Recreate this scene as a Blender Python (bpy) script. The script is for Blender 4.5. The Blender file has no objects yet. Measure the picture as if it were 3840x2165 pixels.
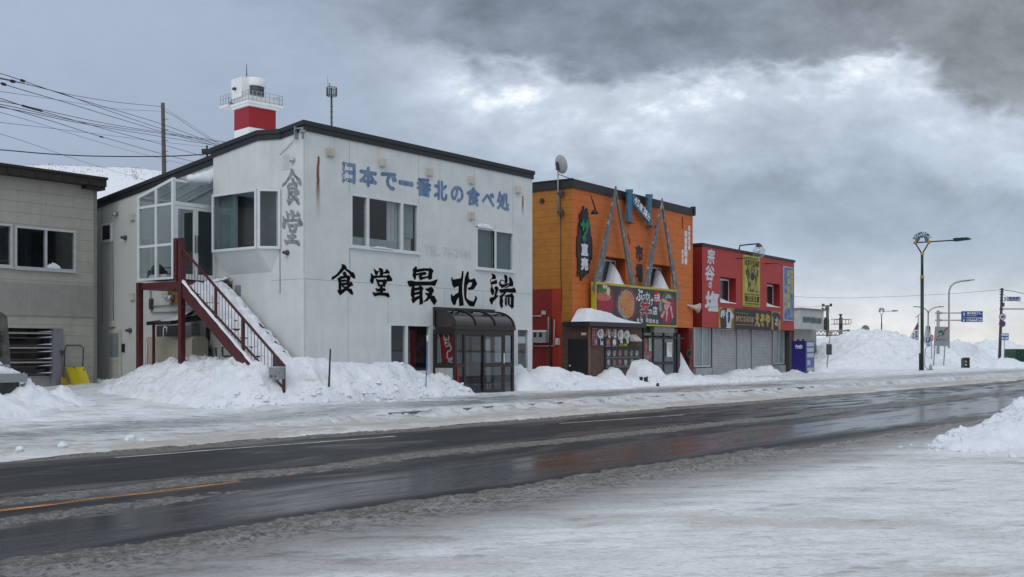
import bpy, math, random
import numpy as np
from mathutils import Vector, Matrix

# ---------------------------------------------------------------- camera, sky, sun, exposure
S = bpy.context.scene
COL = S.collection
F, CU, CV, H = 4000.0, 1920.0, 1310.0, 1.5          # focal length, principal column and horizon row of the 3840-wide photograph; eye height
cam_d = bpy.data.cameras.new('camera'); cam = bpy.data.objects.new('camera', cam_d); COL.objects.link(cam)
cam.location = (0, 0, H); cam.rotation_euler = (math.radians(90), 0, 0)
cam_d.sensor_width = 36; cam_d.lens = 36 * F / 3840; cam_d.shift_y = (CV - 1082.5) / 3840
cam_d.clip_start = 0.1; cam_d.clip_end = 8000
S.camera = cam
S.view_settings.view_transform = 'Standard'; S.view_settings.look = 'None'
S.view_settings.exposure = 0.08; S.view_settings.gamma = 1; S.view_settings.use_curve_mapping = False
S.cycles.max_bounces = 8; S.cycles.transparent_max_bounces = 12; S.cycles.diffuse_bounces = 3
S.cycles.caustics_reflective = False; S.cycles.caustics_refractive = False

class E:
    """a shader socket with arithmetic"""
    def __init__(s, nt, k): s.nt, s.k = nt, k
    def _m(s, op, *a, clamp=False):
        n = s.nt.nodes.new('ShaderNodeMath'); n.operation = op; n.use_clamp = clamp
        for i, x in enumerate((s,) + a):
            if isinstance(x, E): s.nt.links.new(x.k, n.inputs[i])
            else: n.inputs[i].default_value = x
        return E(s.nt, n.outputs[0])
    def __add__(s, o): return s._m('ADD', o)
    def __radd__(s, o): return s._m('ADD', o)
    def __sub__(s, o): return s._m('SUBTRACT', o)
    def __rsub__(s, o): return (s * -1) + o
    def __mul__(s, o): return s._m('MULTIPLY', o)
    def __rmul__(s, o): return s._m('MULTIPLY', o)
    def __truediv__(s, o): return s._m('DIVIDE', o)
    def pow(s, o): return s._m('POWER', o)
    def max(s, o): return s._m('MAXIMUM', o)
    def min(s, o): return s._m('MINIMUM', o)
    def abs(s): return s._m('ABSOLUTE')
    def frac(s): return s._m('FRACT')
    def sat(s): return s._m('ADD', 0.0, clamp=True)
    def sm(s, a, b, lo=0.0, hi=1.0):
        n = s.nt.nodes.new('ShaderNodeMapRange'); n.interpolation_type = 'SMOOTHSTEP'
        s.nt.links.new(s.k, n.inputs[0])
        if a > b: a, b, lo, hi = b, a, hi, lo
        for i, x in zip((1, 2, 3, 4), (a, b, lo, hi)): n.inputs[i].default_value = x
        return E(s.nt, n.outputs[0])
    def near(s, c, w): return (s - c).abs().sm(w, 0.0)

def xyz(nt, vec):
    n = nt.nodes.new('ShaderNodeSeparateXYZ'); nt.links.new(vec, n.inputs[0]); return [E(nt, o) for o in n.outputs]
def comb(nt, *a):
    n = nt.nodes.new('ShaderNodeCombineXYZ')
    for i, x in enumerate(a):
        if isinstance(x, E): nt.links.new(x.k, n.inputs[i])
        else: n.inputs[i].default_value = x
    return n.outputs[0]
def nz(nt, vec, scale=1, detail=4, rough=0.55, dist=0.0):
    n = nt.nodes.new('ShaderNodeTexNoise'); nt.links.new(vec, n.inputs['Vector'])
    n.inputs['Scale'].default_value = scale; n.inputs['Detail'].default_value = detail
    n.inputs['Roughness'].default_value = rough; n.inputs['Distortion'].default_value = dist
    return E(nt, n.outputs['Fac'])
def mixc(nt, f, a, b):
    n = nt.nodes.new('ShaderNodeMix'); n.data_type = 'RGBA'
    if isinstance(f, E): nt.links.new(f.k, n.inputs[0])
    else: n.inputs[0].default_value = f
    for i, x in ((6, a), (7, b)):
        if isinstance(x, (tuple, list)): n.inputs[i].default_value = (*x[:3], 1)
        else: nt.links.new(x, n.inputs[i])
    return n.outputs[2]

SUN_EL, SUN_AZ = math.radians(38), math.radians(200)      # azimuth from +Y clockwise: behind the camera, a little left
world = bpy.data.worlds.new('World'); S.world = world; world.use_nodes = True
def build_world():
    nt = world.node_tree; nt.nodes.clear()
    out = nt.nodes.new('ShaderNodeOutputWorld'); bg = nt.nodes.new('ShaderNodeBackground')
    nt.links.new(bg.outputs[0], out.inputs[0])
    sky = nt.nodes.new('ShaderNodeTexSky'); sky.sky_type = 'NISHITA'; sky.sun_disc = False
    sky.sun_elevation = SUN_EL; sky.sun_rotation = SUN_AZ
    tc = nt.nodes.new('ShaderNodeTexCoord'); d = tc.outputs['Generated']
    x, y, z = xyz(nt, d)
    zz = z.max(0.0)
    # cloud deck seen in perspective
    den = zz + 0.16
    cv = comb(nt, x / den, y / den, 0.0)
    n1 = nz(nt, cv, 1.15, 6, 0.55, 0.35)
    yq = y.max(0.15); pv = comb(nt, x / yq, z / yq * 1.7, 0.0)
    n2 = nz(nt, pv, 5.0, 9, 0.6, 0.2)
    n3 = nz(nt, pv, 9.5, 10, 0.62, 0.12)
    # angular position, wobbled so that cloud edges are ragged
    yy = y.max(0.15)
    p0 = x / yy; q0 = z / yy
    p = p0 + (n2 - 0.5) * 0.16 + (n3 - 0.5) * 0.10
    q = q0 + (n1 - 0.5) * 0.06 + (n3 - 0.5) * 0.09 + (n2 - 0.5) * 0.04
    front = y.sm(0.05, 0.5)
    def blob(pc, qc, rp, rq, soft=0.0):
        a = (p - pc) / rp; b = (q - qc) / rq
        return (a * a + b * b).sm(1.0, soft)
    def curve(e, pts):
        n = nt.nodes.new('ShaderNodeFloatCurve'); c = n.mapping.curves[0]
        nt.links.new(((e + 0.5)).sat().k, n.inputs['Value'])
        c.points[0].location = (0, pts[0][1]); c.points[1].location = (1, pts[-1][1])
        for a, b in pts[1:-1]: c.points.new(a + .5, b)
        n.mapping.update(); return E(nt, n.outputs[0])
    # lower edge of the heavy cloud bank, as height over azimuth
    qb = curve(p0 + (n2 - 0.5) * 0.05, [(-.5, .42), (-.24, .37), (-.13, .295), (-.0425, .268), (.02, .2625), (.0575, .2525), (.095, .244), (.145, .255), (.195, .262), (.245, .266), (.295, .268), (.345, .285), (.3825, .27), (.42, .24), (.5, .225)])
    bil = nz(nt, pv, 24, 8, .62, .1); bw_ = ((nz(nt, pv, 13, 5, .55) - .5).abs() * 5.0).min(1.0)
    q = q0 + (n3 - 0.5) * 0.060 + (bil - 0.5) * 0.026 + (bw_ - .45) * .020 + (n2 - 0.5) * 0.045
    dist = q - (qb - 0.011)
    soft = p0.sm(-.02, -.22)
    dark = dist.sm(-0.012, 0.026) * (1.0 - soft) + dist.sm(-.10, .06) * soft * .45
    tex = (n3 - 0.5) * 0.20 + (n2 - 0.5) * 0.14 + (bil - .5) * .09 - (bw_ - .45) * .03
    rim = dist.sm(-0.05, 0.0) * dist.sm(0.014, -0.004) * curve(p0, [(-.5, 0), (-.10, .05), (-.04, .75), (.02, 1), (.12, .85), (.17, .6), (.27, .95), (.33, .6), (.38, .35), (.5, .1)]) * (n3 * 1.3 + bil * .8 + n2 * .5 - 1.3).sm(-.08, .28)
    glow = dist.sm(-0.125, -0.01) * (1.0 - dark) * curve(p0, [(-.5, 0), (-.2, .1), (-.05, .75), (.1, 1), (.3, .95), (.4, .8), (.5, .5)])
    band = blob(.33, .125, .30, .045, .0) * .75 + blob(.12, .15, .25, .03) * .35
    low = q0.sm(0.115, -0.01)
    lum = 0.415 + tex * .75 + glow * (0.25 + tex * 1.5) + rim * 0.44 - dark * (0.145 + (0.5 - n3) * .30 - (n1 - .5) * .30) - band * (.055 + (.5 - n3) * .2)
    lum = lum + low * p0.sm(-0.1, 0.25) * (0.32 + (n3 - .5) * .8) + q0.sm(.12, .33) * p0.sm(-.05, -.45) * .05 - p0.sm(-.05, -.3) * tex * .45
    lum = lum + p0.sm(-.02, .2) * q0.sm(.21, .10) * .06
    lum = lum.max(0.15)
    # out of the frame: brighter thin cloud overhead and behind the camera
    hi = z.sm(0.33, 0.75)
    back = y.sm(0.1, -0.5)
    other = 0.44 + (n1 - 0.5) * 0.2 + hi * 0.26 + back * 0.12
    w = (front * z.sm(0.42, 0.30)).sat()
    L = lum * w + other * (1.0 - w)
    warm = (low * p0.sm(-0.15, 0.25) * 1.0 + dark * p0.sm(0.1, 0.5) * 0.5 + rim * 0.6 + glow * 0.3).sat()
    cool = mixc(nt, p0.sm(-0.5, 0.1), (0.84, 1.0, 1.30), (0.83, 1.0, 1.23))
    tint = mixc(nt, warm, cool, (1.01, 1.0, 0.97))
    # from straight overhead the overcast is near neutral
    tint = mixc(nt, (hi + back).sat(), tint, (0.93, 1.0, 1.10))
    mul = nt.nodes.new('ShaderNodeVectorMath'); mul.operation = 'SCALE'
    nt.links.new(tint, mul.inputs[0]); nt.links.new(L.k, mul.inputs['Scale'])
    sc = nt.nodes.new('ShaderNodeVectorMath'); sc.operation = 'SCALE'; nt.links.new(sky.outputs[0], sc.inputs[0]); sc.inputs['Scale'].default_value = 0.08
    # below the horizon: the clear-sky texture only
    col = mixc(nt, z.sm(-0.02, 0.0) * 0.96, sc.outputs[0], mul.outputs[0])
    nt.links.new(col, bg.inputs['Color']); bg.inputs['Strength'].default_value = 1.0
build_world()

sun_d = bpy.data.lights.new('sun', 'SUN'); sun = bpy.data.objects.new('sun', sun_d); COL.objects.link(sun)
sun_d.energy = 0.6; sun_d.angle = math.radians(25); sun_d.color = (1.0, 0.96, 0.9)
_sd = Vector((math.sin(SUN_AZ) * math.cos(SUN_EL), math.cos(SUN_AZ) * math.cos(SUN_EL), math.sin(SUN_EL)))
sun.rotation_euler = _sd.to_track_quat('Z', 'Y').to_euler()

# ---------------------------------------------------------------- measuring and modelling helpers
def ray(u, v): return Vector(((u - CU) / F, 1.0, (CV - v) / F))
def at(u, v, Y): r = ray(u, v); return Vector((r.x * Y, Y, H + r.z * Y))
def onground(u, v, z=0.0): return at(u, v, (H - z) * F / (v - CV))
def Z(x0, y0, sc): return lambda a, b: (x0 + a * sc, y0 + b * sc)
z1 = Z(0, 550, .6885); z2 = Z(480, 450, .689); z3 = Z(1180, 480, .3582); z4 = Z(1180, 950, .4132)
z5 = Z(1960, 550, .3443); z6 = Z(1960, 1020, .3443); z7 = Z(2560, 850, .4132); z8 = Z(3040, 800, .4477)

class Frame:
    def __init__(s, x, y, dx, dy, z=0.0):
        l = math.hypot(dx, dy); s.a = math.atan2(dy, dx); s.c, s.s = dx / l, dy / l; s.o = Vector((x, y, z))
    def loc(s, w):
        w = w - s.o; return Vector((w.x * s.c + w.y * s.s, -w.x * s.s + w.y * s.c, w.z))
    def wld(s, x, y, z=0.0): return s.o + Vector((x * s.c - y * s.s, x * s.s + y * s.c, z))
    def cut(s, u, v, ax, val):
        o = s.loc(Vector((0, 0, H))); q = s.loc(ray(u, v) + s.o)
        k = (val - o[ax]) / q[ax]; return o + q * k
    def f(s, uv, y=0.0):                   # point on a plane parallel to the facade -> (x, z)
        p = s.cut(uv[0], uv[1], 1, y); return p.x, p.z
    def sd(s, uv, x=0.0):                  # point on a plane parallel to the side wall -> (y, z)
        p = s.cut(uv[0], uv[1], 0, x); return p.y, p.z

_tc = {}
def glyphs(s):
    if s not in _tc:
        cu = bpy.data.curves.new('t', 'FONT'); cu.body = s; cu.size = 1; cu.resolution_u = 3
        o = bpy.data.objects.new('t', cu); COL.objects.link(o)
        m = bpy.data.meshes.new_from_object(o.evaluated_get(bpy.context.evaluated_depsgraph_get()))
        vs = [(v.co.x, v.co.y) for v in m.vertices]; fs = [tuple(p.vertices) for p in m.polygons]
        bpy.data.objects.remove(o); bpy.data.curves.remove(cu); bpy.data.meshes.remove(m)
        if not vs: vs = [(0, 0)]
        xs = [a for a, b in vs]; ys = [b for a, b in vs]
        _tc[s] = (vs, fs, min(xs), max(xs), min(ys), max(ys))
    return _tc[s]

class MB:
    def __init__(s): s.v = []; s.f = []; s.mi = []; s.m = 0; s.sm = False; s.smf = []
    def face(s, *ix): s.f.append(ix); s.mi.append(s.m); s.smf.append(s.sm)
    def add(s, pts): i = len(s.v); s.v += [tuple(p) for p in pts]; return i
    def quad(s, a, b, c, d): i = s.add((a, b, c, d)); s.face(i, i + 1, i + 2, i + 3); return s
    def ngon(s, pts): i = s.add(pts); s.face(*range(i, i + len(pts))); return s
    def box(s, x0, x1, y0, y1, z0, z1):
        x0, x1 = sorted((x0, x1)); y0, y1 = sorted((y0, y1)); z0, z1 = sorted((z0, z1))
        i = s.add([(x, y, z) for z in (z0, z1) for y in (y0, y1) for x in (x0, x1)])
        for q in ((0, 2, 3, 1), (4, 5, 7, 6), (0, 1, 5, 4), (2, 6, 7, 3), (0, 4, 6, 2), (1, 3, 7, 5)): s.face(*[i + k for k in q])
        return s
    def bar(s, a, b, w, h=None, up=(0, 0, 1)):       # square bar between two points
        a, b = Vector(a), Vector(b); h = h or w; t = (b - a).normalized(); r = t.cross(Vector(up))
        if r.length < 1e-4: r = t.cross(Vector((0, 1, 0)))
        r.normalize(); n = r.cross(t)
        i = s.add([p + r * (sx * w / 2) + n * (sy * h / 2) for p in (a, b) for sx, sy in ((-1, -1), (1, -1), (1, 1), (-1, 1))])
        for q in ((0, 1, 2, 3), (7, 6, 5, 4), (0, 4, 5, 1), (1, 5, 6, 2), (2, 6, 7, 3), (3, 7, 4, 0)): s.face(*[i + k for k in q])
        return s
    def tube(s, pts, r, n=8, cap=True):
        pts = [Vector(p) for p in pts]; rs = r if isinstance(r, (list, tuple)) else [r] * len(pts)
        k0 = s.sm; s.sm = True; rings = []; ref = None
        for i, p in enumerate(pts):
            t = (pts[min(i + 1, len(pts) - 1)] - pts[max(i - 1, 0)]).normalized()
            if ref is None:
                ref = t.cross(Vector((0, 0, 1)))
                if ref.length < .05: ref = t.cross(Vector((0, 1, 0)))
            a = (ref - t * ref.dot(t)).normalized(); ref = a; b = t.cross(a)
            rings.append(s.add([p + (a * math.cos(2 * math.pi * j / n) + b * math.sin(2 * math.pi * j / n)) * rs[i] for j in range(n)]))
        for A, B in zip(rings, rings[1:]):
            for j in range(n): s.face(A + j, A + (j + 1) % n, B + (j + 1) % n, B + j)
        s.sm = False
        if cap: s.face(*[rings[0] + j for j in reversed(range(n))]); s.face(*[rings[-1] + j for j in range(n)])
        s.sm = k0; return s
    def lathe(s, c, prof, n=20, axis='z'):           # prof: (radius, height) pairs
        k0 = s.sm; s.sm = True; c = Vector(c); rings = []
        for r, h in prof:
            q = []
            for j in range(n):
                a = 2 * math.pi * j / n; e = (math.cos(a) * r, math.sin(a) * r, h)
                if axis == 'y': e = (e[0], -h, e[1])
                if axis == 'x': e = (h, e[0], e[1])
                q.append(c + Vector(e))
            rings.append(s.add(q))
        for A, B in zip(rings, rings[1:]):
            for j in range(n): s.face(A + j, A + (j + 1) % n, B + (j + 1) % n, B + j)
        s.sm = k0; return s
    def disc(s, c, r, t, n=24, axis='y'): return s.lathe(c, [(0.0001, 0), (r, 0), (r, t), (0.0001, t)], n, axis)
    def prism(s, poly, y0, y1):                       # (x, z) outline given a thickness along y
        n = len(poly); i = s.add([(a, y0, b) for a, b in poly] + [(a, y1, b) for a, b in poly])
        s.face(*range(i, i + n)); s.face(*[i + n + k for k in reversed(range(n))])
        for k in range(n): s.face(i + k, i + n + k, i + n + (k + 1) % n, i + (k + 1) % n)
        return s
    def prismx(s, poly, x0, x1):                      # (y, z) outline given a thickness along x
        n = len(poly); i = s.add([(x0, a, b) for a, b in poly] + [(x1, a, b) for a, b in poly])
        s.face(*range(i, i + n)); s.face(*[i + n + k for k in reversed(range(n))])
        for k in range(n): s.face(i + k, i + n + k, i + n + (k + 1) % n, i + (k + 1) % n)
        return s
    def wall(s, x0, x1, z0, z1, holes=(), y=0.0):     # upright sheet with rectangular openings
        xs = sorted({x0, x1, *[h[0] for h in holes], *[h[1] for h in holes]}); zs = sorted({z0, z1, *[h[2] for h in holes], *[h[3] for h in holes]})
        for xa, xb in zip(xs, xs[1:]):
            for za, zb in zip(zs, zs[1:]):
                cx, cz = (xa + xb) / 2, (za + zb) / 2
                if any(h[0] < cx < h[1] and h[2] < cz < h[3] for h in holes): continue
                s.quad((xa, y, za), (xb, y, za), (xb, y, zb), (xa, y, zb))
        return s
    def sweep(s, path, ztop, out, h, inn=0.05, closed=False):   # rectangular band along a plan outline
        n = len(path); P = [Vector((a, b)) for a, b in path]; rows = []
        for i, p in enumerate(P):
            ns = []
            for j, k in ((i - 1, i), (i, i + 1)):
                if closed: j %= n; k %= n
                if 0 <= j and k < n: d = (P[k] - P[j]).normalized(); ns.append(Vector((d.y, -d.x)))
            m = sum(ns, Vector((0, 0))).normalized(); m = m / max(.35, m.dot(ns[0]))
            a, b = p + m * out, p - m * inn; z = ztop(p.x, p.y)
            rows.append(s.add([(a.x, a.y, z), (a.x, a.y, z - h), (b.x, b.y, z - h), (b.x, b.y, z)]))
        for A, B in list(zip(rows, rows[1:])) + ([(rows[-1], rows[0])] if closed else []):
            for j in range(4): s.face(A + j, A + (j + 1) % 4, B + (j + 1) % 4, B + j)
        if not closed: s.face(*[rows[0] + j for j in range(4)]); s.face(*[rows[-1] + j for j in reversed(range(4))])
        return s
    def text(s, t, x0, x1, za, zb, y, bold=0.0, shear=0.0, plane='y', dz=0.0):   # lettering fitted to a box, bold = outline growth in metres; dz = drop of the right end
        vs, fs, a0, a1, b0, b1 = glyphs(t)
        kx = (x1 - x0) / max(a1 - a0, 1e-6); kz = (zb - za) / max(b1 - b0, 1e-6)
        sh = [(0, 0)] if not bold else [(0, 0), (bold, 0), (-bold, 0), (0, bold), (0, -bold), (bold * .7, bold * .7), (-bold * .7, -bold * .7)]
        for k, (ox, oz) in enumerate(sh):
            q = []
            for a, b in vs:
                fx = (a - a0) * kx; fz = (b - b0) * kz
                X = x0 + fx + ox + shear * fz; W = za + fz + oz + dz * fx / max(x1 - x0, 1e-6)
                q.append((X, y - k * .0006, W) if plane == 'y' else (y + (-k * .0006), X, W))
            i = s.add(q)
            for f in fs: s.face(*[i + e for e in f])
        return s
    def column(s, t, x0, x1, ztop, zbot, y, bold=0.0, gap=.12):   # vertical lettering, one character under another
        n = len(t); st = (ztop - zbot) / n
        for i, ch in enumerate(t):
            s.text(ch, x0, x1, ztop - (i + 1) * st + st * gap / 2, ztop - i * st - st * gap / 2, y, bold)
        return s
    def build(s, name, mats, parent=None, **kw):
        me = bpy.data.meshes.new(name); me.from_pydata(s.v, [], s.f)
        if not isinstance(mats, (list, tuple)): mats = [mats]
        for m in mats: me.materials.append(m)
        me.polygons.foreach_set('material_index', s.mi); me.polygons.foreach_set('use_smooth', s.smf); me.update()
        o = bpy.data.objects.new(name, me); COL.objects.link(o)
        if parent: o.parent = parent
        for k, v in kw.items(): o[k] = v
        return o

def thing(name, label, cat, loc=(0, 0, 0), rot=0.0, group=None):
    o = bpy.data.objects.new(name, None); COL.objects.link(o); o.empty_display_size = .2
    o.location = loc; o.rotation_euler = (0, 0, rot); o['label'] = label; o['category'] = cat
    if group: o['group'] = group
    return o
def tag(o, label, cat, group=None):
    o['label'] = label; o['category'] = cat
    if group: o['group'] = group
    return o
def place(o, fr): o.location = fr.o; o.rotation_euler = (0, 0, fr.a); return o

# 2-D noise for height fields
def _hash(ix, iy, seed):
    h = (ix.astype(np.int64) * 374761393 + iy.astype(np.int64) * 668265263 + seed * 1442695041) & 0x7fffffff
    h = ((h ^ (h >> 13)) * 1274126177) & 0x7fffffff; h = h ^ (h >> 16)
    return (h & 0xffff) / 65535.0
def vnoise(x, y, seed=0):
    ix, iy = np.floor(x), np.floor(y); fx, fy = x - ix, y - iy
    fx = fx * fx * fx * (fx * (fx * 6 - 15) + 10); fy = fy * fy * fy * (fy * (fy * 6 - 15) + 10)
    a, b, c, d = _hash(ix, iy, seed), _hash(ix + 1, iy, seed), _hash(ix, iy + 1, seed), _hash(ix + 1, iy + 1, seed)
    return (a * (1 - fx) + b * fx) * (1 - fy) + (c * (1 - fx) + d * fx) * fy
def fbm(x, y, oct=5, seed=0, gain=.5):
    s = 0.0; a = 1.0; t = 0.0
    c, sn = math.cos(.6), math.sin(.6)
    for i in range(oct):
        s = s + a * vnoise(x, y, seed + i * 17); t += a; a *= gain
        x, y = (x * c - y * sn) * 2.03 + 7.1, (x * sn + y * c) * 2.03 + 3.7
    return s / t
def ridged(x, y, oct=4, seed=0):
    s = 0.0; a = 1.0; t = 0.0
    for i in range(oct):
        s = s + a * (1 - np.abs(vnoise(x, y, seed + i * 31) * 2 - 1)); t += a; a *= .5; x, y = x * 2.1 + 5.3, y * 2.1 + 1.7
    return s / t
def sstep(x, a, b):
    t = np.clip((x - a) / (b - a), 0, 1); return t * t * (3 - 2 * t)
def field(name, mat, xs, ys, fn, fr=None, parent=None, jitter=0.0):
    X, Y = np.meshgrid(xs, ys); Zv = fn(X, Y); nx, ny = len(xs), len(ys)
    me = bpy.data.meshes.new(name); co = np.stack([X, Y, Zv], -1).reshape(-1, 3)
    i = np.arange(nx * ny).reshape(ny, nx); q = np.stack([i[:-1, :-1], i[:-1, 1:], i[1:, 1:], i[1:, :-1]], -1).reshape(-1, 4)
    me.vertices.add(len(co)); me.vertices.foreach_set('co', co.ravel().astype(np.float32))
    me.loops.add(q.size); me.loops.foreach_set('vertex_index', q.ravel().astype(np.int32))
    me.polygons.add(len(q)); me.polygons.foreach_set('loop_start', np.arange(0, q.size, 4, dtype=np.int32))
    me.polygons.foreach_set('use_smooth', np.ones(len(q), dtype=bool)); me.update(calc_edges=True); me.validate()
    me.materials.append(mat); o = bpy.data.objects.new(name, me); COL.objects.link(o)
    if fr: place(o, fr)
    if parent: o.parent = parent
    return o

# ---------------------------------------------------------------- materials
def newmat(name):
    m = bpy.data.materials.new(name); m.use_nodes = True; nt = m.node_tree
    b = nt.nodes['Principled BSDF']; return m, nt, b
def bump(nt, b, h, strength=.3, dist=.02):
    n = nt.nodes.new('ShaderNodeBump'); n.inputs['Strength'].default_value = strength; n.inputs['Distance'].default_value = dist
    nt.links.new(h.k if isinstance(h, E) else h, n.inputs['Height']); nt.links.new(n.outputs[0], b.inputs['Normal'])
def objco(nt): return nt.nodes.new('ShaderNodeTexCoord').outputs['Object']
def mat(name, col, rough=.5, var=.12, scale=6.0, metal=0.0, bmp=0.0, spec=None, dirt=None, streak=0.0):
    """painted or bare surface: base colour broken by fine mottling, optional grime and vertical run-off streaks"""
    m, nt, b = newmat(name); co = objco(nt); x, y, z = xyz(nt, co)
    n = nz(nt, co, scale, 6, .6)
    c = mixc(nt, n.sm(.25, .75), tuple(k * (1 - var) for k in col), tuple(min(1, k * (1 + var)) for k in col))
    if streak:
        st = nz(nt, comb(nt, x * 9, y * 9, z * .5), 1.0, 5, .6).sm(.5, .78) * streak
        c = mixc(nt, st, c, tuple(k * .55 for k in col))
    if dirt:
        dn = nz(nt, co, scale * .35, 7, .7).sm(.52, .72) * .75
        c = mixc(nt, dn, c, dirt)
    nt.links.new(c, b.inputs['Base Color']); b.inputs['Metallic'].default_value = metal
    r = n * .2 + (rough - .1); nt.links.new(r.k, b.inputs['Roughness'])
    if spec is not None: b.inputs['Specular IOR Level'].default_value = spec
    if bmp: bump(nt, b, nz(nt, co, scale * 4, 5, .6), bmp, .01)
    return m
def glassmat(name, tint=(.75, .8, .82), refl=1.0, rough=.01, base=.0):
    m, nt, b = newmat(name); nt.nodes.remove(b); out = nt.nodes['Material Output']
    tr = nt.nodes.new('ShaderNodeBsdfTransparent'); tr.inputs[0].default_value = (*tint, 1)
    gl = nt.nodes.new('ShaderNodeBsdfGlossy'); gl.inputs['Roughness'].default_value = rough; gl.inputs[0].default_value = (.95, .97, 1, 1)
    fr = nt.nodes.new('ShaderNodeFresnel'); ge = nt.nodes.new('ShaderNodeNewGeometry'); ior = E(nt, ge.outputs['Backfacing']) * (1 / 1.5 - 1.5) + 1.5; nt.links.new(ior.k, fr.inputs[0])
    f = (E(nt, fr.outputs[0]) * refl + base + nz(nt, objco(nt), .7, 2) * .01).sat()
    mx = nt.nodes.new('ShaderNodeMixShader'); nt.links.new(f.k, mx.inputs[0]); nt.links.new(tr.outputs[0], mx.inputs[1]); nt.links.new(gl.outputs[0], mx.inputs[2])
    nt.links.new(mx.outputs[0], out.inputs[0]); return m
def boardmat(name, col, row=.3, gap=.012, joint=None, var=.1, rough=.55, dark=.45, off=0.0, dirt=None, dirt_amt=.5, ax=0, grain=0.0):
    """horizontal boarding: dark shadow gap every row, joints along the boards, each board a slightly different shade"""
    m, nt, b = newmat(name); co = objco(nt); X = xyz(nt, co); x, z = X[ax], X[2]
    r = (z + off) / row; fr_ = r.frac(); idx = r._m('FLOOR')
    line = fr_.sm(gap / row, 0.0).max(fr_.sm(1 - gap / row * .6, 1.0))
    sh = nz(nt, comb(nt, idx * 7.31, idx * 3.7, 0.0), 1.0, 0)
    n = nz(nt, co, 3.0, 7, .65)
    c = mixc(nt, n.sm(.25, .75), tuple(k * (1 - var) for k in col), tuple(min(1, k * (1 + var)) for k in col))
    c = mixc(nt, sh * .35, c, tuple(k * .8 for k in col))
    st = nz(nt, comb(nt, X[0] * 7, X[1] * 7, z * .6), 1.0, 6, .6).sm(.48, .8) * .35
    c = mixc(nt, st, c, tuple(k * .62 for k in col))
    if dirt: c = mixc(nt, nz(nt, co, .9, 7, .7).sm(.5, .75) * dirt_amt, c, dirt)
    if joint:
        jf = ((x + idx * joint * .0) / joint).frac(); line = line.max(jf.sm(gap / joint, 0.0))
    c = mixc(nt, line * .85, c, tuple(k * dark for k in col))
    nt.links.new(c, b.inputs['Base Color']); b.inputs['Roughness'].default_value = rough
    g = nz(nt, comb(nt, X[0] * 2, X[1] * 2, z * 30), 1.0, 5, .6) * grain
    bump(nt, b, (1.0 - line) + g, .6, .012); return m
# ---------------------------------------------------------------- ground, road, snow
RF = Frame(0, 0, .645, .764)            # road frame: local x runs along the road, local y away from the camera across it
def snowmat(name, dirty=0.0, bmp=.5, fine=26.0):
    m, nt, b = newmat(name); co = objco(nt); x, y, z = xyz(nt, co)
    n = nz(nt, co, 2.2, 7, .62); f = nz(nt, co, fine, 5, .65)
    c = mixc(nt, n.sm(.3, .7), (.74, .79, .86), (.86, .89, .93))
    if dirty:
        d = nz(nt, comb(nt, x * .6, y * 1.1, z * 2.5), 1.6, 7, .68).sm(.54, .74) * dirty
        c = mixc(nt, d, c, (.42, .41, .39))
    nt.links.new(c, b.inputs['Base Color']); b.inputs['Roughness'].default_value = .62
    b.inputs['Specular IOR Level'].default_value = .3
    bump(nt, b, n * .5 + f * .5 + nz(nt, co, fine * .35, 4, .6) * .6, bmp, .05); return m
SNOW = snowmat('snow', .18, .75); SNOWD = snowmat('plowed_snow', .6, .95)

def build_asphalt():
    m, nt, b = newmat('wet_asphalt'); co = objco(nt); x, y, z = xyz(nt, co)
    lo = nz(nt, comb(nt, x * .10, y * .9, 0.0), 1.0, 5, .6)           # long streaks along the lanes
    md = nz(nt, comb(nt, x * .45, y * 2.6, 0.0), 1.0, 7, .65, .4)
    gr = nz(nt, co, 55, 4, .7); pat = nz(nt, comb(nt, x * .3, y * .8, 3.0), 1.2, 6, .6, .6)
    yw = y + (lo - .5) * .8 + (md - .5) * .35
    brk = nz(nt, comb(nt, x * .35, y * 3.2, 5.0), 1.0, 6, .65, .3)
    water = yw.sm(7.6, 8.1) * yw.sm(9.75, 9.2) * (brk.sm(.36, .54) * .60 + .40)   # wet near wheel path, broken puddles
    water2 = yw.near(11.6, .9) * (lo.sm(.4, .6) * .8 + .1) * x.sm(20, 40)
    wet = (water + water2 + pat.sm(.56, .66) * .35 + x.sm(15, 32) * md.sm(.40, .56) * 1.0).sat()
    dry = mixc(nt, md.sm(.3, .72), (.016, .017, .018), (.038, .039, .041)); dry = mixc(nt, pat.sm(.50, .60) * lo.sm(.35, .6) * .8, dry, (.066, .066, .066))
    dry = mixc(nt, gr.sm(.5, .8) * .35, dry, (.085, .085, .087))
    c = mixc(nt, wet * .85, dry, (.010, .011, .012))
    # thin slush film and salt dried in bands
    film = (y.near(10.75, .75) * md.sm(.40, .60) * .9 + y.near(14.2, .7) * md.sm(.35, .6) + y.near(7.1, .45) * .8 + y.near(9.0, .6) * md.sm(.5, .65) * x.sm(9, 2) + y.near(12.9, .5) * md.sm(.58, .7) * .25).sat()
    c = mixc(nt, film * gr.sm(.3, .6) * .8, c, (.30, .285, .26))
    nt.links.new(c, b.inputs['Base Color'])
    r = (.42 - wet * .29) + gr * .05 + md * .06 + film * .3
    nt.links.new(r.sat().k, b.inputs['Roughness']); sp = wet * (x.sm(10, 30) * .28 + .32) + .06; nt.links.new(sp.k, b.inputs['Specular IOR Level'])
    bump(nt, b, gr * (1.0 - wet * .95) + film * gr * 1.5, .35, .006); return m
ASPH = build_asphalt()

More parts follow.
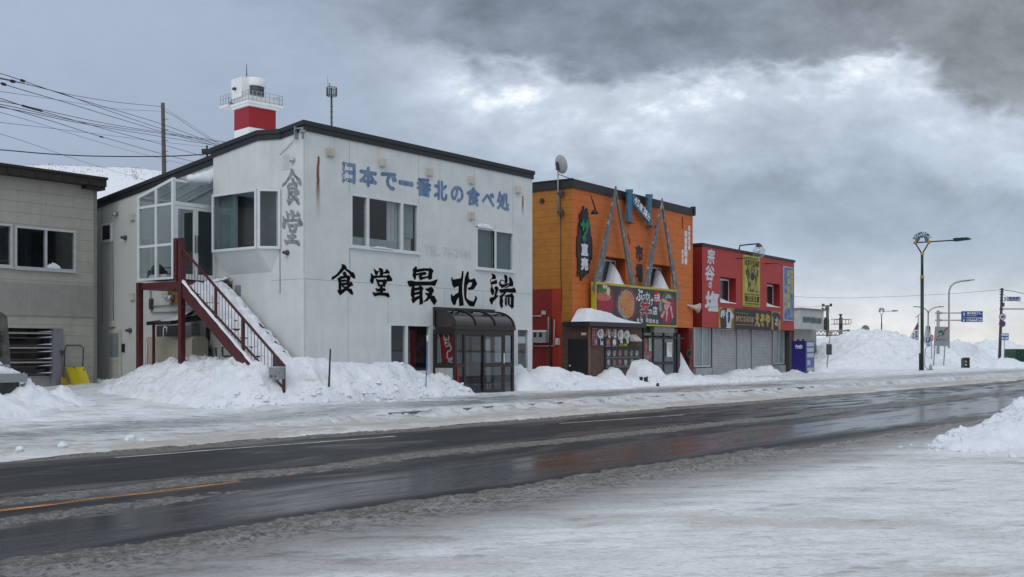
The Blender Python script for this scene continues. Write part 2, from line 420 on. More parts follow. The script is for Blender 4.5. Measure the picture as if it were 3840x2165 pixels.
def sheet(name, mat_, x0, x1, y0, y1, z, fr=None, nx=1, ny=1):
    mb = MB()
    for i in range(nx):
        for j in range(ny):
            a, b_ = x0 + (x1 - x0) * i / nx, x0 + (x1 - x0) * (i + 1) / nx; c, d = y0 + (y1 - y0) * j / ny, y0 + (y1 - y0) * (j + 1) / ny
            mb.quad((a, c, z), (b_, c, z), (b_, d, z), (a, d, z))
    o = mb.build(name, mat_)
    if fr: place(o, fr)
    o['kind'] = 'structure'; return o
sheet('ground', SNOW, -900, 900, -200, 135, -.07)
def seamat():
    m, nt, b = newmat('sea_water'); co = objco(nt); b.inputs['Base Color'].default_value = (.10, .13, .15, 1); b.inputs['Roughness'].default_value = .25
    bump(nt, b, nz(nt, co, .15, 6, .6), .6, .5); return m
sheet('sea', seamat(), -4000, 4000, 135, 6000, -2.5)
sheet('road', ASPH, -30, 140, 5.2, 15.6, 0.0, RF)
sheet('side_road', ASPH, 28, 120, 86, 108, -.02)

# painted lines, worn
def paintmat(name, col, hi=.72, lo=.54):
    m, nt, b = newmat(name); co = objco(nt); x, y, z = xyz(nt, co)
    n = nz(nt, comb(nt, x * .8, y * 14, 0.0), 1.4, 6, .7) + nz(nt, co, 40, 3, .6) * .3
    tr = nt.nodes.new('ShaderNodeBsdfTransparent'); mx = nt.nodes.new('ShaderNodeMixShader'); out = nt.nodes['Material Output']
    b.inputs['Base Color'].default_value = (*col, 1); b.inputs['Roughness'].default_value = .5
    nt.links.new(n.sm(hi, lo).k, mx.inputs[0]); nt.links.new(tr.outputs[0], mx.inputs[1]); nt.links.new(b.outputs[0], mx.inputs[2]); nt.links.new(mx.outputs[0], out.inputs[0]); return m
def line(name, mt, pts, w, z=.004):
    mb = MB(); P = [Vector((*p, z)) for p in pts]
    for a, b_ in zip(P, P[1:]):
        t = (b_ - a).normalized(); n = Vector((-t.y, t.x, 0)) * w / 2; mb.quad(a - n, b_ - n, b_ + n, a + n)
    o = mb.build(name, mt); place(o, RF); o['kind'] = 'structure'; return o
LW, LY = paintmat('worn_white_paint', (.56, .56, .54), .78, .60), paintmat('worn_orange_paint', (.72, .30, .05))
def rt(u, v): p = RF.loc(onground(u, v)); return (p.x, p.y)
_w = [rt(*p) for p in ((432, 1718), (842, 1685), (1200, 1659), (1481, 1637))]
line('road_marking', LW, _w, .10)
line('road_marking', LW, [rt(2100, 1589), rt(2564, 1556.6)], .10)
line('road_marking', LW, [rt(2900, 1532), rt(3190, 1512)], .10)
line('road_marking', LY, [rt(-150, 1937), rt(0, 1917), rt(350, 1872), rt(702, 1833), rt(900, 1806)], .13)
line('road_marking', LY, [rt(1075, 1784), rt(1115, 1779)], .10)
line('road_marking', LY, [rt(3120, 1568), rt(3560, 1536)], .08)

# packed snow of the lot the camera stands on
def build_lotmat():
    m, nt, b = newmat('packed_dirty_snow'); co = objco(nt); x, y, z = xyz(nt, co)
    # wind and tyre streaks run a little off the road direction
    a = math.radians(44); u = x * math.cos(a) - y * math.sin(a); w = x * math.sin(a) + y * math.cos(a)
    sv = comb(nt, u * .5, w * 1.3, 0.0)
    n1 = nz(nt, sv, .5, 8, .66, .3); n2 = nz(nt, sv, 1.6, 9, .72, .4); n3 = nz(nt, comb(nt, u * 1.7, w * 5.5, 0.0), 1.0, 8, .74, .3); n4 = nz(nt, comb(nt, u * 5, w * 12, 0.0), 1.0, 7, .76); n5 = nz(nt, comb(nt, u * 16, w * 34, 0.0), 1.0, 4, .7); g = nz(nt, co, 16, 6, .78)
    c = mixc(nt, (n3 * .6 + n4 * .4).sm(.36, .58), (.56, .56, .57), (.86, .89, .93))
    brown = (n1.sm(.49, .62) * .75).max(n2.sm(.53, .65) * .5)
    c = mixc(nt, brown * (n3.sm(.35, .6) * .5 + .4), c, (.43, .385, .33))
    c = mixc(nt, (n2 * .45 + n3 * .55).sm(.52, .60) * .62, c, (.31, .30, .29))
    c = mixc(nt, n4.sm(.56, .68) * .5, c, (.25, .235, .22))
    c = mixc(nt, n5.sm(.54, .64) * .5, c, (.30, .29, .275)); c = mixc(nt, (n4 * .5 + n5 * .5).sm(.46, .38) * .8, c, (.90, .92, .95))
    yw = y + (n2 - .5) * 1.1 + (n1 - .5) * .8
    edge = yw.sm(4.9, 6.7)
    c = mixc(nt, edge * (n3.sm(.35, .65) * .3 + .62), c, (.135, .122, .104))
    c = mixc(nt, yw.sm(6.0, 7.0) * g.sm(.51, .43) * .8, c, (.045, .042, .038)); c = mixc(nt, yw.sm(5.2, 6.6) * g.sm(.52, .58) * .38, c, (.36, .34, .31))
    sp = nz(nt, co, 7.5, 3, .5).sm(.735, .78); c = mixc(nt, sp * .6, c, (.16, .15, .14))
    nt.links.new(c, b.inputs['Base Color'])
    r = .55 - brown * .16 - edge * .14 + n3 * .1; nt.links.new(r.sat().k, b.inputs['Roughness']); b.inputs['Specular IOR Level'].default_value = .35
    bump(nt, b, n3 * .9 + n4 * .5 + n2 * .5 + g * (edge * .9 + .25), .8, .035); return m
def lot_h(t, s):
    n = fbm(t * .8, s * 1.2, 4, 3) - .5; f = fbm(t * 5, s * 7, 4, 9) - .5; e = fbm(t * .9, s * 0 + 2, 3, 21) - .5
    edge = 7.25 + e * .5 + .12 * (t - 12) / 12 * -1
    d = edge - s
    base = .030 + n * .012 + f * .014
    rim = np.exp(-((s - edge + .35) / .28) ** 2) * (.004 + .05 * np.clip(fbm(t * 5.5, s * 8, 4, 5, .65) - .44, 0, 1) * 3)
    return np.where(d > 0, (base * np.clip(d / 1.3, 0, 1) + rim * np.clip(d / .3, 0, 1)) - .004, -.02 - .2 * np.clip(-d, 0, .3))
_ts = np.concatenate([np.arange(-6, 16, .07), np.arange(16, 46, .25)])
o = field('parking_lot', build_lotmat(), _ts, np.concatenate([np.arange(-22, 1, .5), np.arange(1, 5.6, .09), np.arange(5.6, 7.9, .035)]), lot_h, RF); o['kind'] = 'structure'

# slush left between the wheel paths
def build_slush():
    m, nt, b = newmat('grey_slush'); co = objco(nt)
    n = nz(nt, co, 5, 6, .65); g = nz(nt, co, 15, 6, .78)
    c = mixc(nt, n.sm(.3, .7), (.075, .068, .057), (.15, .14, .122)); c = mixc(nt, g.sm(.52, .60) * .55, c, (.33, .315, .29)); c = mixc(nt, g.sm(.49, .40) * .75, c, (.030, .033, .03))
    nt.links.new(c, b.inputs['Base Color']); b.inputs['Roughness'].default_value = .42; bump(nt, b, g + n, .8, .02); return m
SLUSH = build_slush()
def slush(t0, t1, sc, half, hmax, seed, thr=.42, drift=0.0, dt=.05):
    def fn(t, s):
        c = sc + drift * (t - t0) + (fbm(t * .35, s * 0, 3, seed + 3) - .5) * half * 1.1
        env = np.clip(1 - ((s - c) / half) ** 2, 0, 1) * sstep(t, t0, t0 + 2.5) * sstep(t1 - t, 0, 4.0)
        n = fbm(t * 3.4, s * 7.5, 5, seed, .65) * .5 + fbm(t * 12, s * 18, 3, seed + 7, .65) * .5
        return np.where(env > 0, (n - thr + (env - .75) * .45) * hmax * 3.2 * np.clip(env * 2.5, 0, 1), -.05).clip(-.03, hmax)
    o = field('slush', SLUSH, np.arange(t0, t1, dt), np.arange(sc - half * 1.6 + min(0, drift * (t1 - t0)), sc + half * 1.6 + max(0, drift * (t1 - t0)), .022), fn, RF); o['kind'] = 'stuff'; return o
slush(0, 40, 10.62, .42, .018, 41, .43, .0, .04)
slush(-2, 8.6, 9.0, .30, .022, 55, .42, .055, .035)
slush(-2, 17, 7.42, .34, .026, 77, .45, -.004, .035)
slush(6, 36, 14.3, .35, .03, 91, .46, .0, .07)

# far side: shoulder, pavement, yard
def build_vergemat():
    m, nt, b = newmat('icy_trampled_snow'); co = objco(nt); x, y, z = xyz(nt, co)
    st = comb(nt, x * .30, y * .75, 0.0)
    n1 = nz(nt, st, .9, 7, .62, .3); n2 = nz(nt, comb(nt, x * 1.1, y * 1.7, 0.0), 1.0, 9, .76, .5); g = nz(nt, co, 22, 5, .7)
    c = mixc(nt, n2.sm(.36, .58), (.52, .54, .57), (.82, .85, .90))
    beige = (y.near(15.2, 2.2) * .95).max(x.sm(14, 4) * y.sm(21, 17) * .6)
    c = mixc(nt, beige * (n1 * .45 + n2 * .55).sm(.40, .53), c, (.40, .37, .32))
    ice = (y.near(18.7, 2.7) * ((n1 * .5 + n2 * .5).sm(.40, .52) * x.sm(12, 17).max(.75)) * 1.2).sat().max(y.near(16.4, 1.2) * n2.sm(.50, .60) * .85).max((n2 * .5 + n1 * .5).sm(.58, .66) * y.sm(24, 20) * .8)
    c = mixc(nt, ice * .85, c, mixc(nt, (g * .5 + n2 * .5).sm(.35, .62), (.10, .105, .11), (.36, .37, .39)))
    a = math.radians(44); u = x * math.cos(a) - y * math.sin(a); w = x * math.sin(a) + y * math.cos(a)
    s3 = nz(nt, comb(nt, u * .7, w * 2.6, 0.0), 1.0, 8, .74, .3); s4 = nz(nt, comb(nt, u * 2.4, w * 6, 0.0), 1.0, 6, .74)
    dk = (s3 * .5 + s4 * .5).sm(.50, .575) * (y.near(18.5, 4.5) * .9 + .12)
    c = mixc(nt, dk * .85, c, (.17, .175, .18)); c = mixc(nt, (s3 * .4 + s4 * .6).sm(.46, .39) * .6, c, (.86, .89, .93)); ice = (ice + dk * .4).sat()
    nt.links.new(c, b.inputs['Base Color'])
    r = .6 - ice * .38 + g * .06; nt.links.new(r.k, b.inputs['Roughness']); b.inputs['Specular IOR Level'].default_value = .4
    bump(nt, b, n2 * .8 + g * .35, .55, .04); return m
def verge_h(t, s):
    e = fbm(t * .5, s * 0 + 1, 4, 61) - .5; f = fbm(t * 3, s * 5, 4, 63) - .5; n = fbm(t * .7, s * 1.3, 4, 67) - .5
    edge = 14.45 + e * .7 - .035 * np.clip(t - 20, 0, 40) * 0
    d = s - edge
    lump = np.exp(-((s - edge - .5) / .35) ** 2) * .10 * np.clip(fbm(t * 3, s * 4, 4, 71) - .35, 0, 1)
    kerb = sstep(s, 16.72, 16.85) * sstep(t, 14.5, 16.5) * .12
    ridge = np.exp(-((s - 16.55) / .22) ** 2) * .16 * sstep(t, 10, 15) * (1 - sstep(t, 36, 42)) * np.clip(fbm(t * 2.6, s * 3, 4, 73, .65) * 2 - .36, 0, 1)
    yard = sstep(s, 19.5, 28.5) * .30 * (1 - sstep(t, 16.5, 19.5))
    base = .035 + f * .03 + n * .04 + kerb + ridge + yard + lump
    return np.where(d > 0, base * np.clip(d / .4, 0, 1), -.02 - .2 * np.clip(-d, 0, .3))
o = field('roadside', build_vergemat(), np.concatenate([np.arange(-8, 34, .11), np.arange(34, 80, .35)]), np.concatenate([np.arange(14, 22, .06), np.arange(22, 36, .3)]), verge_h, RF); o['kind'] = 'structure'
KERB = mat('kerb_stone', (.16, .16, .155), .7, .25, 9, bmp=.4)
mb = MB()
for i in range(34):
    a = 15.8 + i * .62; mb.box(a, a + .605, 16.70, 16.84, -.05, .135 + .004 * (i % 3))
o = mb.build('kerb', KERB); place(o, RF); o['kind'] = 'structure'

# plowed banks and heaps
def rough(t, s, k=1.0, seed=0):
    wx = (fbm(t * 1.3, s * 1.3, 3, seed + 41) - .5) * .9; wy = (fbm(t * 1.3 + 9, s * 1.3, 3, seed + 43) - .5) * .9
    a = (ridged(t * .9 + wx, s * 1.1 + wy, 4, seed + 1) - .62) * .40
    cl = np.floor(fbm(t * 2.2 + wx, s * 2.6 + wy, 3, seed + 5) * 7) / 7 - .5         # broken slabs and clods
    b = cl * .36 + (fbm(t * 5.5, s * 6, 4, seed + 7, .6) - .5) * .27 + (ridged(t * 3.4 + wy, s * 3.8 + wx, 3, seed + 11) - .6) * .17
    return (a + b) * k
def bumps(t, s, L):
    h = np.zeros_like(t)
    for tc, sc, rt_, rs, hh in L:
        d = np.sqrt(((t - tc) / rt_) ** 2 + ((s - sc) / rs) ** 2)
        h = np.maximum(h, hh * np.clip(1 - sstep(d, .12, 1.0), 0, 1))
    return h
def heap(name, label, mt, t0, t1, s0, s1, step, fn, group=None, cat='snow bank'):
    def g(t, s):
        h = fn(t, s)
        m = np.minimum(np.minimum(t - t0, t1 - t), np.minimum(s - s0, s1 - s))
        return np.where(m < step * 1.5, -.12, h)
    o = field(name, mt, np.arange(t0, t1 + step, step), np.arange(s0, s1 + step, step), g, RF); return tag(o, label, cat, group)
GA = 'snow banks plowed along the street'
_bt = [14.2, 15, 15.8, 16.5, 17.5, 19, 21, 22.3, 23.1, 23.55, 24.15]
_bh = [-.1, .45, 1.0, 1.22, 1.25, 1.08, 1.03, .92, .78, .50, -.1]
_bs = [22.6, 21.8, 20.9, 20.4, 20.3, 20.4, 20.6, 20.8, 20.9, 21.1, 21.5]
def bankA(t, s):
    w = (fbm(t * .8, s * .8, 3, 101) - .5)
    t0_ = t; t = t - .95 * sstep(s, 26.5, 30) * (t < 17.6); ht = np.interp(t + w * .3, _bt, _bh); t = t0_; sb = np.interp(t, _bt, _bs) + w * .55
    x = (s - sb) / 1.35; prof = np.clip(sstep(x, 0, .45) * .5 + sstep(x, .35, 1.05) * .5, 0, 1)
    side = 1 - .55 * sstep(s, 25.5, 31) * (t < 17.9)
    dip = (1 - .62 * np.exp(-((t - 16.5) / .75) ** 2 - ((s - 20.7) / .75) ** 2)) * 1 - .32 * np.exp(-((t - 22.3) / .5) ** 2) * sstep(s, 21.6, 22.3)
    h = ht * prof * side * dip
    return np.where(ht * prof > .02, h + rough(t, s, np.clip(h * 1.4, .15, .62), 103), h - .12)
heap('snow_bank', 'long lumpy snow bank from the red stairs to the glass porch of the white diner', SNOWD, 13.8, 24.6, 20.6, 31.5, .06, bankA, GA)
LB = [(27.0, 23.0, 1.7, 1.9, .98), (28.6, 22.6, 2.6, 1.7, .85), (30.8, 23.6, 3.2, 2.8, .62), (31.9, 21.9, 1.5, .9, .5), (33.5, 24.6, 3.2, 1.6, .45), (34.6, 24.1, 1.5, 1.1, .74), (35.8, 23.6, 2.0, 1.3, .42), (37.2, 24.6, 1.9, 1.9, 1.05), (39.3, 23.9, 2.2, 1.6, .42), (42.5, 24.6, 2.5, 2.2, .28)]
def bankB(t, s):
    w = fbm(t * .7, s * .7, 3, 111) - .5
    h = bumps(t + w * .5, s + w * .5, LB); pl = (.40 - .16 * sstep(t, 37, 40)) * sstep(s + w * .8, 20.3, 21.8) * sstep(t, 26.1, 26.9) * (1 - sstep(t, 43, 47))
    h = np.maximum(h, pl)
    return np.where(h > .015, h + rough(t, s, np.clip(h * 1.3, .10, .40), 113), h - .1)
heap('snow_bank', 'wide smooth snow bank before the orange building, between glass porch and red shop', SNOW, 26.05, 47, 19.9, 26.4, .07, bankB, GA)
def bankC(t, s):
    w = fbm(t * .7, s * .7, 3, 121) - .5
    h = np.maximum(bumps(t + w * .6, s + w * .6, [(51.3, 26.0, 2.0, 1.2, .62), (49.5, 26.2, 2.6, 1.4, .5), (56.5, 26.4, 2.6, 1.0, .35), (59.5, 26.5, 3.0, 1.0, .38)]), .16 * sstep(s, 24.2, 25.6) * (1 - sstep(t, 55, 63)))
    return np.where(h > .01, h + rough(t, s, np.clip(h * 1.5, .1, .6), 123), h - .1)
heap('snow_bank', 'low snow heap with a sharp crest against the grey roller shutters of the red shop', SNOWD, 46, 64, 23.8, 28.5, .1, bankC, GA)
def pileR(t, s):
    w = fbm(t * 1.2, s * 1.2, 3, 131) - .5
    h = bumps(t + w * .5, s + w * .5, [(16.9, 5.0, 1.0, .8, .24), (17.6, 4.6, 1.3, 1.2, .40), (18.8, 4.5, 1.7, 1.7, .46), (20.8, 4.2, 2.0, 2.2, .86), (19.5, 2.5, 2.6, 2.2, .5)])
    return np.where(h > .012, h + rough(t * 1.7, s * 1.7, np.clip(h * 1.6, .2, .75), 133), h - .08) + .03
heap('snow_pile', 'broken heap of clean snow lumps at the near roadside, on the packed snow lot', SNOW, 14.8, 24, -.5, 6.4, .035, pileR)
def pileL(t, s):
    w = fbm(t * .9, s * .9, 3, 141) - .5
    h = bumps(t + w * .6, s + w * .6, [(11.3, 24.5, 1.7, 1.5, .62), (9.6, 23.4, 2.4, 1.6, .42), (12.3, 24.7, 1.3, 1.1, .40), (7.5, 23.0, 3, 1.8, .4)])
    return np.where(h > .02, h + rough(t * 1.1, s * 1.1, np.clip(h * 1.6, .2, .9), 143), h - .1) + .16
heap('snow_bank', 'slabby snow bank piled in front of the granite monument, beside the driveway', SNOW, 4, 14.2, 21.3, 27, .05, pileL, GA)
def wbumps(L):
    q = []
    for u, Y, rx, ry, vtop in L:
        p = RF.loc(at(u, CV, Y)); q.append((p.x, p.y, rx, ry, H + (CV - vtop) * Y / F))
    return q
GP = 'big snow piles beside the junction'
def bigpile(label, L, seed, mt=SNOWD, step=.16, flat=1.0):
    B = wbumps(L); t0 = min(b[0] - b[2] for b in B) - .5; t1 = max(b[0] + b[2] for b in B) + .5; s0 = min(b[1] - b[3] for b in B) - .5; s1 = max(b[1] + b[3] for b in B) + .5
    def fn(t, s):
        w = fbm(t * .45, s * .45, 3, seed) - .5
        h = bumps(t + w * 1.4, s + w * 1.4, B)
        return np.where(h > .02, h + rough(t * .75, s * .75, np.clip(h * .8, .2, 1.15), seed + 2), h - .15)
    return heap('snow_pile', label, mt, t0, t1, s0, s1, step, fn, GP)
bigpile('biggest snow pile, rising behind the green street lamp and the vending machine', [(3270, 82, 9, 7.5, 1243), (3180, 84, 7, 6, 1275), (3360, 80, 6, 5, 1290), (3110, 86, 6, 5, 1268), (3230, 76, 6, 4, 1330), (3050, 88, 6, 5, 1272)], 151)
bigpile('middle snow pile behind the grey road sign with the red slash', [(3570, 96, 6.5, 5, 1280), (3500, 92, 5, 5, 1305), (3640, 98, 5, 5, 1330), (3690, 92, 5, 3.5, 1352)], 161)
bigpile('far snow pile beyond the side road, behind the utility pole with round signs', [(3725, 122, 8, 6, 1280), (3790, 126, 8, 6, 1298), (3850, 122, 9, 6, 1322), (3640, 124, 8, 6, 1320)], 171)
def lowC(t, s):
    w = fbm(t * .6, s * .6, 3, 181) - .5
    B = wbumps([(3560, 85, 8, 2.4, 1362), (3700, 84, 6, 2.6, 1356), (3775, 82, 3.2, 2.2, 1343), (3470, 74, 5, 2.4, 1372)])
    h = bumps(t + w, s + w, B); return np.where(h > .02, h + rough(t, s, .35, 183), h - .1)
heap('snow_bank', 'low snow ridge along the pavement corner under the utility pole', SNOWD, 58, 96, 15, 38, .16, lowC, GA)
# loose lumps
def clods(n, seed):
    rnd = np.random.RandomState(seed); mb = MB()
    for k in range(n):
        if k % 4 < 2: t, sx = rnd.uniform(14.6, 24), None; fn = bankA; s = np.interp(t, _bt, _bs) + abs(rnd.normal(0, .55)) - .25
        elif k % 4 == 2: t, s, fn = rnd.uniform(26.5, 45), 20.3 + abs(rnd.normal(0, .9)), bankB
        else: t, s, fn = rnd.uniform(15.5, 21), rnd.uniform(2.2, 5.9), pileR
        z = float(fn(np.array([[t]]), np.array([[s]]))[0, 0]); r = .025 + .06 * rnd.rand() ** 2.2 if fn is not pileR else .015 + .04 * rnd.rand() ** 2
        if z < 0: z = .10 if fn is not pileR else .03
        p = RF.wld(t, s, z + r * .2); q = []
        for a, b, c in ((-1, -1, -.6), (1, -1, -.6), (1, 1, -.6), (-1, 1, -.6), (-.7, -.8, .6), (.8, -.6, .5), (.6, .7, .7), (-.8, .7, .5)): q.append((p.x + (a + rnd.uniform(-.4, .4)) * r, p.y + (b + rnd.uniform(-.4, .4)) * r, p.z + (c + rnd.uniform(-.3, .3)) * r))
        i = mb.add(q)
        for f in ((0, 3, 2, 1), (4, 5, 6, 7), (0, 1, 5, 4), (1, 2, 6, 5), (2, 3, 7, 6), (3, 0, 4, 7)): mb.face(*[i + e for e in f])
    o = mb.build('snow_clods', SNOW); o['kind'] = 'stuff'
clods(900, 5)
def lump(name, label, u, v, r, seed, z=0.03, group='loose snow lumps'):
    p = onground(u, v, z); rnd = random.Random(seed); mb = MB(); mb.sm = False
    n, k = 9, 6; rows = []
    for i in range(k + 1):
        th = math.pi * i / k; rows.append(mb.add([(r * math.sin(th) * math.cos(2 * math.pi * j / n) * (1 + rnd.uniform(-.25, .25)), r * math.sin(th) * math.sin(2 * math.pi * j / n) * (1 + rnd.uniform(-.25, .25)), r * .75 * math.cos(th) * (1 + rnd.uniform(-.2, .2)) + r * .3) for j in range(n)]))
    for A, B in zip(rows, rows[1:]):
        for j in range(n): mb.face(A + j, B + j, B + (j + 1) % n, A + (j + 1) % n)
    o = mb.build(name, SNOW); o.location = p; o.rotation_euler = (0, 0, seed); return tag(o, label, 'snow lump', group)
lump('snow_lump', 'largest loose snow lump, standing clear at the tip of the near roadside heap', 3541, 1672, .15, 3)
lump('snow_lump', 'small snow lump lying just in front of the largest lump', 3518, 1684, .07, 4)
lump('snow_lump', 'rounded snow slab leaning on the near roadside heap', 3600, 1655, .22, 7)
for k, (u, v, r) in enumerate(((490, 1655, .10), (235, 1676, .07), (75, 1690, .06), (535, 1656, .05))):
    lump('snow_lump', ('largest of the dirty snow lumps on the far road edge before the driveway', 'middle lump of the row of dirty snow lumps on the far road edge', 'leftmost of the dirty snow lumps on the far road edge', 'smallest dirty snow lump, touching the largest one on the far road edge')[k], u, v, r, 11 + k, .05, 'lumps on the far road edge')
# ---------------------------------------------------------------- shared materials
BLACKM = mat('black_paint', (.014, .015, .017), .5, .2, 8)
FASCIA = mat('dark_green_sheet_metal', (.014, .018, .020), .45, .2, 3, streak=.2)
PVC = mat('white_pvc_frame', (.66, .69, .71), .4, .06, 5)
ALU = mat('aluminium_frame', (.56, .58, .60), .4, .08, 6, .3)
GLASS = glassmat('window_glass', (.72, .78, .80), 1.0, .01, .02)
DARKGL = mat('dark_glass', (.012, .016, .020), .16, .3, 2, spec=.6)
GREYGL = mat('frosted_pane', (.20, .25, .27), .3, .15, 2)
BROWN = mat('bronze_aluminium', (.028, .022, .019), .4, .2, 6)
SMOKE = glassmat('smoked_roof_panel', (.20, .12, .13), 1.0, .05, .03)
PORCHGL = glassmat('porch_glass', (.62, .68, .70), 1.0, .01, .03)
GREYMET = mat('galvanised_steel', (.30, .32, .33), .45, .15, 8, .5)
DKMET = mat('dark_grey_metal', (.06, .065, .07), .5, .2, 8, .3)
CURT = mat('curtain_cloth', (.62, .60, .58), .9, .1, 4)
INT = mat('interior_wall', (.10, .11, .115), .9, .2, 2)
BEIGE = mat('beige_plastic', (.52, .50, .44), .5, .1, 6, dirt=(.35, .33, .28))
REDST = mat('maroon_steel', (.078, .014, .018), .5, .25, 5, dirt=(.05, .02, .015), streak=.3)
WHITEP = mat('white_paint', (.76, .77, .77), .5, .06, 6)
RED = mat('red_cloth', (.42, .012, .022), .8, .15, 4)
WOOD = mat('varnished_board', (.30, .15, .04), .6, .25, 3)
SILV = mat('silver_hood', (.45, .46, .47), .3, .1, 6, .8)

# ---------------------------------------------------------------- white two-storey diner
WB = Frame(-5.51, 28.2, .61, .792)
LW_ = WB.f((1996, 1200))[0]; DW = 12.0
def wtop(x, y): return 7.53 - .13 * max(y, 0)
def build_wallmat():
    m, nt, b = newmat('weathered_white_render'); co = objco(nt); x, y, z = xyz(nt, co)
    n = nz(nt, co, 1.3, 7, .62); g = nz(nt, co, 30, 4, .6)
    c = mixc(nt, n.sm(.25, .75), (.60, .635, .635), (.70, .73, .735))
    st = nz(nt, comb(nt, x * 5, y * 5, z * .35), 1.0, 6, .65).sm(.50, .80) * .30
    c = mixc(nt, st, c, (.44, .46, .44))
    # the long side wall is yellower and dirtier than the street front
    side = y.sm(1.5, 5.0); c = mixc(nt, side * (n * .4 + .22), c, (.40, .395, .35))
    c = mixc(nt, (z.sm(2.6, .6) * nz(nt, comb(nt, x * 1.5, y * 1.5, z * .8), 1.0, 7, .7).sm(.40, .68) * .35 + z.sm(6.6, 7.4) * nz(nt, comb(nt, x * 3, y * 3, z * .25), 1.0, 5, .6).sm(.45, .7) * .3), c, (.40, .41, .38))
    c = mixc(nt, nz(nt, co, .7, 7, .7).sm(.56, .75) * .3, c, (.50, .51, .48))
    def rust(c, x0, z0, w, L, k):
        wob = (nz(nt, comb(nt, z * 3, 1.0 * x0, 0.0), 1.0, 4) - .5) * w
        d = ((x + wob - x0) / (w * ((z0 - z) / L * .9 + .55))).abs().sm(1.0, .1)
        f = d * ((z0 - z) / L).sm(-.002, .02) * ((z0 - z) / L).sm(1.0, .25) * y.sm(.5, .2)
        f = f * (nz(nt, comb(nt, x * 60, 0.0, z * 1.5), 1.0, 4) * .7 + .55)
        return mixc(nt, (f * k).sat(), c, mixc(nt, ((z0 - z) / L).sm(.25, .8), (.18, .06, .012), (.30, .27, .20)))
    a = WB.f(z3(36, 290)); e = WB.f(z3(2178, 712))
    c = rust(c, a[0], a[1], .11, 2.0, 1.2); c = rust(c, e[0], e[1], .10, .85, 1.1)
    c = rust(c, WB.f(z3(367, 1250))[0], WB.f(z3(367, 1250))[1], .04, .9, .5)
    nt.links.new(c, b.inputs['Base Color']); b.inputs['Roughness'].default_value = .7; b.inputs['Specular IOR Level'].default_value = .3
    bump(nt, b, n * .4 + g * .5, .25, .008); return m
WALLW = build_wallmat()
diner = place(thing('diner_building', 'white two-storey diner with black brush lettering and sloping dark roof edge', 'building'), WB)

def quadhole(tl, tr, br, bl):          # four photo corners of an opening -> (x0, x1, z0, z1)
    P = [WB.f(q) for q in (tl, tr, br, bl)]
    return ((P[0][0] + P[3][0]) / 2, (P[1][0] + P[2][0]) / 2, (P[2][1] + P[3][1]) / 2, (P[0][1] + P[1][1]) / 2)
h1 = quadhole(z3(372, 690), z3(1083, 795), z3(1083, 1318), z3(375, 1240))
h2 = quadhole(z3(1688, 1035), z3(2078, 1098), z4(1800, 168), z4(1465, 140))
h3 = quadhole(z4(676, 640), z4(1046, 648), z4(1046, 1085), z4(676, 1085))
h4 = quadhole(z4(1826, 676), z4(1940, 680), z4(1940, 1062), z4(1826, 1062))
p0_ = WB.f(z4(1072, 520)); p1_ = WB.f((1975, 1200))
PX0, PX1 = p0_[0], None
holes = [h1, h2, h3, h4]
# porch doorway opening in the front
pw = Vector((.07, 34.0, 0)); pl = WB.loc(pw); PX1 = pl.x; PD = -pl.y; PZT = WB.f(z4(1072, 500))[1]
hd = (PX0 + .35, PX1 - .35, .05, 2.15); holes.append(hd)
mb = MB()
mb.wall(0, LW_, -.4, 7.4, holes)
# side wall, bay, back, roof
mb.ngon([(0, 0, -.4), (0, 0, 7.4), (0, DW, 7.4 - .13 * DW), (0, DW, -.4)])
mb.ngon([(LW_, 0, -.4), (LW_, 0, 7.4), (LW_, DW, 7.4 - .13 * DW), (LW_, DW, -.4)])
mb.quad((0, DW, -.4), (LW_, DW, -.4), (LW_, DW, 7.4 - .13 * DW), (0, DW, 7.4 - .13 * DW))
mb.build('wall', WALLW, diner)
mb = MB(); mb.quad((0, 0, 7.38), (LW_, 0, 7.38), (LW_, DW, 7.38 - .13 * DW), (0, DW, 7.38 - .13 * DW))
mb.ngon([(0, .9, wtop(0, .9) - .16), (-.43, 1.35, wtop(0, 1.35) - .16), (-.43, 3.27, wtop(0, 3.27) - .16), (0, 3.27, wtop(0, 3.27) - .16)])
outline = [(LW_, DW), (LW_, 0), (0, 0), (0, .92), (-.43, 1.35), (-.43, 3.27), (0, 3.27), (0, DW)]
outline = outline[::-1]
mb.sweep(outline, lambda x, y: wtop(x, y) + .02, .07, .12, .1); mb.sweep(outline, lambda x, y: wtop(x, y) - .10, .04, .15, .05)
mb.build('roof', FASCIA, diner)
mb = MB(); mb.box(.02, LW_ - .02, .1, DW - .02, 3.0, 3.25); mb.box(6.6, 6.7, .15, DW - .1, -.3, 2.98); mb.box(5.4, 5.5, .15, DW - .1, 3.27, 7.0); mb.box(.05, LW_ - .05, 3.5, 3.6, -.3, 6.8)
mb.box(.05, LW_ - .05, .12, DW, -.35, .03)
mb.build('interior', INT, diner)

# bay window block on the side
BZ0 = WB.sd(z2(720, 700), -.43)[1]; BZ1 = WB.sd(z2(720, 372), -.43)[1]
zb = [WB.sd(z2(500, 385), -.43), WB.sd(z2(715, 700), -.43)]
mb = MB(); B = [(0, .92), (-.43, 1.35), (-.43, 3.27), (0, 3.27)]
wt_, wb_ = BZ1, BZ0
for (a, b) in zip(B, B[1:]):
    mb.quad((*a, wt_), (*b, wt_), (*b, wtop(0, b[1]) - .2), (*a, wtop(0, a[1]) - .2))
low = WB.sd(z2(545, 845), 0)[1]
mb.quad((*B[1], wb_), (*B[2], wb_), (0, 3.1, low), (0, 1.3, low))
mb.ngon([(*B[0], wb_), (*B[1], wb_), (0, 1.3, low)]); mb.ngon([(*B[2], wb_), (*B[3], wb_), (0, 3.1, low)])
mb.quad((*B[2], wb_), (*B[3], wb_), (*B[3], wt_), (*B[2], wt_))
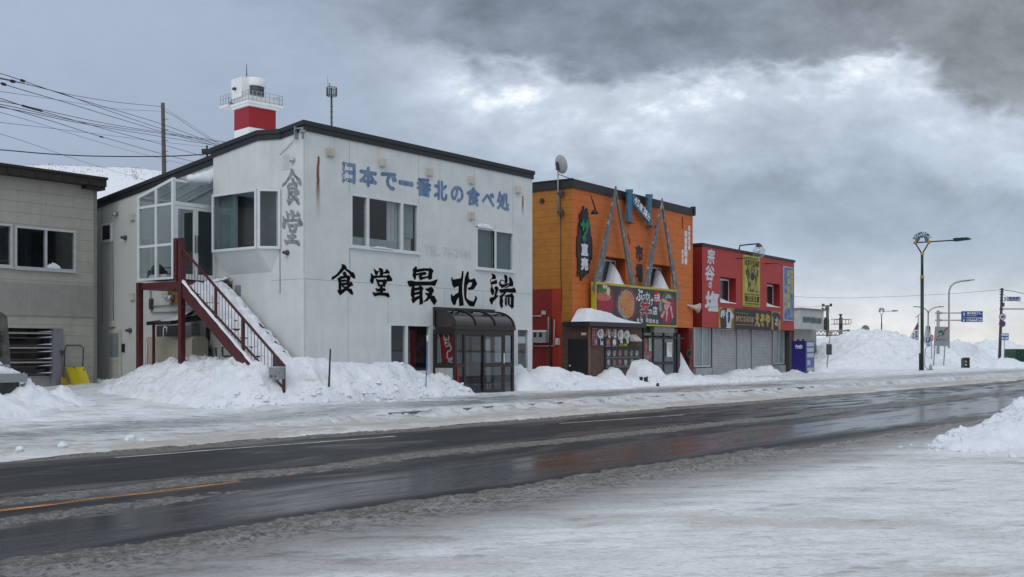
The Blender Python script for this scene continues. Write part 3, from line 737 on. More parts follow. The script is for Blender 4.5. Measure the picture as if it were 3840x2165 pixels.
bay = mb.build('bay', WALLW, diner)
fw = MB(); gl = MB(); cu = MB()
def bayface(a, b, u0=.05):
    a, b = Vector((*a, 0)), Vector((*b, 0)); d = (b - a); L = d.length; d.normalize(); n = Vector((d.y, -d.x, 0)); n = n if n.x < 0 or n.y < 0 else -n
    if n.x > 0: n = -n
    q = lambda s, z, o: a + d * s + n * o + Vector((0, 0, z))
    for (s0, s1, za, zb_) in ((0, L, wt_ - .07, wt_), (0, L, wb_, wb_ + .07), (0, .07, wb_ + .07, wt_ - .07), (L - .07, L, wb_ + .07, wt_ - .07)):
        for o0, o1 in ((.005, .055),):
            P = [q(s, z, o) for o in (o0, o1) for s, z in ((s0, za), (s1, za), (s1, zb_), (s0, zb_))]
            i = fw.add(P)
            for f in ((0, 1, 2, 3), (7, 6, 5, 4), (0, 4, 5, 1), (1, 5, 6, 2), (2, 6, 7, 3), (3, 7, 4, 0)): fw.face(*[i + k for k in f])
    gl.quad(q(.06, wb_ + .06, .02), q(L - .06, wb_ + .06, .02), q(L - .06, wt_ - .06, .02), q(.06, wt_ - .06, .02))
bayface(B[1], B[2]); bayface(B[0], B[1])
bw = fw.build('window', PVC, diner); gl.build('pane', GLASS, bw)
mb = MB()
for k in range(9):                     # curtain folds behind the bay glass
    y0 = 2.35 + k * .08; mb.quad((-.30, y0, wb_ + .05), (-.33, y0 + .04, wb_ + .05), (-.33, y0 + .04, wt_), (-.30, y0, wt_)); mb.quad((-.33, y0 + .04, wb_ + .05), (-.30, y0 + .08, wb_ + .05), (-.30, y0 + .08, wt_), (-.33, y0 + .04, wt_))
mb.build('curtain', mat('green_curtain', (.16, .22, .21), .9, .15, 4), bw)
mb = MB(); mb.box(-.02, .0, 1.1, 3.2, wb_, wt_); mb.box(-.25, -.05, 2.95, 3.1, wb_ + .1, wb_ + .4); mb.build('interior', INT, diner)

# windows of the front
def window(hole, splits, parent=diner, frame=.055, mt=PVC, y0=-.03, y1=.09, panes=None, sill=0.0, glass=GLASS, name='window', mull=.05):
    x0, x1, za, zb = hole; mb = MB()
    mb.box(x0, x1, y0, y1, zb - frame, zb); mb.box(x0, x1, y0, y1, za, za + frame)
    mb.box(x0, x0 + frame, y0 + .002, y1, za + frame, zb - frame); mb.box(x1 - frame, x1, y0 + .002, y1, za + frame, zb - frame)
    for s in splits: mb.box(s - mull, s + mull, y0 + .004, y1, za + frame, zb - frame)
    if sill: mb.box(x0 - .03, x1 + .03, y0 - sill, y1, za - .045, za - .002)
    w = mb.build(name, mt, parent)
    g = MB(); g.quad((x0 + frame, .03, za + frame), (x1 - frame, .03, za + frame), (x1 - frame, .03, zb - frame), (x0 + frame, .03, zb - frame))
    g.build('pane', glass, w); return w
xs = [WB.f(z3(553, 950))[0], WB.f(z3(910, 1000))[0]]
w1 = window(h1, xs, sill=.04)
def drape(parent, x0, x1, za, zb, y, mt, fold=.07, wav=.0):
    mb = MB(); n = int((x1 - x0) / fold); P = []
    for k in range(n + 1): P.append((x0 + (x1 - x0) * k / n, y + (.025 if k % 2 else -.025)))
    for k, (a, b) in enumerate(zip(P, P[1:])): mb.quad((*a, za + wav * k), (*b, za + wav * (k + 1)), (*b, zb), (*a, zb))
    return mb.build('curtain', mt, parent)
xc = WB.f(z3(790, 1000))[0]
drape(w1, xc, xs[1] - .02, h1[2] + .02, h1[3], .17, CURT); drape(w1, xs[1] + .03, h1[1] - .02, h1[2] + .45, h1[3], .16, mat('net_curtain', (.40, .46, .44), .9, .1, 5)); drape(w1, xs[1] + .03, h1[1] - .05, h1[2] + .02, h1[3] - .2, .22, CURT)
mb = MB(); mb.box(h1[0] + .05, xs[1], .12, .2, h1[2] + .05, h1[2] + .30); mb.build('window_board', mat('pale_board', (.42, .46, .47), .7, .1, 4), w1)
w2 = window(h2, [(h2[0] + h2[1]) / 2], sill=.05)
mb = MB(); mb.quad((h2[0], .1, h2[2]), (h2[1], .1, h2[2]), (h2[1], .1, h2[3]), (h2[0], .1, h2[3])); mb.build('blind', mat('blind', (.17, .22, .235), .8, .1, 3), w2)
mb = MB(); mb.box((h2[0] + h2[1]) / 2 - .09, (h2[0] + h2[1]) / 2 - .05, -.02, .02, h2[2] + .02, h2[3] - .03); mb.build('screen_rail', BLACKM, w2)
xs3 = WB.f(z4(830, 900))[0]; w3 = window(h3, [xs3], sill=.03)
w4 = window(h4, [], frame=.07)
mb = MB(); mb.box(h4[0] + .12, h4[1] - .12, .035, .04, h4[2] + .9, h4[2] + 1.13); mb.build('paper_notice', WHITEP, w4)
mb = MB(); mb.box(h4[0], h4[1], .3, .34, h4[2], h4[3]); mb.build('partition', mat('dull_partition', (.22, .18, .16), .8, .3, 3), w4)
# trims round the ground-floor windows, panel joints in the render
JO = mat('panel_joint', (.34, .36, .36), .8, .2, 5)
mb = MB()
def vj(pa, pb):
    a, b = WB.f(pa), WB.f(pb); x = (a[0] + b[0]) / 2; mb.box(x - .006, x + .006, -.002, .0, a[1], b[1])
for pa, pb in ((z3(360, 125), z3(366, 690)), (z3(1088, 285), z3(1090, 795)), (z3(1670, 405), z3(1672, 1030)), (z3(2070, 490), z3(2078, 1095)), (z3(368, 1255), z4(322, 215)), (z3(1090, 1325), z4(948, 270)),
               (z4(303, 265), z4(303, 1030)), (z4(663, 300), z4(667, 635)), (z4(1177, 330), z4(1177, 480)), (z4(1527, 350), z4(1527, 500)), (z4(1638, 420), z4(1638, 520)), (z2(950, 40), z2(965, 830)), (z2(965, 870), z2(962, 1290))): vj(pa, pb)
za_ = (WB.f(z4(100, 240))[1] + WB.f(z4(1900, 372))[1]) / 2; mb.box(0, LW_, -.0025, -.0005, za_ - .006, za_ + .006)
mb.box(-.003, -.001, .0, 1.3, za_ - .006, za_ + .006)
mb.build('panel_joints', JO, diner)

# lettering on the front
BRUSH = {
'食': [[(262,75),(285,68),(340,85),(380,130),(388,180),(330,205),(270,270),(200,340),(130,395),(90,425),(30,455),(12,430),(40,365),(80,355),(140,310),(200,240),(255,160),(270,110),(258,95)],
 [(360,160),(440,210),(500,255),(545,268),(580,320),(597,380),(585,425),(560,425),(500,385),(470,360),(470,330),(420,270),(340,215)],
 [(320,245),(365,265),(385,300),(385,340),(430,335),(470,370),(480,410),(440,400),(380,405),(240,435),(190,400),(220,365),(310,350),(280,290)],
 [(160,410),(185,400),(250,430),(262,500),(255,600),(255,690),(330,650),(360,660),(395,690),(300,770),(225,830),(160,735),(165,700),(190,680),(188,600),(185,500),(160,440)],
 [(375,395),(482,405),(460,450),(445,550),(400,585),(372,560),(380,460)], [(255,450),(340,435),(380,465),(380,495),(255,500)], [(255,525),(380,515),(420,560),(380,575),(300,585),(255,590)],
 [(260,590),(300,585),(340,615),(400,590),(450,540),(465,490),(500,500),(540,570),(530,590),(490,600),(420,650),(500,670),(530,740),(540,800),(520,812),(465,790),(440,750),(370,700),(330,655),(270,620)]],
'堂': [[(1030,185),(1050,180),(1110,230),(1140,245),(1145,290),(1120,340),(1080,340),(1060,290),(1045,220)], [(1110,240),(1180,232),(1180,262),(1125,285)],
 [(1152,190),(1165,165),(1200,160),(1250,185),(1272,230),(1262,350),(1180,350),(1190,245),(1160,215)], [(1340,190),(1360,190),(1400,230),(1425,270),(1420,300),(1250,305),(1250,285),(1320,240)],
 [(965,300),(985,285),(1015,335),(1040,345),(1180,345),(1340,345),(1405,318),(1430,345),(1485,430),(1488,470),(1460,485),(1340,490),(1330,455),(1360,405),(1290,395),(1100,405),(1045,425),(1030,520),(1000,552),(945,500),(942,465),(965,395)],
 [(1085,420),(1105,425),(1150,455),(1168,500),(1175,562),(1185,600),(1140,610),(1115,520),(1085,455)], [(1105,440),(1270,445),(1290,425),(1350,455),(1358,500),(1250,505),(1168,508)], [(1248,500),(1358,490),(1325,560),(1310,625),(1275,620),(1250,590)], [(1130,562),(1320,562),(1300,600),(1140,612)],
 [(1183,560),(1250,560),(1252,760),(1185,760)], [(1075,650),(1090,648),(1115,665),(1280,645),(1310,660),(1328,695),(1320,715),(1250,725),(1110,735),(1085,700)],
 [(1003,750),(1020,740),(1060,765),(1190,745),(1350,765),(1365,750),(1400,790),(1420,840),(1410,872),(1395,878),(1300,835),(1180,825),(1110,835),(1060,858),(1010,790)]],
'最': [[(1975,195),(2050,120),(2085,140),(2080,190),(2068,270),(2065,400),(2040,452),(2020,445),(1972,355),(1985,250)], [(1985,185),(2080,190),(2250,170),(2390,170),(2405,155),(2480,220),(2485,240),(2455,290),(2445,430),(2370,455),(2340,400),(2350,340),(2365,240),(2270,235),(2060,275)],
 [(2060,300),(2150,275),(2270,252),(2310,275),(2320,310),(2290,330),(2230,340),(2190,380),(2360,355),(2370,400),(2300,415),(2210,445),(2165,470),(2120,390),(2125,355),(2150,335),(2060,350)],
 [(1845,490),(1870,475),(1950,465),(2050,490),(2200,490),(2400,490),(2480,470),(2560,435),(2580,450),(2550,530),(2520,598),(2400,585),(2200,588),(2040,595),(1960,605),(1905,630),(1870,570)],
 [(1960,600),(2025,600),(2025,750),(2022,870),(2130,830),(2200,800),(2200,870),(2090,930),(2010,1005),(1980,1015),(1935,910),(1970,905),(1930,820),(1935,700),(1950,640)], [(2130,595),(2180,595),(2240,655),(2215,720),(2215,850),(2232,1020),(2190,1040),(2140,1055),(2140,900),(2135,760),(2140,700)],
 [(2020,640),(2140,625),(2150,695),(2020,720)], [(2020,755),(2140,725),(2145,795),(2022,820)],
 [(2265,660),(2350,650),(2415,612),(2470,660),(2492,715),(2440,800),(2435,825),(2500,840),(2560,960),(2510,1055),(2490,1055),(2440,990),(2390,900),(2330,960),(2245,985),(2240,960),(2290,920),(2335,845),(2265,770),(2275,762),(2360,770),(2370,745),(2310,710)]],
'北': [[(1110,240),(1120,232),(1150,250),(1140,400),(1118,560),(1118,760),(1155,1065),(1110,1080),(1040,1085),(1030,870),(975,960),(960,1040),(925,1065),(890,1050),(850,960),(840,900),(838,820),(850,795),(870,790),(890,845),(950,800),(1022,750),(1025,605),(970,620),(920,648),(880,600),(862,520),(848,440),(850,390),(870,380),(890,435),(910,440),(1080,410)],
 [(1230,245),(1275,255),(1270,340),(1280,435),(1340,440),(1380,420),(1410,405),(1440,460),(1478,550),(1440,610),(1390,685),(1270,695),(1240,645),(1290,630),(1330,600),(1355,515),(1290,508),(1260,540),(1230,590),(1222,700),(1215,860),(1230,905),(1300,950),(1385,972),(1430,880),(1415,850),(1430,830),(1450,845),(1482,895),(1400,1098),(1290,1085),(1230,1010),(1170,910),(1155,800),(1155,560),(1175,400),(1205,320)]],
'端': [[(1825,300),(1840,305),(1890,315),(1930,365),(1930,400),(1915,440),(1870,435),(1820,440),(1805,470),(1810,500),(1790,490),(1785,460),(1830,400),(1845,370),(1820,330)], [(1810,500),(1945,445),(1965,525),(1930,550),(1800,570),(1795,520)],
 [(1815,575),(1840,570),(1850,640),(1890,710),(1885,770),(1860,830),(1830,810),(1800,740),(1790,690),(1815,610)], [(1885,640),(1930,595),(1990,635),(1985,690),(1940,830),(1975,810),(1980,850),(1930,910),(1860,980),(1840,1050),(1810,1040),(1765,940),(1790,875),(1880,860),(1915,700),(1890,665)],
 [(2120,340),(2160,325),(2205,365),(2212,490),(2170,545),(2130,530),(2140,450),(2125,370)], [(2045,440),(2130,470),(2140,480),(2045,470),(2040,540),(2100,565),(2240,520),(2250,545),(2150,620),(2065,650),(2000,560),(1998,525)],
 [(2240,400),(2265,375),(2310,420),(2345,510),(2345,580),(2340,605),(2250,610),(2170,655),(2130,650),(2230,580),(2255,540)], [(1985,675),(2010,680),(2200,660),(2320,660),(2365,625),(2400,680),(2412,745),(2370,765),(2180,745),(2120,755),(2040,775),(2010,720)],
 [(2120,755),(2180,745),(2150,790),(2085,870),(2100,960),(2085,1040),(2105,1080),(2065,1135),(2045,1130),(2015,1040),(2010,980),(2020,880),(2005,840),(2050,815)], [(2120,830),(2250,800),(2310,770),(2365,850),(2355,930),(2355,1100),(2310,1155),(2285,1110),(2250,1080),(2280,1050),(2285,870),(2170,875)],
 [(2140,880),(2185,880),(2190,1070),(2165,1092),(2140,1040)], [(2205,885),(2255,870),(2255,1040),(2290,1100),(2250,1080),(2210,1040)]]}
zA = Z(1240, 980, 400 / 2576); zB = Z(1560, 980, 400 / 2576)
LETB = mat('flat_black_letters', (.006, .006, .007), .8, .2, 4, spec=.08)
for ch, zz in (('食', zA), ('堂', zA), ('最', zA), ('北', zB), ('端', zB)):
    mb = MB()
    for k, poly in enumerate(BRUSH[ch]):
        pts = [WB.f(zz(*p)) for p in poly]
        y = -.004 - k * .0012
        mb.ngon([(a, y, b) for a, b in pts])
    mb.build('brush_character', LETB, diner)
# faded grey pair of characters painted down the side face
mb = MB()
def bbox(P): q = [p for poly in P for p in poly]; return min(p[0] for p in q), max(p[0] for p in q), min(p[1] for p in q), max(p[1] for p in q)
zC = Z(1040, 600, 360 / 1452)
for ch, (xa, xb, ya, yb) in (('食', (68, 370, 128, 700)), ('堂', (72, 388, 752, 1305))):
    a0, a1, b0, b1 = bbox(BRUSH[ch])
    for k, poly in enumerate(BRUSH[ch]):
        pts = []
        for p in poly:
            fx, fy = (p[0] - a0) / (a1 - a0), (p[1] - b0) / (b1 - b0)
            pts.append(WB.sd(zC(xa + fx * (xb - xa), ya + fy * (yb - ya)), 0))
        mb.ngon([(-.004 - k * .001, a, b) for a, b in pts])
def fadedmat(name, c0, c1, lo, hi, sc, hole=.0):
    m, nt, b = newmat(name); co = objco(nt); x, y, z = xyz(nt, co); n = nz(nt, co, sc, 7, .68)
    nt.links.new(mixc(nt, n.sm(lo, hi), c0, c1), b.inputs['Base Color']); b.inputs['Roughness'].default_value = .75
    if hole:
        tr = nt.nodes.new('ShaderNodeBsdfTransparent'); mx = nt.nodes.new('ShaderNodeMixShader'); out = nt.nodes['Material Output']
        f = nz(nt, co, 9, 6, .7).sm(hole - .06, hole + .05) if not callable(hole) else hole(nt, co, x, y, z)
        nt.links.new(f.k, mx.inputs[0]); nt.links.new(b.outputs[0], mx.inputs[1]); nt.links.new(tr.outputs[0], mx.inputs[2]); nt.links.new(mx.outputs[0], out.inputs[0])
    return m
mb.build('lettering', fadedmat('worn_grey_paint', (.13, .135, .13), (.30, .32, .32), .35, .6, 5), diner, label='worn grey characters down the corner')
mb = MB()
for ch, (xa, ya, xb, yb) in (('日', (285, 357, 428, 590)), ('本', (463, 398, 655, 628)), ('で', (690, 455, 862, 660)), ('一', (876, 548, 1034, 612)), ('番', (1064, 515, 1222, 728)), ('北', (1246, 543, 1388, 768)), ('の', (1424, 600, 1558, 787)), ('食', (1587, 612, 1730, 826)), ('べ', (1750, 665, 1884, 830)), ('処', (1904, 662, 2038, 872))):
    a = WB.f(z3(xa, (ya + yb) / 2)); b = WB.f(z3(xb, (ya + yb) / 2)); t = WB.f(z3((xa + xb) / 2, ya))[1]; l = WB.f(z3((xa + xb) / 2, yb))[1]
    # photo boxes of tilted characters include the perspective slope; take half of it off
    sl = (b[0] - a[0]) * .0
    mb.text(ch, a[0] + .03, b[0] - .03, l + .05, t - .05, -.004, .032)
x9 = WB.f(z3(352, 470))[0]
def hole日(nt, co, x, y, z):
    f = nz(nt, co, 16, 6, .75).sm(.44, .52) * x.sm(x9 + .02, x9 - .02)
    return f.max(nz(nt, co, 14, 6, .7).sm(.64, .70) * .8)
mb.build('lettering', fadedmat('faded_blue_paint', (.085, .155, .31), (.20, .29, .44), .35, .65, 3, hole日), diner, label='faded blue line of characters under the roof')
mb = MB(); a = WB.f(z3(1150, 1270)); b = WB.f(z3(1632, 1330)); mb.text('TEL. 76-2444', a[0], b[0], (a[1] + b[1]) / 2 - .14, (a[1] + b[1]) / 2 + .14, -.004, .006)
mb.build('lettering', fadedmat('ghost_paint', (.53, .56, .565), (.62, .65, .65), .3, .7, 6), diner, label='almost vanished telephone number')
# small fittings on the front: vent hoods, bracket lamp, round vent, plates
for (px, py) in ((155, 260), (700, 368), (1190, 467), (1630, 552), (1630, 926), (2117, 650)):
    c = WB.f(z3(px, py)); s = .115; mb = MB(); mb.box(c[0] - s, c[0] + s, -.07, -.002, c[1] - s, c[1] + s); mb.box(c[0] - s - .008, c[0] + s + .008, -.085, -.07, c[1] - s * .85, c[1] + s + .006)
    mb.build('vent_hood', BEIGE, diner)
def rvent(p, r=.07, x=0):
    c = WB.sd(p, x); mb = MB(); mb.lathe((x - .002, c[0], c[1]), [(r, 0), (r, -.05), (r * .6, -.06), (r * .6, -.16), (.001, -.17)], 16, 'x'); mb.build('round_vent', DKMET, diner)
rvent(z2(870, 723)); rvent(z1(712, 1002), .075); rvent(z1(686, 497), .075)
c = WB.sd(z2(900, 222)); mb = MB(); mb.lathe((-.01, *c), [(.06, 0), (.06, -.04), (.045, -.10), (.001, -.13)], 16, 'x'); mb.lathe((-.03, c[0], c[1]), [(.075, -.02), (.08, .04), (.001, .075)], 14); mb.build('security_lamp', SILV, diner)
c = WB.sd(z2(860, 230)); mb = MB(); mb.box(-.008, -.001, c[0] - .13, c[0] + .13, c[1] - .2, c[1] + .2); mb.build('cover_plate', mat('plate_grey', (.52, .55, .56), .5), diner)
c = WB.sd(z2(602, 928)); mb = MB(); mb.box(-.05, -.001, c[0] - .1, c[0] + .1, c[1] - .14, c[1] + .14); mb.build('socket_box', GREYMET, diner)
c = WB.sd(z2(925, 72)); mb = MB(); mb.box(-.12, -.001, c[0] - .02, c[0] + .02, c[1] - .16, c[1] + .16); mb.tube([(-.1, c[0], c[1] + .1), (-.1, c[0] - .3, c[1] + .08)], .02, 6); mb.tube([(-.1, c[0] - .28, c[1] + .1), (-.1, c[0] - .3, c[1] - .2)], .03, 6); mb.box(-.16, -.04, c[0] - .36, c[0] - .24, c[1] - .05, c[1] + .03)
mb.tube([(-.05, c[0], c[1] - .1), (-.03, c[0] + .4, c[1] - .35), (-.015, .95, c[1] - .5), (-.012, .93, 3.0)], .009, 5)
mb.build('bracket_lamp', GREYMET, diner)
# narrow side window, side door and hoods on the long wall
def sidebox(name, mt, a, b, x0, x1, parent=diner):
    p, q = WB.sd(a), WB.sd(b); mb = MB(); mb.box(x0, x1, p[0], q[0], p[1], q[1]); return mb.build(name, mt, parent)
w = sidebox('window', PVC, z1(557, 422), z1(613, 518), -.05, -.002); sidebox('pane', DARKGL, z1(566, 434), z1(606, 506), -.056, -.051, w)
dd = sidebox('door', mat('cream_door', (.50, .49, .44), .55, .1, 3, streak=.2), z1(598, 998), z1(667, 1300), -.06, -.002); sidebox('pane', GREYGL, z1(608, 1018), z1(655, 1148), -.066, -.061, dd); sidebox('panel', mat('door_panel', (.42, .41, .37), .55), z1(606, 1160), z1(657, 1290), -.068, -.061, dd)
sidebox('intercom', BLACKM, z1(670, 1075), z1(681, 1120), -.05, -.002)
for p in ((726, 385), (727, 820), (618, 965)):
    c = WB.sd(z1(*p)); mb = MB(); mb.box(-.09, -.002, c[0] - .11, c[0] + .11, c[1] - .1, c[1] + .1); mb.build('vent_hood', BEIGE, diner)
c = WB.sd(z1(640, 368)); mb = MB(); mb.tube([(0, c[0], c[1]), (-.10, c[0], c[1]), (-.14, c[0], c[1] - .06)], .06, 10); mb.build('pipe_hood', SILV, diner)
# cables down the side wall
mb = MB(); a = WB.sd(z1(616, 515)); b = WB.sd(z1(620, 965)); mb.tube([(-.012, *a), (-.012, *b)], .012, 5); a = WB.sd(z1(556, 330)); b = WB.sd(z1(560, 960)); mb.tube([(-.012, *a), (-.012, *b)], .008, 5)
mb.build('wall_cable', mat('cable_grey', (.20, .20, .18), .7), diner)
# snow left on the second-floor sills
def snowblob(name, parent, pts, y0, y1, h, mt=SNOW, n=14):
    """rounded snow cap along a line of points (x, z) between two depths"""
    mb = MB(); mb.sm = True; rows = []
    for i in range(n + 1):
        f = i / n; k = f * (len(pts) - 1); j = min(int(k), len(pts) - 2); t = k - j
        x = pts[j][0] * (1 - t) + pts[j + 1][0] * t; z = pts[j][1] * (1 - t) + pts[j + 1][1] * t
        hh = h * math.sin(math.pi * min(1, max(0, f * .96 + .02))) ** .5 * (.75 + .5 * random.random())
        rows.append(mb.add([(x, y0, z), (x, y0 - .01, z + hh * .45), (x, y0 + (y1 - y0) * .2, z + hh * .9), (x, (y0 + y1) / 2, z + hh), (x, y1, z + hh * .9), (x, y1, z)]))
    for A, B_ in zip(rows, rows[1:]):
        for j in range(5): mb.face(A + j, A + j + 1, B_ + j + 1, B_ + j)
    return mb.build(name, mt, parent)
random.seed(5)
snowblob('snow_cap', w2, [(h2[0], h2[3]), (h2[0] + (h2[1] - h2[0]) * .42, h2[3] - .01)], -.07, .0, .13)
snowblob('snow_cap', w1, [(xs[0] + .1, h1[2] + .02), (xs[0] + 1.0, h1[2] + .02)], -.06, .02, .06)

# ---------------------------------------------------------------- glass entrance porch
porch = place(thing('entrance_porch', 'dark brown glazed entrance porch with a curved smoked roof on the white diner', 'porch'), WB)
zt = WB.f(z4(1260, 690), -PD)[1]; ztop = WB.f(z4(1075, 500), 0)[1]; zmid = WB.f(z4(1400, 1018), -PD)[1]; zdt = WB.f(z4(1450, 735), -PD)[1]
X0, X1 = PX0, PX1; YF = -PD; fr = .06
mb = MB()
for x in (X0, X1 - .09):
    for y in (YF, -.09): mb.box(x, x + .09, y, y + .088, .0, zt)
mb.box(X0 - .03, X1 + .03, YF - .04, YF + .12, zt, zt + .13); mb.box(X0 + .09, X1 - .09, YF + .004, YF + .06, zt - .16, zt - .001); mb.box(X0 + .09, X1 - .09, YF + .003, YF + .07, .02, .14)
for x in (X0 + .004, X1 - .064): mb.box(x, x + .06, YF + .088, -.09, zt - .14, zt - .001); mb.box(x, x + .06, YF + .088, -.09, zmid - .07, zmid + .07); mb.box(x, x + .06, YF + .088, -.09, zt + .002, zt + .1)
d0, d1 = WB.f(z4(1362, 900), YF)[0], WB.f(z4(1722, 900), YF)[0]; dm = WB.f(z4(1540, 900), YF)[0]
for x in (d0, d1): mb.box(x - .045, x + .045, YF + .001, YF + .075, .14, zt - .16)
for a, b in ((X0 + .09, d0 - .045), (d1 + .045, X1 - .09)): mb.box(a, b, YF + .005, YF + .05, zmid - .06, zmid + .06)
mb.box(X0, X1, -.10, .0, ztop - .06, ztop + .04)
# curved roof ribs
def arc(t): a = t * math.pi / 2; return (YF - .02) + (1 - math.cos(math.pi / 2 - a)) * 0 + (-.06 - YF) * (1 - math.cos(a)), zt + .12 + (ztop - .04 - zt - .12) * math.sin(a)
A = [arc(k / 12) for k in range(13)]
for k in range(4):
    x = X0 + .02 + (X1 - X0 - .04) * k / 3
    for (ya, za), (yb, zb_) in zip(A, A[1:]): mb.bar((x, ya, za), (x, yb, zb_), .045, .035, up=(1, 0, 0))
for x in (X0 + .03, X1 - .03): mb.bar((x, -.05, zt + .1), (x, -.05, ztop), .07)
mb.build('frame', BROWN, porch)
mb = MB(); mb.sm = True
for (ya, za), (yb, zb_) in zip(A, A[1:]): mb.quad((X0 + .03, ya + .01, za - .01), (X1 - .03, ya + .01, za - .01), (X1 - .03, yb + .01, zb_ - .01), (X0 + .03, yb + .01, zb_ - .01))
mb.sm = False
for x in (X0 + .03, X1 - .03): mb.ngon([(x, a + .01, b) for a, b in A] + [(x, -.06, zt + .1)])
mb.build('curved_roof', SMOKE, porch)
for a, b in ((X0 + .09, d0), (d1, X1 - .09)): mb = MB(); mb.quad((a, YF + .03, .14), (b, YF + .03, .14), (b, YF + .03, zt - .16), (a, YF + .03, zt - .16)); mb.build('pane', PORCHGL, porch)
for x in (X0 + .03, X1 - .03): mb = MB(); mb.quad((x, YF + .088, zmid), (x, -.09, zmid), (x, -.09, zt - .14), (x, YF + .088, zt - .14)); mb.build('pane', PORCHGL, porch)
mb = MB()
GPAN = mat('grey_panel', (.42, .44, .44), .6)
for x in (X0 + .015, X1 - .04): mb = MB(); mb.box(x, x + .025, YF + .088, -.09, .0, zmid - .07); mb.build('lower_panel', GPAN, porch)
def slider(xa, xb, y, handle, midrail=True):
    mb = MB(); mb.box(xa, xa + .055, y, y + .035, .14, zdt); mb.box(xb - .055, xb, y, y + .035, .14, zdt); mb.box(xa + .055, xb - .055, y + .001, y + .034, .14, .26); mb.box(xa + .055, xb - .055, y + .001, y + .034, zdt - .07, zdt)
    if midrail: mb.box(xa + .055, xb - .055, y + .001, y + .034, zmid - .06, zmid + .06)
    d = mb.build('door', BROWN, porch); g = MB(); g.quad((xa + .05, y + .018, .2), (xb - .05, y + .018, .2), (xb - .05, y + .018, zdt - .05), (xa + .05, y + .018, zdt - .05)); g.build('pane', PORCHGL, d)
    if handle: g = MB(); g.box(handle - .02, handle + .02, y - .02, y, zmid + .05, zmid + .36); g.build('handle', WHITEP, d)
    return d
slider(d0 + .05, dm + .03, YF + .045, None, False); dr = slider(dm - .03, d1 - .05, YF + .004, d1 - .02)
mb = MB(); mb.box(dm + .1, dm + .32, YF + .03, YF + .033, zdt - .5, zdt - .15); mb.build('notice', mat('notice_paper', (.55, .60, .68), .7, .2, 30), dr)
mb = MB(); mb.box(X0, X1, YF - .02, -.02, -.1, .02); mb.build('floor', DKMET, porch)
# the house door behind the porch, sunk in the wall
idr = window((hd[0], hd[1], hd[2], hd[3]), [(hd[0] + hd[1]) / 2], mt=BROWN, name='inner_door', parent=diner, mull=.06)
# banner, stool and broom kept inside the porch
bn = place(thing('red_banner', 'red cloth banner with white characters leaning inside the porch side window', 'banner'), WB)
xb_ = X0 + .10; mb = MB(); P = [WB.sd(z4(1132, 735), X0 + .12), WB.sd(z4(1250, 735), X0 + .12), WB.sd(z4(1262, 1010), X0 + .12), WB.sd(z4(1180, 1010), X0 + .12)]
# y grows to the left in the photo, so the cloth hangs from the upper left to the lower right
dyw = P[0][0] - P[2][0]
cl = [(P[0][0], P[0][1]), (P[0][0] - .62, P[0][1]), (P[3][0] - .62, .35), (P[3][0] - .1, .35)]
mb.ngon([(xb_, a, b) for a, b in cl]); mb.build('cloth', RED, bn)
mb = MB()
zz_ = [WB.sd(z4(1190, y), xb_ - .004)[1] for y in (760, 815, 865, 930, 985)]
for k, ch in enumerate('いらっしゃ'):
    cx = P[0][0] - .30 - .045 * k; s_ = .15
    vs, fs, a0, a1, b0, b1 = glyphs(ch); kx = s_ * 1.5 / (a1 - a0); kz = s_ * 1.5 / (b1 - b0)
    for q, (oy, oz) in enumerate(((0, 0), (.012, 0), (-.012, 0), (0, .012))):
        i = mb.add([(xb_ - .005 - q * .001, cx + s_ * .75 - (a - a0) * kx + oy, zz_[k] - s_ * .75 + (b - b0) * kz + oz) for a, b in vs])
        for f in fs: mb.face(*[i + e for e in f])
mb.build('lettering', WHITEP, bn)
mb = MB(); mb.tube([(xb_ + .02, P[0][0] + .02, P[0][1] + .1), (xb_ + .02, P[3][0] + .05, .05)], .012, 6); mb.build('pole', WHITEP, bn)
st = place(thing('stool', 'small dark stool with a thin backrest standing behind the sliding porch door', 'stool'), WB)
sx, sy = dm + .42, YF + .42
mb = MB(); mb.box(sx - .2, sx + .2, sy - .17, sy + .17, .42, .47); mb.build('seat', DKMET, st)
for a in (-.17, .17):
    for b in (-.14, .14): mb = MB(); mb.tube([(sx + a, sy + b, .03), (sx + a * .9, sy + b * .9, .43)], .018, 6); mb.build('leg', DKMET, st)
mb = MB(); mb.bar((sx - .16, sy - .13, .2), (sx + .16, sy - .13, .2), .02); mb.bar((sx - .16, sy + .13, .2), (sx + .16, sy + .13, .2), .02); mb.build('stretcher', DKMET, st)
mb = MB(); mb.tube([(sx - .2, sy + .14, .45), (sx - .22, sy + .14, .75), (sx - .28, sy + .14, .95)], .02, 6); mb.build('backrest', DKMET, st)
# red banner behind the open window left of the porch
mb = MB(); xa_ = WB.f(z4(960, 900))[0]; mb.quad((xa_, .5, .8), (h3[1] - .1, .5, .8), (h3[1] - .1, .45, h3[3] - .15), (xa_ + .05, .45, h3[3] - .15)); mb.build('red_curtain', mat('dim_red_cloth', (.22, .02, .02), .9, .2, 3), w3)

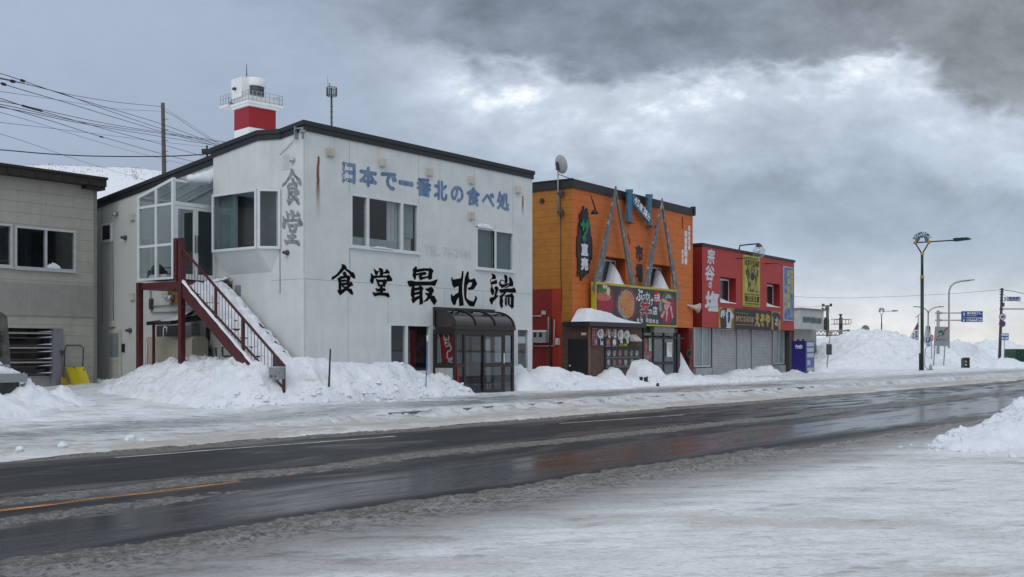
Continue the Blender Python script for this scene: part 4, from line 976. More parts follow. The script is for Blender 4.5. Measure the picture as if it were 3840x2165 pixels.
# ---------------------------------------------------------------- glass vestibule on the upper deck
ves = place(thing('glass_vestibule', 'white framed glass vestibule with a sloping glazed roof on the raised deck', 'porch'), WB)
PV = 1.5; ya = WB.sd((649, 800), -PV)[0]; yb = WB.sd((514, 800), -PV)[0]
zf = WB.sd(z2(240, 866), -PV)[1]; zta = WB.sd(z2(240, 320), -PV)[1]; ztb = WB.sd(z2(52, 425), -PV)[1]
zr1 = WB.sd(z2(240, 455), -PV)[1]; zr2 = WB.sd(z2(240, 682), -PV)[1]; ym = WB.sd(z2(150, 600), -PV)[0]
mb = MB(); w_ = .085
for y, zt_ in ((ya + .045, zta), (ym, (zta + ztb) / 2), (yb - .045, ztb)): mb.box(-PV, -PV + w_, y - w_ / 2, y + w_ / 2, zf, zt_)
for z in (zf, zr1 - .03, zr2): mb.box(-PV + .004, -PV + w_ - .004, ya + .09, yb - .09, z, z + .07)
mb.bar((-PV + w_ / 2, ya, zta), (-PV + w_ / 2, yb, ztb), .09, .08)
for x in (-1.0, -.5, -.05): mb.bar((x, ya, zta - .02), (x, yb, ztb - .02), .05, .05)
mb.box(-PV + w_, 0, ya, ya + .08, zta - .07, zta); mb.box(-PV + w_, 0, ya + .002, ya + .078, zr1 - .03, zr1 + .07)
mb.box(-PV + w_, 0, yb - .08, yb, ztb - .07, ztb); mb.box(-.08, -.002, ya + .004, ya + .08, zf, zta - .07)
mb.box(-PV + w_, -.08, ya + .005, ya + .075, zf - .02, zf + .03)
mb.build('frame', PVC, ves)
mb = MB(); mb.quad((-PV + .04, ya, zf), (-PV + .04, yb, zf), (-PV + .04, yb, ztb), (-PV + .04, ya, zta)); mb.quad((-PV + .05, yb - .04, zf), (0, yb - .04, zf), (0, yb - .04, ztb), (-PV + .05, yb - .04, ztb)); mb.quad((-PV + .08, ya + .04, zr1 + .05), (-.05, ya + .04, zr1 + .05), (-.05, ya + .04, zta - .03), (-PV + .08, ya + .04, zta - .03))
mb.build('pane', GLASS, ves)
mb = MB(); mb.quad((-PV, ya, zta + .03), (0, ya, zta + .03), (0, yb, ztb + .03), (-PV, yb, ztb + .03)); mb.build('glass_roof', glassmat('roof_glazing', (.45, .5, .52), 1, .05, .05), ves)
dx = [-PV + w_ + .01, (-PV + w_ - .08) / 2, -.085]
for k in range(2):
    a, b = dx[k], dx[k + 1] - .006; mb = MB(); mb.box(a, a + .07, ya + .01, ya + .06, zf + .03, zr1 - .035); mb.box(b - .07, b, ya + .01, ya + .06, zf + .03, zr1 - .035); mb.box(a + .07, b - .07, ya + .011, ya + .059, zf + .03, zf + .16); mb.box(a + .07, b - .07, ya + .011, ya + .059, zr1 - .12, zr1 - .035)
    d = mb.build('door', PVC, ves); g = MB(); g.quad((a + .06, ya + .035, zf + .1), (b - .06, ya + .035, zf + .1), (b - .06, ya + .035, zr1 - .1), (a + .06, ya + .035, zr1 - .1)); g.build('pane', GLASS, d)
    hx = b - .035 if k == 0 else a + .035; g = MB(); g.tube([(hx, ya - .03, zf + .75), (hx, ya - .03, zf + 1.25)], .015, 8); g.build('handle', DKMET, d)
mb = MB(); mb.box(-.006, -.003, ya + .1, yb - .1, zf, zr1); mb.build('inner_doorway', mat('dark_doorway', (.02, .024, .028), .5), ves)
# things kept in the vestibule
for nm, lb, cat, (x, y), (wx, wy, hh), mt in (('storage_basket', 'dark wire basket on the vestibule floor behind the lower glass', 'basket', (-1.05, ya + .45), (.22, .18, .34), DKMET), ('white_box', 'low white box on the vestibule floor', 'box', (-1.15, ya + .95), (.2, .42, .16), WHITEP), ('cloth_bundle', 'dark bundle of cloth heaped at the back of the vestibule', 'bundle', (-1.1, yb - .4), (.2, .22, .3), DKMET)):
    o = place(thing(nm, lb, cat), WB); o.location = WB.wld(x, y, zf + .01); mb = MB()
    if nm == 'storage_basket':
        for k in range(7):
            t = -wx + 2 * wx * k / 6; mb.bar((t, -wy, 0), (t * 1.2, -wy * 1.1, hh), .012); mb.bar((t, wy, 0), (t * 1.2, wy * 1.1, hh), .012)
        for z, k in ((0, 1), (hh * .5, 1.08), (hh, 1.18)):
            for sgn in (-1, 1): mb.bar((-wx * k, sgn * wy * k * .95, z), (wx * k, sgn * wy * k * .95, z), .016); mb.bar((sgn * wx * k, -wy * k * .95, z), (sgn * wx * k, wy * k * .95, z), .016)
        mb.box(-wx, wx, -wy, wy, 0, .02)
    else:
        mb.box(-wx, wx, -wy, wy, 0, hh * .8); mb.box(-wx * .9, wx * .9, -wy * .9, wy * .9, hh * .8, hh)
        if nm == 'cloth_bundle': mb.lathe((0, 0, hh), [(.2, -.02), (.18, .08), (.1, .16), (.01, .2)], 10)
    mb.build('body', mt, o)

# ---------------------------------------------------------------- maroon steel deck and stairs
stair = place(thing('outdoor_staircase', 'maroon steel deck and snow-covered outdoor staircase with railing', 'staircase'), WB)
PS = 1.65; yc = WB.sd((676, 1100), -PS)[0]; yl = WB.sd((518, 1200), -PS)[0]; zd = WB.sd(z2(285, 872), -PS)[1]
mb = MB(); mb.box(-PS, -.02, yc - .1, yl, zd - .20, zd - .02); mb.build('deck', REDST, stair)
zpt = WB.sd(z2(268, 645), -PS)[1]
for y, zt_ in ((yc - .05, zpt), (yl - .06, zd)):
    mb = MB(); mb.box(-PS - .06, -PS + .08, y - .07, y + .07, .0, zt_); mb.build('post', REDST, stair)
mb = MB(); mb.box(-PS - .05, -PS + .07, yc + .10, yc + .24, zd, zpt)
mb.box(-PS - .02, -PS + .02, yc + .02, yc + .26, zpt - .06, zpt - .005)
mb.build('gate_post', REDST, stair)
yt, zrt = WB.sd(z2(300, 705), -PS); ye, zre = WB.sd(z2(848, 1335), -PS); zbot = WB.sd(z2(848, 1440), -PS)[1]
sl = (zrt - zre) / (yt - ye); YB = ye; ns = 13
def zst(y): return zd - .05 + (y - (yc - .12)) * sl                # top line of the stringers
for x in (-PS, -.30):
    mb = MB(); a, b = yc - .12, ye - .0
    b = ye + .75; mb.prismx([(a, zst(a) + .02), (a, zst(a) - .40), (b, zst(b) - .40), (b, zst(b) + .02)], x - .03, x + .03)
    mb.build('stringer', REDST, stair)
mb = MB()
for k in range(ns):
    y = yc - .12 - (k + .6) * (yc - .12 - ye) / ns; z = zst(y); mb.box(-PS + .04, -.34, y - .16, y + .16, z - .22, z - .18)
mb.build('treads', REDST, stair)
# closed soffit plates between the stringers, seen from the left
def rail(yy): return zrt + (yy - yt) * sl
mb = MB(); mb.bar((-PS, yt, zrt), (-PS, ye, zre), .05, .05); mb.bar((-PS, yt - .1, rail(yt - .1) - .82), (-PS, ye, zre - .82 + .25), .05, .04)
nb = 30
for k in range(nb):
    y = yt - .12 - (yt - .2 - ye) * k / nb; mb.tube([(-PS, y, rail(y) - .80), (-PS, y, rail(y) - .02)], .008, 5, False)
mb.build('railing', REDST, stair)
for u in (.345, .62, 1.0):
    y = yt + (ye - yt) * u; mb = MB(); mb.box(-PS - .03, -PS + .03, y - .03, y + .03, rail(y) - .98 if u < 1 else zbot - .3, rail(y) + .01); mb.build('baluster', REDST, stair)
# inner string along the wall, barely clear of the snow
random.seed(9)
def stairsnow(t, s):
    # local x: across the flight, local y: along it; snow slumped over each tread, thicker towards the wall
    z = zst(s); f = (s - ye) / .325; fr_ = f - np.floor(f); tread = (.5 - fr_) * .20
    edge = -1.52 + .10 * (fbm(s * 3, t * 0, 3, 207) - .5) * 2; k = sstep(t, edge, edge + .16) * (1 - .55 * sstep(t, -.42, -.15))
    lump = fbm(t * 3.4, s * 2.6, 4, 211, .55); clod = np.floor(fbm(t * 4, s * 3.5, 3, 215) * 6) / 6
    return z - .16 + k * (.06 + tread * .7 + .26 * (lump - .35) + .18 * (clod - .4) + .16 * np.clip((t + 1.1) / .8, 0, 1)) + .05 * (fbm(t * 9, s * 9, 3, 213) - .5)
o = field('snow_cover', SNOW, np.arange(-1.60, -.10, .03), np.arange(ye - .05, yc + .02, .03), stairsnow, None, stair)
o = field('snow_cover', SNOW, np.arange(-1.5, -.05, .04), np.arange(yc - .15, ya + .02, .04), lambda t, s: zd - .01 + .06 * fbm(t * 3, s * 3, 4, 217) + .22 * np.clip((t + .6) / .5, 0, 1) * fbm(t * 5, s * 5, 3, 219), None, stair)
# thin ledge of snow on the outer stringer
mb = MB(); n = 26; rows = []; mb.sm = True
for k in range(n + 1):
    y = yc - .15 - (yc - ye - .9) * k / n; z = zst(y) + .02; w = .05 + .03 * random.random()
    rows.append(mb.add([(-PS - w, y, z - .01), (-PS - w * .6, y, z + .05 + .03 * random.random()), (-PS + .06, y, z + .03), (-PS + .07, y, z - .02)]))
for A_, B_ in zip(rows, rows[1:]):
    for j in range(3): mb.face(A_ + j, A_ + j + 1, B_ + j + 1, B_ + j)
mb.build('snow_cover', SNOW, stair)
# mailbox on the bottom newel
mbx = place(thing('mailbox', 'grey metal letter box hung on the foot of the stair railing', 'mailbox'), WB)
mb = MB(); a = WB.sd(z2(765, 1370), -PS - .1); mb.box(-PS - .22, -PS - .035, ye - .08, ye + .30, zre - .34, zre - .06); mb.build('body', GREYMET, mbx)
mb = MB(); mb.box(-PS - .225, -PS - .03, ye - .09, ye + .31, zre - .06, zre - .035); mb.build('lid', mat('pale_lid', (.42, .44, .44), .5), mbx)
mb = MB()
for y in (ye + .02, ye + .17): mb = MB(); mb.box(-PS - .228, -PS - .22, y, y + .06, zre - .29, zre - .25); mb.build('label_holder', DKMET, mbx)
mb = MB(); mb.quad((-PS, ye + .01, zre - .02), (-PS, ye + .42, rail(ye + .42) - .02), (-PS, ye + .42, zre - .33), (-PS, ye + .01, zre - .33)); mb.build('backing_plate', DKMET, mbx)

# ---------------------------------------------------------------- utilities under the deck
ut = WB
zQ = Z(500, 1060, 400 / 1708)
def P3(a, x): return WB.sd(zQ(*a), x)
tank = place(thing('oil_tank', 'beige rounded heating oil tank under the maroon deck', 'tank'), WB)
tx = -.75; q0, q1 = P3((215, 870), tx), P3((960, 1240), tx); y0_, y1_ = q1[0], q0[0]; zt_, zb_ = q0[1], q0[1] - .95
mb = MB(); mb.sm = True; rr = .16; n = 6
sec = []
for cx, cz, a0 in ((-.20, zt_ - rr, 0), (-.20 - 0, zt_ - rr, 90)): pass
ring = []
for (cx, cz, a0) in ((tx + .5 - rr, zt_ - rr, 0), (tx - .05 + rr, zt_ - rr, 90), (tx - .05 + rr, zb_ + rr, 180), (tx + .5 - rr, zb_ + rr, 270)):
    for k in range(n + 1): a = math.radians(a0 + 90 * k / n); ring.append((cx + rr * math.cos(a), cz + rr * math.sin(a)))
rows = [mb.add([(x, y, z) for x, z in ring]) for y in (y0_, y0_ + .03, y1_ - .03, y1_)]
for A_, B_ in zip(rows, rows[1:]):
    for j in range(len(ring)): mb.face(A_ + j, B_ + j, B_ + (j + 1) % len(ring), A_ + (j + 1) % len(ring))
mb.sm = False; mb.face(*[rows[0] + j for j in range(len(ring))]); mb.face(*[rows[-1] + j for j in reversed(range(len(ring)))])
TANKM = mat('beige_enamel', (.36, .335, .27), .45, .1, 3, streak=.35)
mb.build('body', TANKM, tank)
for y in (y0_ + .2, y1_ - .2): mb = MB(); mb.box(tx, tx + .4, y - .03, y + .03, .3, zb_ + .05); mb.build('leg', TANKM, tank)
mb = MB(); mb.tube([(tx - .08, y1_ - .12, zt_ - .15), (tx - .1, y1_ - .13, zt_ - .5), (tx - .08, y1_ - .12, zb_ + .1)], .015, 6); mb.build('gauge_tube', WHITEP, tank)
shf = place(thing('lean_to_roof', 'small black lean-to roof with a drift of snow above the oil tank', 'lean-to roof'), WB)
q0, q1 = P3((60, 690), -1.35), P3((870, 600), -.9)
ys0, ys1, zs = q1[0], yl - .1, P3((400, 655), -1.3)[1]
mb = MB(); i = mb.add([(-1.45, ys0, zs - .05), (-1.45, ys1, zs - .05), (-.02, ys1, zs + .15), (-.02, ys0, zs + .15), (-1.45, ys0, zs + .05), (-1.45, ys1, zs + .05), (-.02, ys1, zs + .25), (-.02, ys0, zs + .25)])
for f in ((0, 1, 2, 3), (7, 6, 5, 4), (0, 4, 5, 1), (1, 5, 6, 2), (2, 6, 7, 3), (3, 7, 4, 0)): mb.face(*[i + k for k in f])
mb.build('sheet', BLACKM, shf)
o = field('snow_cover', SNOW, np.arange(-1.42, -.02, .05), np.arange(ys0 + .05, ys1 - .05, .05), lambda t, s: zs + .03 + (t + 1.45) * .14 + np.clip(.05 + .42 * sstep((t + 1.45) / 1.4, .1, .9) * sstep(s, ys1, ys1 - 1.0), 0, 1) * (.75 + .5 * fbm(t * 2, s * 2, 4, 231)) - .03, None, shf)
mb = MB(); mb.bar((-1.3, ys1 - .12, .4), (-1.3, ys1 - .12, zs), .06); mb.build('support', REDST, shf)
# wall-hung pieces
def hung(nm, lb, cat, mt, a, b, x0, x1, extra=None):
    o = place(thing(nm, lb, cat), WB); p, q = P3(a, (x0 + x1) / 2), P3(b, (x0 + x1) / 2); mb = MB(); mb.box(x0, x1, p[0], q[0], p[1], q[1]); mb.build('body', mt, o); return o, p, q
o, p, q = hung('heater_box', 'white wall box with a dark window behind the maroon post', 'heater', mat('grey_white_enamel', (.42, .44, .44), .5), (850, 690), (1000, 915), -.28, -.002)
mb = MB(); mb.box(-.285, -.28, p[0] - .05, p[0] - .15, p[1] - .06, p[1] - .4); mb.build('window', BLACKM, o)
o, p, q = hung('vent_board', 'brown varnished board with a silver round vent hood under the deck', 'vent', WOOD, (588, 130), (720, 360), -.04, -.002)
c = P3((635, 255), -.04); mb = MB(); mb.tube([(-.04, *c), (-.14, *c), (-.20, c[0], c[1] - .08)], [.10, .11, .09], 14); mb.build('hood', SILV, o)
o, p, q = hung('square_vent', 'beige square vent cap beside the brown board under the deck', 'vent', BEIGE, (480, 135), (585, 235), -.14, -.002)
mb = MB(); mb.box(-.16, -.14, min(p[0], q[0]) - .02, max(p[0], q[0]) + .02, max(p[1], q[1]) - .1, max(p[1], q[1])); mb.build('flap', BEIGE, o)
pp = place(thing('wall_pipe', 'grey pipe run bending along the white wall under the deck', 'pipe'), WB)
mb = MB()
for pts in (((268, 120), (285, 480), (720, 470), (1060, 440)), ((268, 330), (300, 380), (720, 360), (970, 350))): mb.tube([(-.05, *P3(p, -.05)) for p in pts], .022, 6)
mb.build('run', GREYMET, pp)
mb = MB(); c = P3((285, 345), -.05); mb.box(-.09, -.02, c[0] - .06, c[0] + .06, c[1] - .16, c[1] + .16); mb.build('valve', DKMET, pp)
hs = place(thing('garden_hose', 'black hose and tap gear hanging on the white wall beneath the stairs', 'hose'), WB)
mb = MB(); mb.tube([(-.06, *P3((1200, 690), -.06)), (-.06, *P3((1190, 900), -.06)), (-.07, *P3((1185, 1030), -.07)), (-.10, *P3((1245, 1115), -.1))], .018, 6); mb.tube([(-.06, *P3((1195, 940), -.06)), (-.1, *P3((1110, 950), -.1)), (-.1, *P3((1105, 1030), -.1)), (-.1, *P3((1140, 1080), -.1))], .022, 6)
c = P3((1190, 820), -.06); mb.lathe((-.06, *c), [(.05, -.2), (.06, -.05), (.05, .15), (.02, .2)], 8); mb.build('coil', BLACKM, hs)
for k, a in enumerate(((1325, 1110), (1430, 1100))):
    c = P3(a, -.5); o = place(thing('garden_tap', ('left', 'right')[k] + ' one of two dark taps poking out of the snow under the stairs', 'tap', group='taps under the stairs'), WB); o.location = WB.wld(-.5, c[0], c[1])
    mb = MB(); mb.tube([(0, 0, -.6), (0, 0, .05), (-.06, -.06, .06), (-.08, -.09, -.02)], .022, 7); mb.build('spout', DKMET, o); mb = MB(); mb.bar((-.06, 0, .1), (.06, 0, .1), .025); mb.tube([(0, 0, .05), (0, 0, .1)], .014, 6); mb.build('handle', DKMET, o)
bb = place(thing('storage_bin', 'round dark bin half buried in snow under the stairs', 'bin'), WB); c = P3((1525, 1060), -.5); bb.location = WB.wld(-.5, c[0], .2)
mb = MB(); mb.lathe((0, 0, 0), [(.001, 0), (.2, 0), (.24, 1.05), (.001, 1.05)], 18); mb.build('body', DKMET, bb); mb = MB(); mb.lathe((0, 0, 1.05), [(.26, 0), (.26, .04), (.1, .08), (.001, .08)], 18); mb.build('lid', DKMET, bb)
# sink nook behind the tank
sk = place(thing('sink_tap', 'white curved tap over the sink behind the oil tank', 'tap'), WB); c = P3((500, 740), -.2); mb = MB()
mb.tube([(-.2, c[0] + .05, c[1] - .5), (-.2, c[0] + .05, c[1]), (-.2, c[0], c[1] + .06), (-.2, c[0] - .1, c[1] + .04), (-.2, c[0] - .12, c[1] - .1)], .02, 8); mb.build('spout', WHITEP, sk)
mb = MB(); p, q = P3((370, 690), -.03), P3((720, 880), -.03); mb.box(-.03, -.003, p[0], q[0], p[1], q[1]); mb.build('dark_recess', DKMET, diner)
# snow hanging from the roof edge beside the bay
sn = place(thing('roof_snow', 'curl of snow hanging over the glazed roof between the bay and the roof edge', 'snow'), WB)
mb = MB(); mb.sm = True; random.seed(4); rows = []
for k in range(15):
    f = k / 14; x = -1.05 + f * 1.05; r = .09 + .16 * f; zc_ = zta + .02 + .20 * f ** 2; yk = ya - .05 - .12 * f
    rows.append(mb.add([(x, yk + math.cos(2 * math.pi * j / 10) * r * 1.3 * (1 + random.uniform(-.15, .15)), zc_ + math.sin(2 * math.pi * j / 10) * r * (1 + random.uniform(-.2, .2)) + r * .4) for j in range(10)]))
for A_, B_ in zip(rows, rows[1:]):
    for j in range(10): mb.face(A_ + j, B_ + j, B_ + (j + 1) % 10, A_ + (j + 1) % 10)
mb.face(*[rows[0] + j for j in range(10)]); mb.build('drift', SNOW, sn)

# snow stakes stuck in the bank
def stake(lb, u, v0, v1, Y, mt, lean=0.0, grp='snow stakes', tip=None):
    a, b = at(u, v1, Y), at(u + lean, v0, Y); o = thing('snow_stake', lb, 'stake', a, 0, grp); mb = MB(); mb.tube([(0, 0, -.4), tuple(b - a)], .014, 7); mb.build('rod', mt, o)
    if tip: mb = MB(); d = (b - a); mb.tube([tuple(d * .86), tuple(d)], .02, 8); mb.build('cap', tip, o)
BLUE = mat('blue_plastic', (.03, .12, .36), .4, .15, 6)
stake('black snow stake, the left one of the pair in the bank before the white wall', 1230, 1308, 1425, 27.0, BLACKM, 8); stake('black snow stake, the right one of the pair in the bank before the white wall', 1234, 1310, 1428, 27.05, DKMET, 6)
stake('blue snow stake with a white cap before the open diner window', 1596, 1258, 1432, 30.2, BLUE, 7, tip=WHITEP)
# ---------------------------------------------------------------- orange market building
OB = Frame(.05675 * 41.5, 41.5, .573, .819)
LO = OB.f(z5(1848, 900))[0]; DO = 11.0; ZO = OB.f(z5(548, 372))[1]; ZB = OB.f(z6(1700, 605))[1]
ORANGE = boardmat('orange_siding', (.60, .150, .026), .295, .014, None, .10, .6, .45, .05, dirt=(.42, .19, .085), dirt_amt=.45)
AMBER = boardmat('amber_siding', (.40, .155, .018), .295, .014, None, .14, .6, .4, .05, dirt=(.15, .06, .015), dirt_amt=.5)
DRED = mat('dark_red_wall', (.20, .012, .008), .6, .12, 2, streak=.2)
SCAR = mat('scarlet_wall', (.34, .028, .008), .6, .1, 2, streak=.2)
market = place(thing('market_building', 'orange boarded market building with an amber side wall and black roof edge', 'building'), OB)
zw1, zw0 = OB.f(z5(950, 1200))[1], OB.f(z6(950, 110))[1] - .2
n1_ = (OB.f(z5(868, 1300))[0], OB.f(z5(1120, 1300))[0]); n2_ = (OB.f(z5(1392, 1380))[0], OB.f(z5(1612, 1400))[0])
zw2 = OB.f(z5(1500, 1290))[1]
H1 = (n1_[0], n1_[1], zw0, zw1); H2 = (n2_[0], n2_[1], zw0, zw2)
mb = MB(); mb.wall(0, LO, ZB, ZO, [H1, H2]); ND = .52
mb.quad((LO, 0, -.3), (LO, 0, ZO), (LO, DO, ZO), (LO, DO, -.3)); mb.quad((0, DO, -.3), (LO, DO, -.3), (LO, DO, ZO), (0, DO, ZO)); mb.box(-.012, .09, -.014, -.001, ZB, ZO - .3); mb.box(LO - .09, LO + .01, -.014, -.001, ZB, ZO - .3)
mb.quad((0, 0, ZB), (LO, 0, ZB), (LO, .8, ZB), (0, .8, ZB))
mb.build('wall', ORANGE, market)
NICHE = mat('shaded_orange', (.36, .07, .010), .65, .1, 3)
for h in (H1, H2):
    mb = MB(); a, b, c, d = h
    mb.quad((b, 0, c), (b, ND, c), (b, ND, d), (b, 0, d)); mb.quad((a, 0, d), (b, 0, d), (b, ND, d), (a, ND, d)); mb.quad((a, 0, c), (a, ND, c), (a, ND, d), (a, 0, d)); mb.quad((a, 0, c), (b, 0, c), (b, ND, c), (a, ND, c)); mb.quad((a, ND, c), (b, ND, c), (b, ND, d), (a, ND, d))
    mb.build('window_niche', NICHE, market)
    xw = b - .10; mb = MB(); mb.box(a + .02, b - .005, ND - .06, ND - .002, c, d - .05); w = mb.build('window', PVC, market); mb = MB(); mb.box(a + .08, b - .13, ND - .065, ND - .061, c + .05, d - .13); mb.build('pane', DARKGL, w)
# left side: amber above, dark red below
zr = OB.sd(z6(300, 185), 0)[1]; yr = OB.sd(z6(425, 400), 0)[0]
mb = MB(); mb.quad((0, 0, ZB), (0, yr, ZB), (0, yr, ZO), (0, 0, ZO)); mb.quad((0, yr, zr), (0, DO, zr), (0, DO, ZO), (0, yr, ZO)); mb.build('side_wall', AMBER, market)
yb_ = OB.sd(z6(320, 700), 0)[0]
mb = MB(); mb.quad((0, yb_, -.3), (0, DO, -.3), (0, DO, zr), (0, yb_, zr)); mb.build('lower_side_wall', DRED, market)
mb = MB(); mb.quad((0, yr, -.3), (0, yb_, -.3), (0, yb_, zr), (0, yr, zr)); mb.quad((0, .3, -.3), (0, yr, -.3), (0, yr, ZB), (0, .3, ZB)); mb.build('lower_side_wall', SCAR, market)
for k, px in enumerate((230, 375)):
    c = OB.sd(z6(px, 900), 0); mb = MB(); mb.box(-.006, -.001, c[0] - .012, c[0] + .012, -.2, 2.4 - k * .3); mb.build('cover_strip', DRED, market)
mb = MB(); path = [(0, DO), (0, 0), (LO, 0), (LO, DO)]
mb.sweep(path, lambda x, y: ZO + .06, .07, .34, .06); mb.quad((0, 0, ZO), (LO, 0, ZO), (LO, DO, ZO), (0, DO, ZO)); mb.build('roof', BLACKM, market)
mb = MB(); mb.bar((-.08, -.08, ZO + .06), (-.08, DO, ZO + .06), .06, .04); c = (LO + .07, -.07, ZO)
mb.box(LO - .02, LO + .12, -.12, .1, ZO - .26, ZO + .16); mb.build('corner_cap', BLACKM, market)
# recessed ground floor
mb = MB(); mb.quad((.1, .85, -.3), (LO, .85, -.3), (LO, .85, ZB), (.1, .85, ZB)); mb.box(LO - .35, LO + .02, -.0, .85, -.3, ZB - .004); mb.build('lower_wall', DRED, market)
mb = MB(); c = OB.sd(z5(215, 592), 0); mb.tube([(0, *c), (-.05, *c)], [.10, .10], 14); mb.build('round_vent', BLACKM, market)
mb = MB()
for p, q in ((z5(418, 420), z5(414, 740)), (z5(414, 740), z5(418, 1450)), (z6(418, 0), z6(428, 300)), (z6(428, 300), z6(418, 420))):
    a, b = OB.sd(p), OB.sd(q); mb.tube([(-.012, *a), (-.012, *b)], .013, 5)
mb.build('wall_cable', BLACKM, market)
# dark and white characters painted on the orange front
mb = MB()
for ch, (xa, xb, ya, yb) in (('市', (1232, 1304, 1072, 1252)), ('場', (1232, 1304, 1280, 1470))):
    a, b = OB.f(z5(xa, ya)), OB.f(z5(xb, yb)); mb.text(ch, a[0], b[0], b[1], a[1], -.004, .045)
mb.build('lettering', mat('dark_slate_paint', (.020, .024, .028), .6), market, label='dark raised market characters between the steel peaks')
mb = MB()
for t, xa, xb, ya, yb in (('日本最北端', 1803, 1822, 865, 1132), ('到達証明書', 1762, 1790, 912, 1288), ('発行所', 1733, 1750, 1118, 1282)):
    a, b = OB.f(z5(xa, ya)), OB.f(z5(xb, yb)); mb.column(t, a[0], b[0], a[1], b[1], -.004, .018)
mb.build('lettering', WHITEP, market, label='three columns of small white characters at the right edge')
mb = MB(); a, b = OB.f(z5(1735, 770)), OB.f(z5(1738, 895)); mb.bar((a[0], -.02, a[1]), (b[0] + .03, -.02, (a[1] + b[1]) / 2), .025); mb.bar((b[0] + .03, -.02, (a[1] + b[1]) / 2), (b[0], -.02, b[1]), .025)
a, b = OB.f(z5(1142, 955)), OB.f(z5(1168, 1065)); mb.bar((a[0], -.02, a[1]), (b[0], -.02, b[1]), .025)
mb.build('bare_bracket', mat('rusty_bracket', (.10, .03, .015), .8), market)
# jagged black sign with green and white characters
js = place(thing('jagged_sign', 'jagged black vertical sign with green and white characters on the orange wall', 'sign'), OB)
zJ = Z(2140, 690, 180 / 706)
out = [(138,432),(150,432),(152,520),(162,520),(165,402),(176,402),(178,372),(188,370),(190,325),(202,325),(206,380),(216,372),(222,400),(236,402),(240,355),(250,358),(252,415),(262,420),(266,520),(275,525),(276,590),(290,592),(292,680),(300,772),(314,768),(318,860),(324,880),(322,1040),(318,1110),(306,1120),(302,1060),(292,1070),(290,1180),(276,1185),(272,1270),(268,1320),(260,1325),(256,1270),(240,1285),(226,1350),(216,1352),(214,1300),(200,1380),(188,1380),(184,1320),(166,1425),(155,1428),(142,1330),(132,1290),(114,1330),(108,1370),(104,1300),(112,1280),(108,1090),(96,1070),(100,775),(116,770),(120,600),(132,590)]
mb = MB(); mb.prism([OB.f(zJ(*p), -.06) for p in out], -.06, -.01); mb.build('board', BLACKM, js)
GREEN = mat('green_plastic', (.004, .17, .085), .45, .1, 6)
mb = MB(); a, b = OB.f(zJ(152, 525), -.1), OB.f(zJ(282, 765), -.1); mb.text('ザ', a[0], b[0], b[1], a[1], -.10, .055)
a = OB.f(zJ(204, 808), -.1); mb.disc((a[0], -.10, a[1]), .14, -.04, 16, 'y'); mb.build('lettering', GREEN, js)
mb = MB()
for ch, ya, yb in (('直', 868, 1062), ('売', 1078, 1278)):
    a, b = OB.f(zJ(152, ya), -.08), OB.f(zJ(258, yb), -.08); mb.text(ch, a[0] + .03, b[0] - .03, b[1] + .03, a[1] - .03, -.08, .042)
mb.build('lettering', mat('pale_letters', (.62, .64, .70), .5), js)
al = place(thing('wall_lamp_arm', 'thin black lamp arm hooked above the jagged black sign', 'lamp'), OB)
mb = MB(); P = [OB.f(zJ(*p), -.2) for p in ((275, 168), (278, 260), (288, 400))]; mb.tube([(a, -.25 - .1 * k, b) for k, (a, b) in enumerate(P)], [.02, .035, .03], 7); c = P[-1]; mb.build('arm', BLACKM, al)
mb = MB(); mb.lathe((c[0], -.4, c[1]), [(.02, .05), (.10, 0), (.17, -.13), (.001, -.13)], 14); mb.build('lamp_shade', BLACKM, al)
# steel peaks
def steelmat():
    m, nt, b = newmat('peeling_grey_steel'); co = objco(nt); x, y, z = xyz(nt, co); n = nz(nt, co, 3, 6, .6); pl = nz(nt, comb(nt, x * 7, y * 4, z * 2.2), 1.6, 6, .65, .4)
    c = mixc(nt, n.sm(.3, .7), (.105, .112, .118), (.17, .18, .188)); c = mixc(nt, pl.sm(.585, .61) * .85, c, (.50, .51, .52)); c = mixc(nt, pl.sm(.36, .33) * .6, c, (.10, .06, .04))
    nt.links.new(c, b.inputs['Base Color']); b.inputs['Roughness'].default_value = .45; b.inputs['Metallic'].default_value = .2; return m
PEAK = steelmat()
YP = -.34
for k, (apex, L_, R_) in enumerate((((1016, 430), ((764, 204), (838, 204)), ((1180, 160), (1228, 160))), ((1521, 563), ((1322, 160), (1374, 160)), ((1668, 296), (1712, 296))))):
    o = place(thing('steel_peak', 'tall grey steel peak with peeling paint, ' + ('left one, beside the jagged black sign' if k == 0 else 'right one, beside the blue letter frame'), 'steel frame', group='steel peaks on the orange front'), OB)
    ap = z5(*apex)
    for side, (p, q) in enumerate((L_, R_)):
        a0 = OB.f(ap, YP); p_, q_ = OB.f(z6(*p), YP), OB.f(z6(*q), YP)
        w = .055
        zc = OB.f(z5(apex[0], apex[1] + 95), YP)[1]
        if side == 0: poly = [(a0[0], a0[1]), (a0[0] + .0, zc), q_, p_, (a0[0] - .10, a0[1] - .35)]
        else: poly = [(a0[0], a0[1]), (a0[0] + .10, a0[1] - .35), q_, p_, (a0[0] + .0, zc)]
        mb = MB(); mb.prism(poly, YP - .02 - .001 * side, YP + .05); mb.build('leg', PEAK, o)
    mb = MB(); mb.box(a0[0] - .04, a0[0] + .04, YP + .22, -.01, ZO - 1.2, ZO - 1.1); mb.build('bracket', DKMET, o)
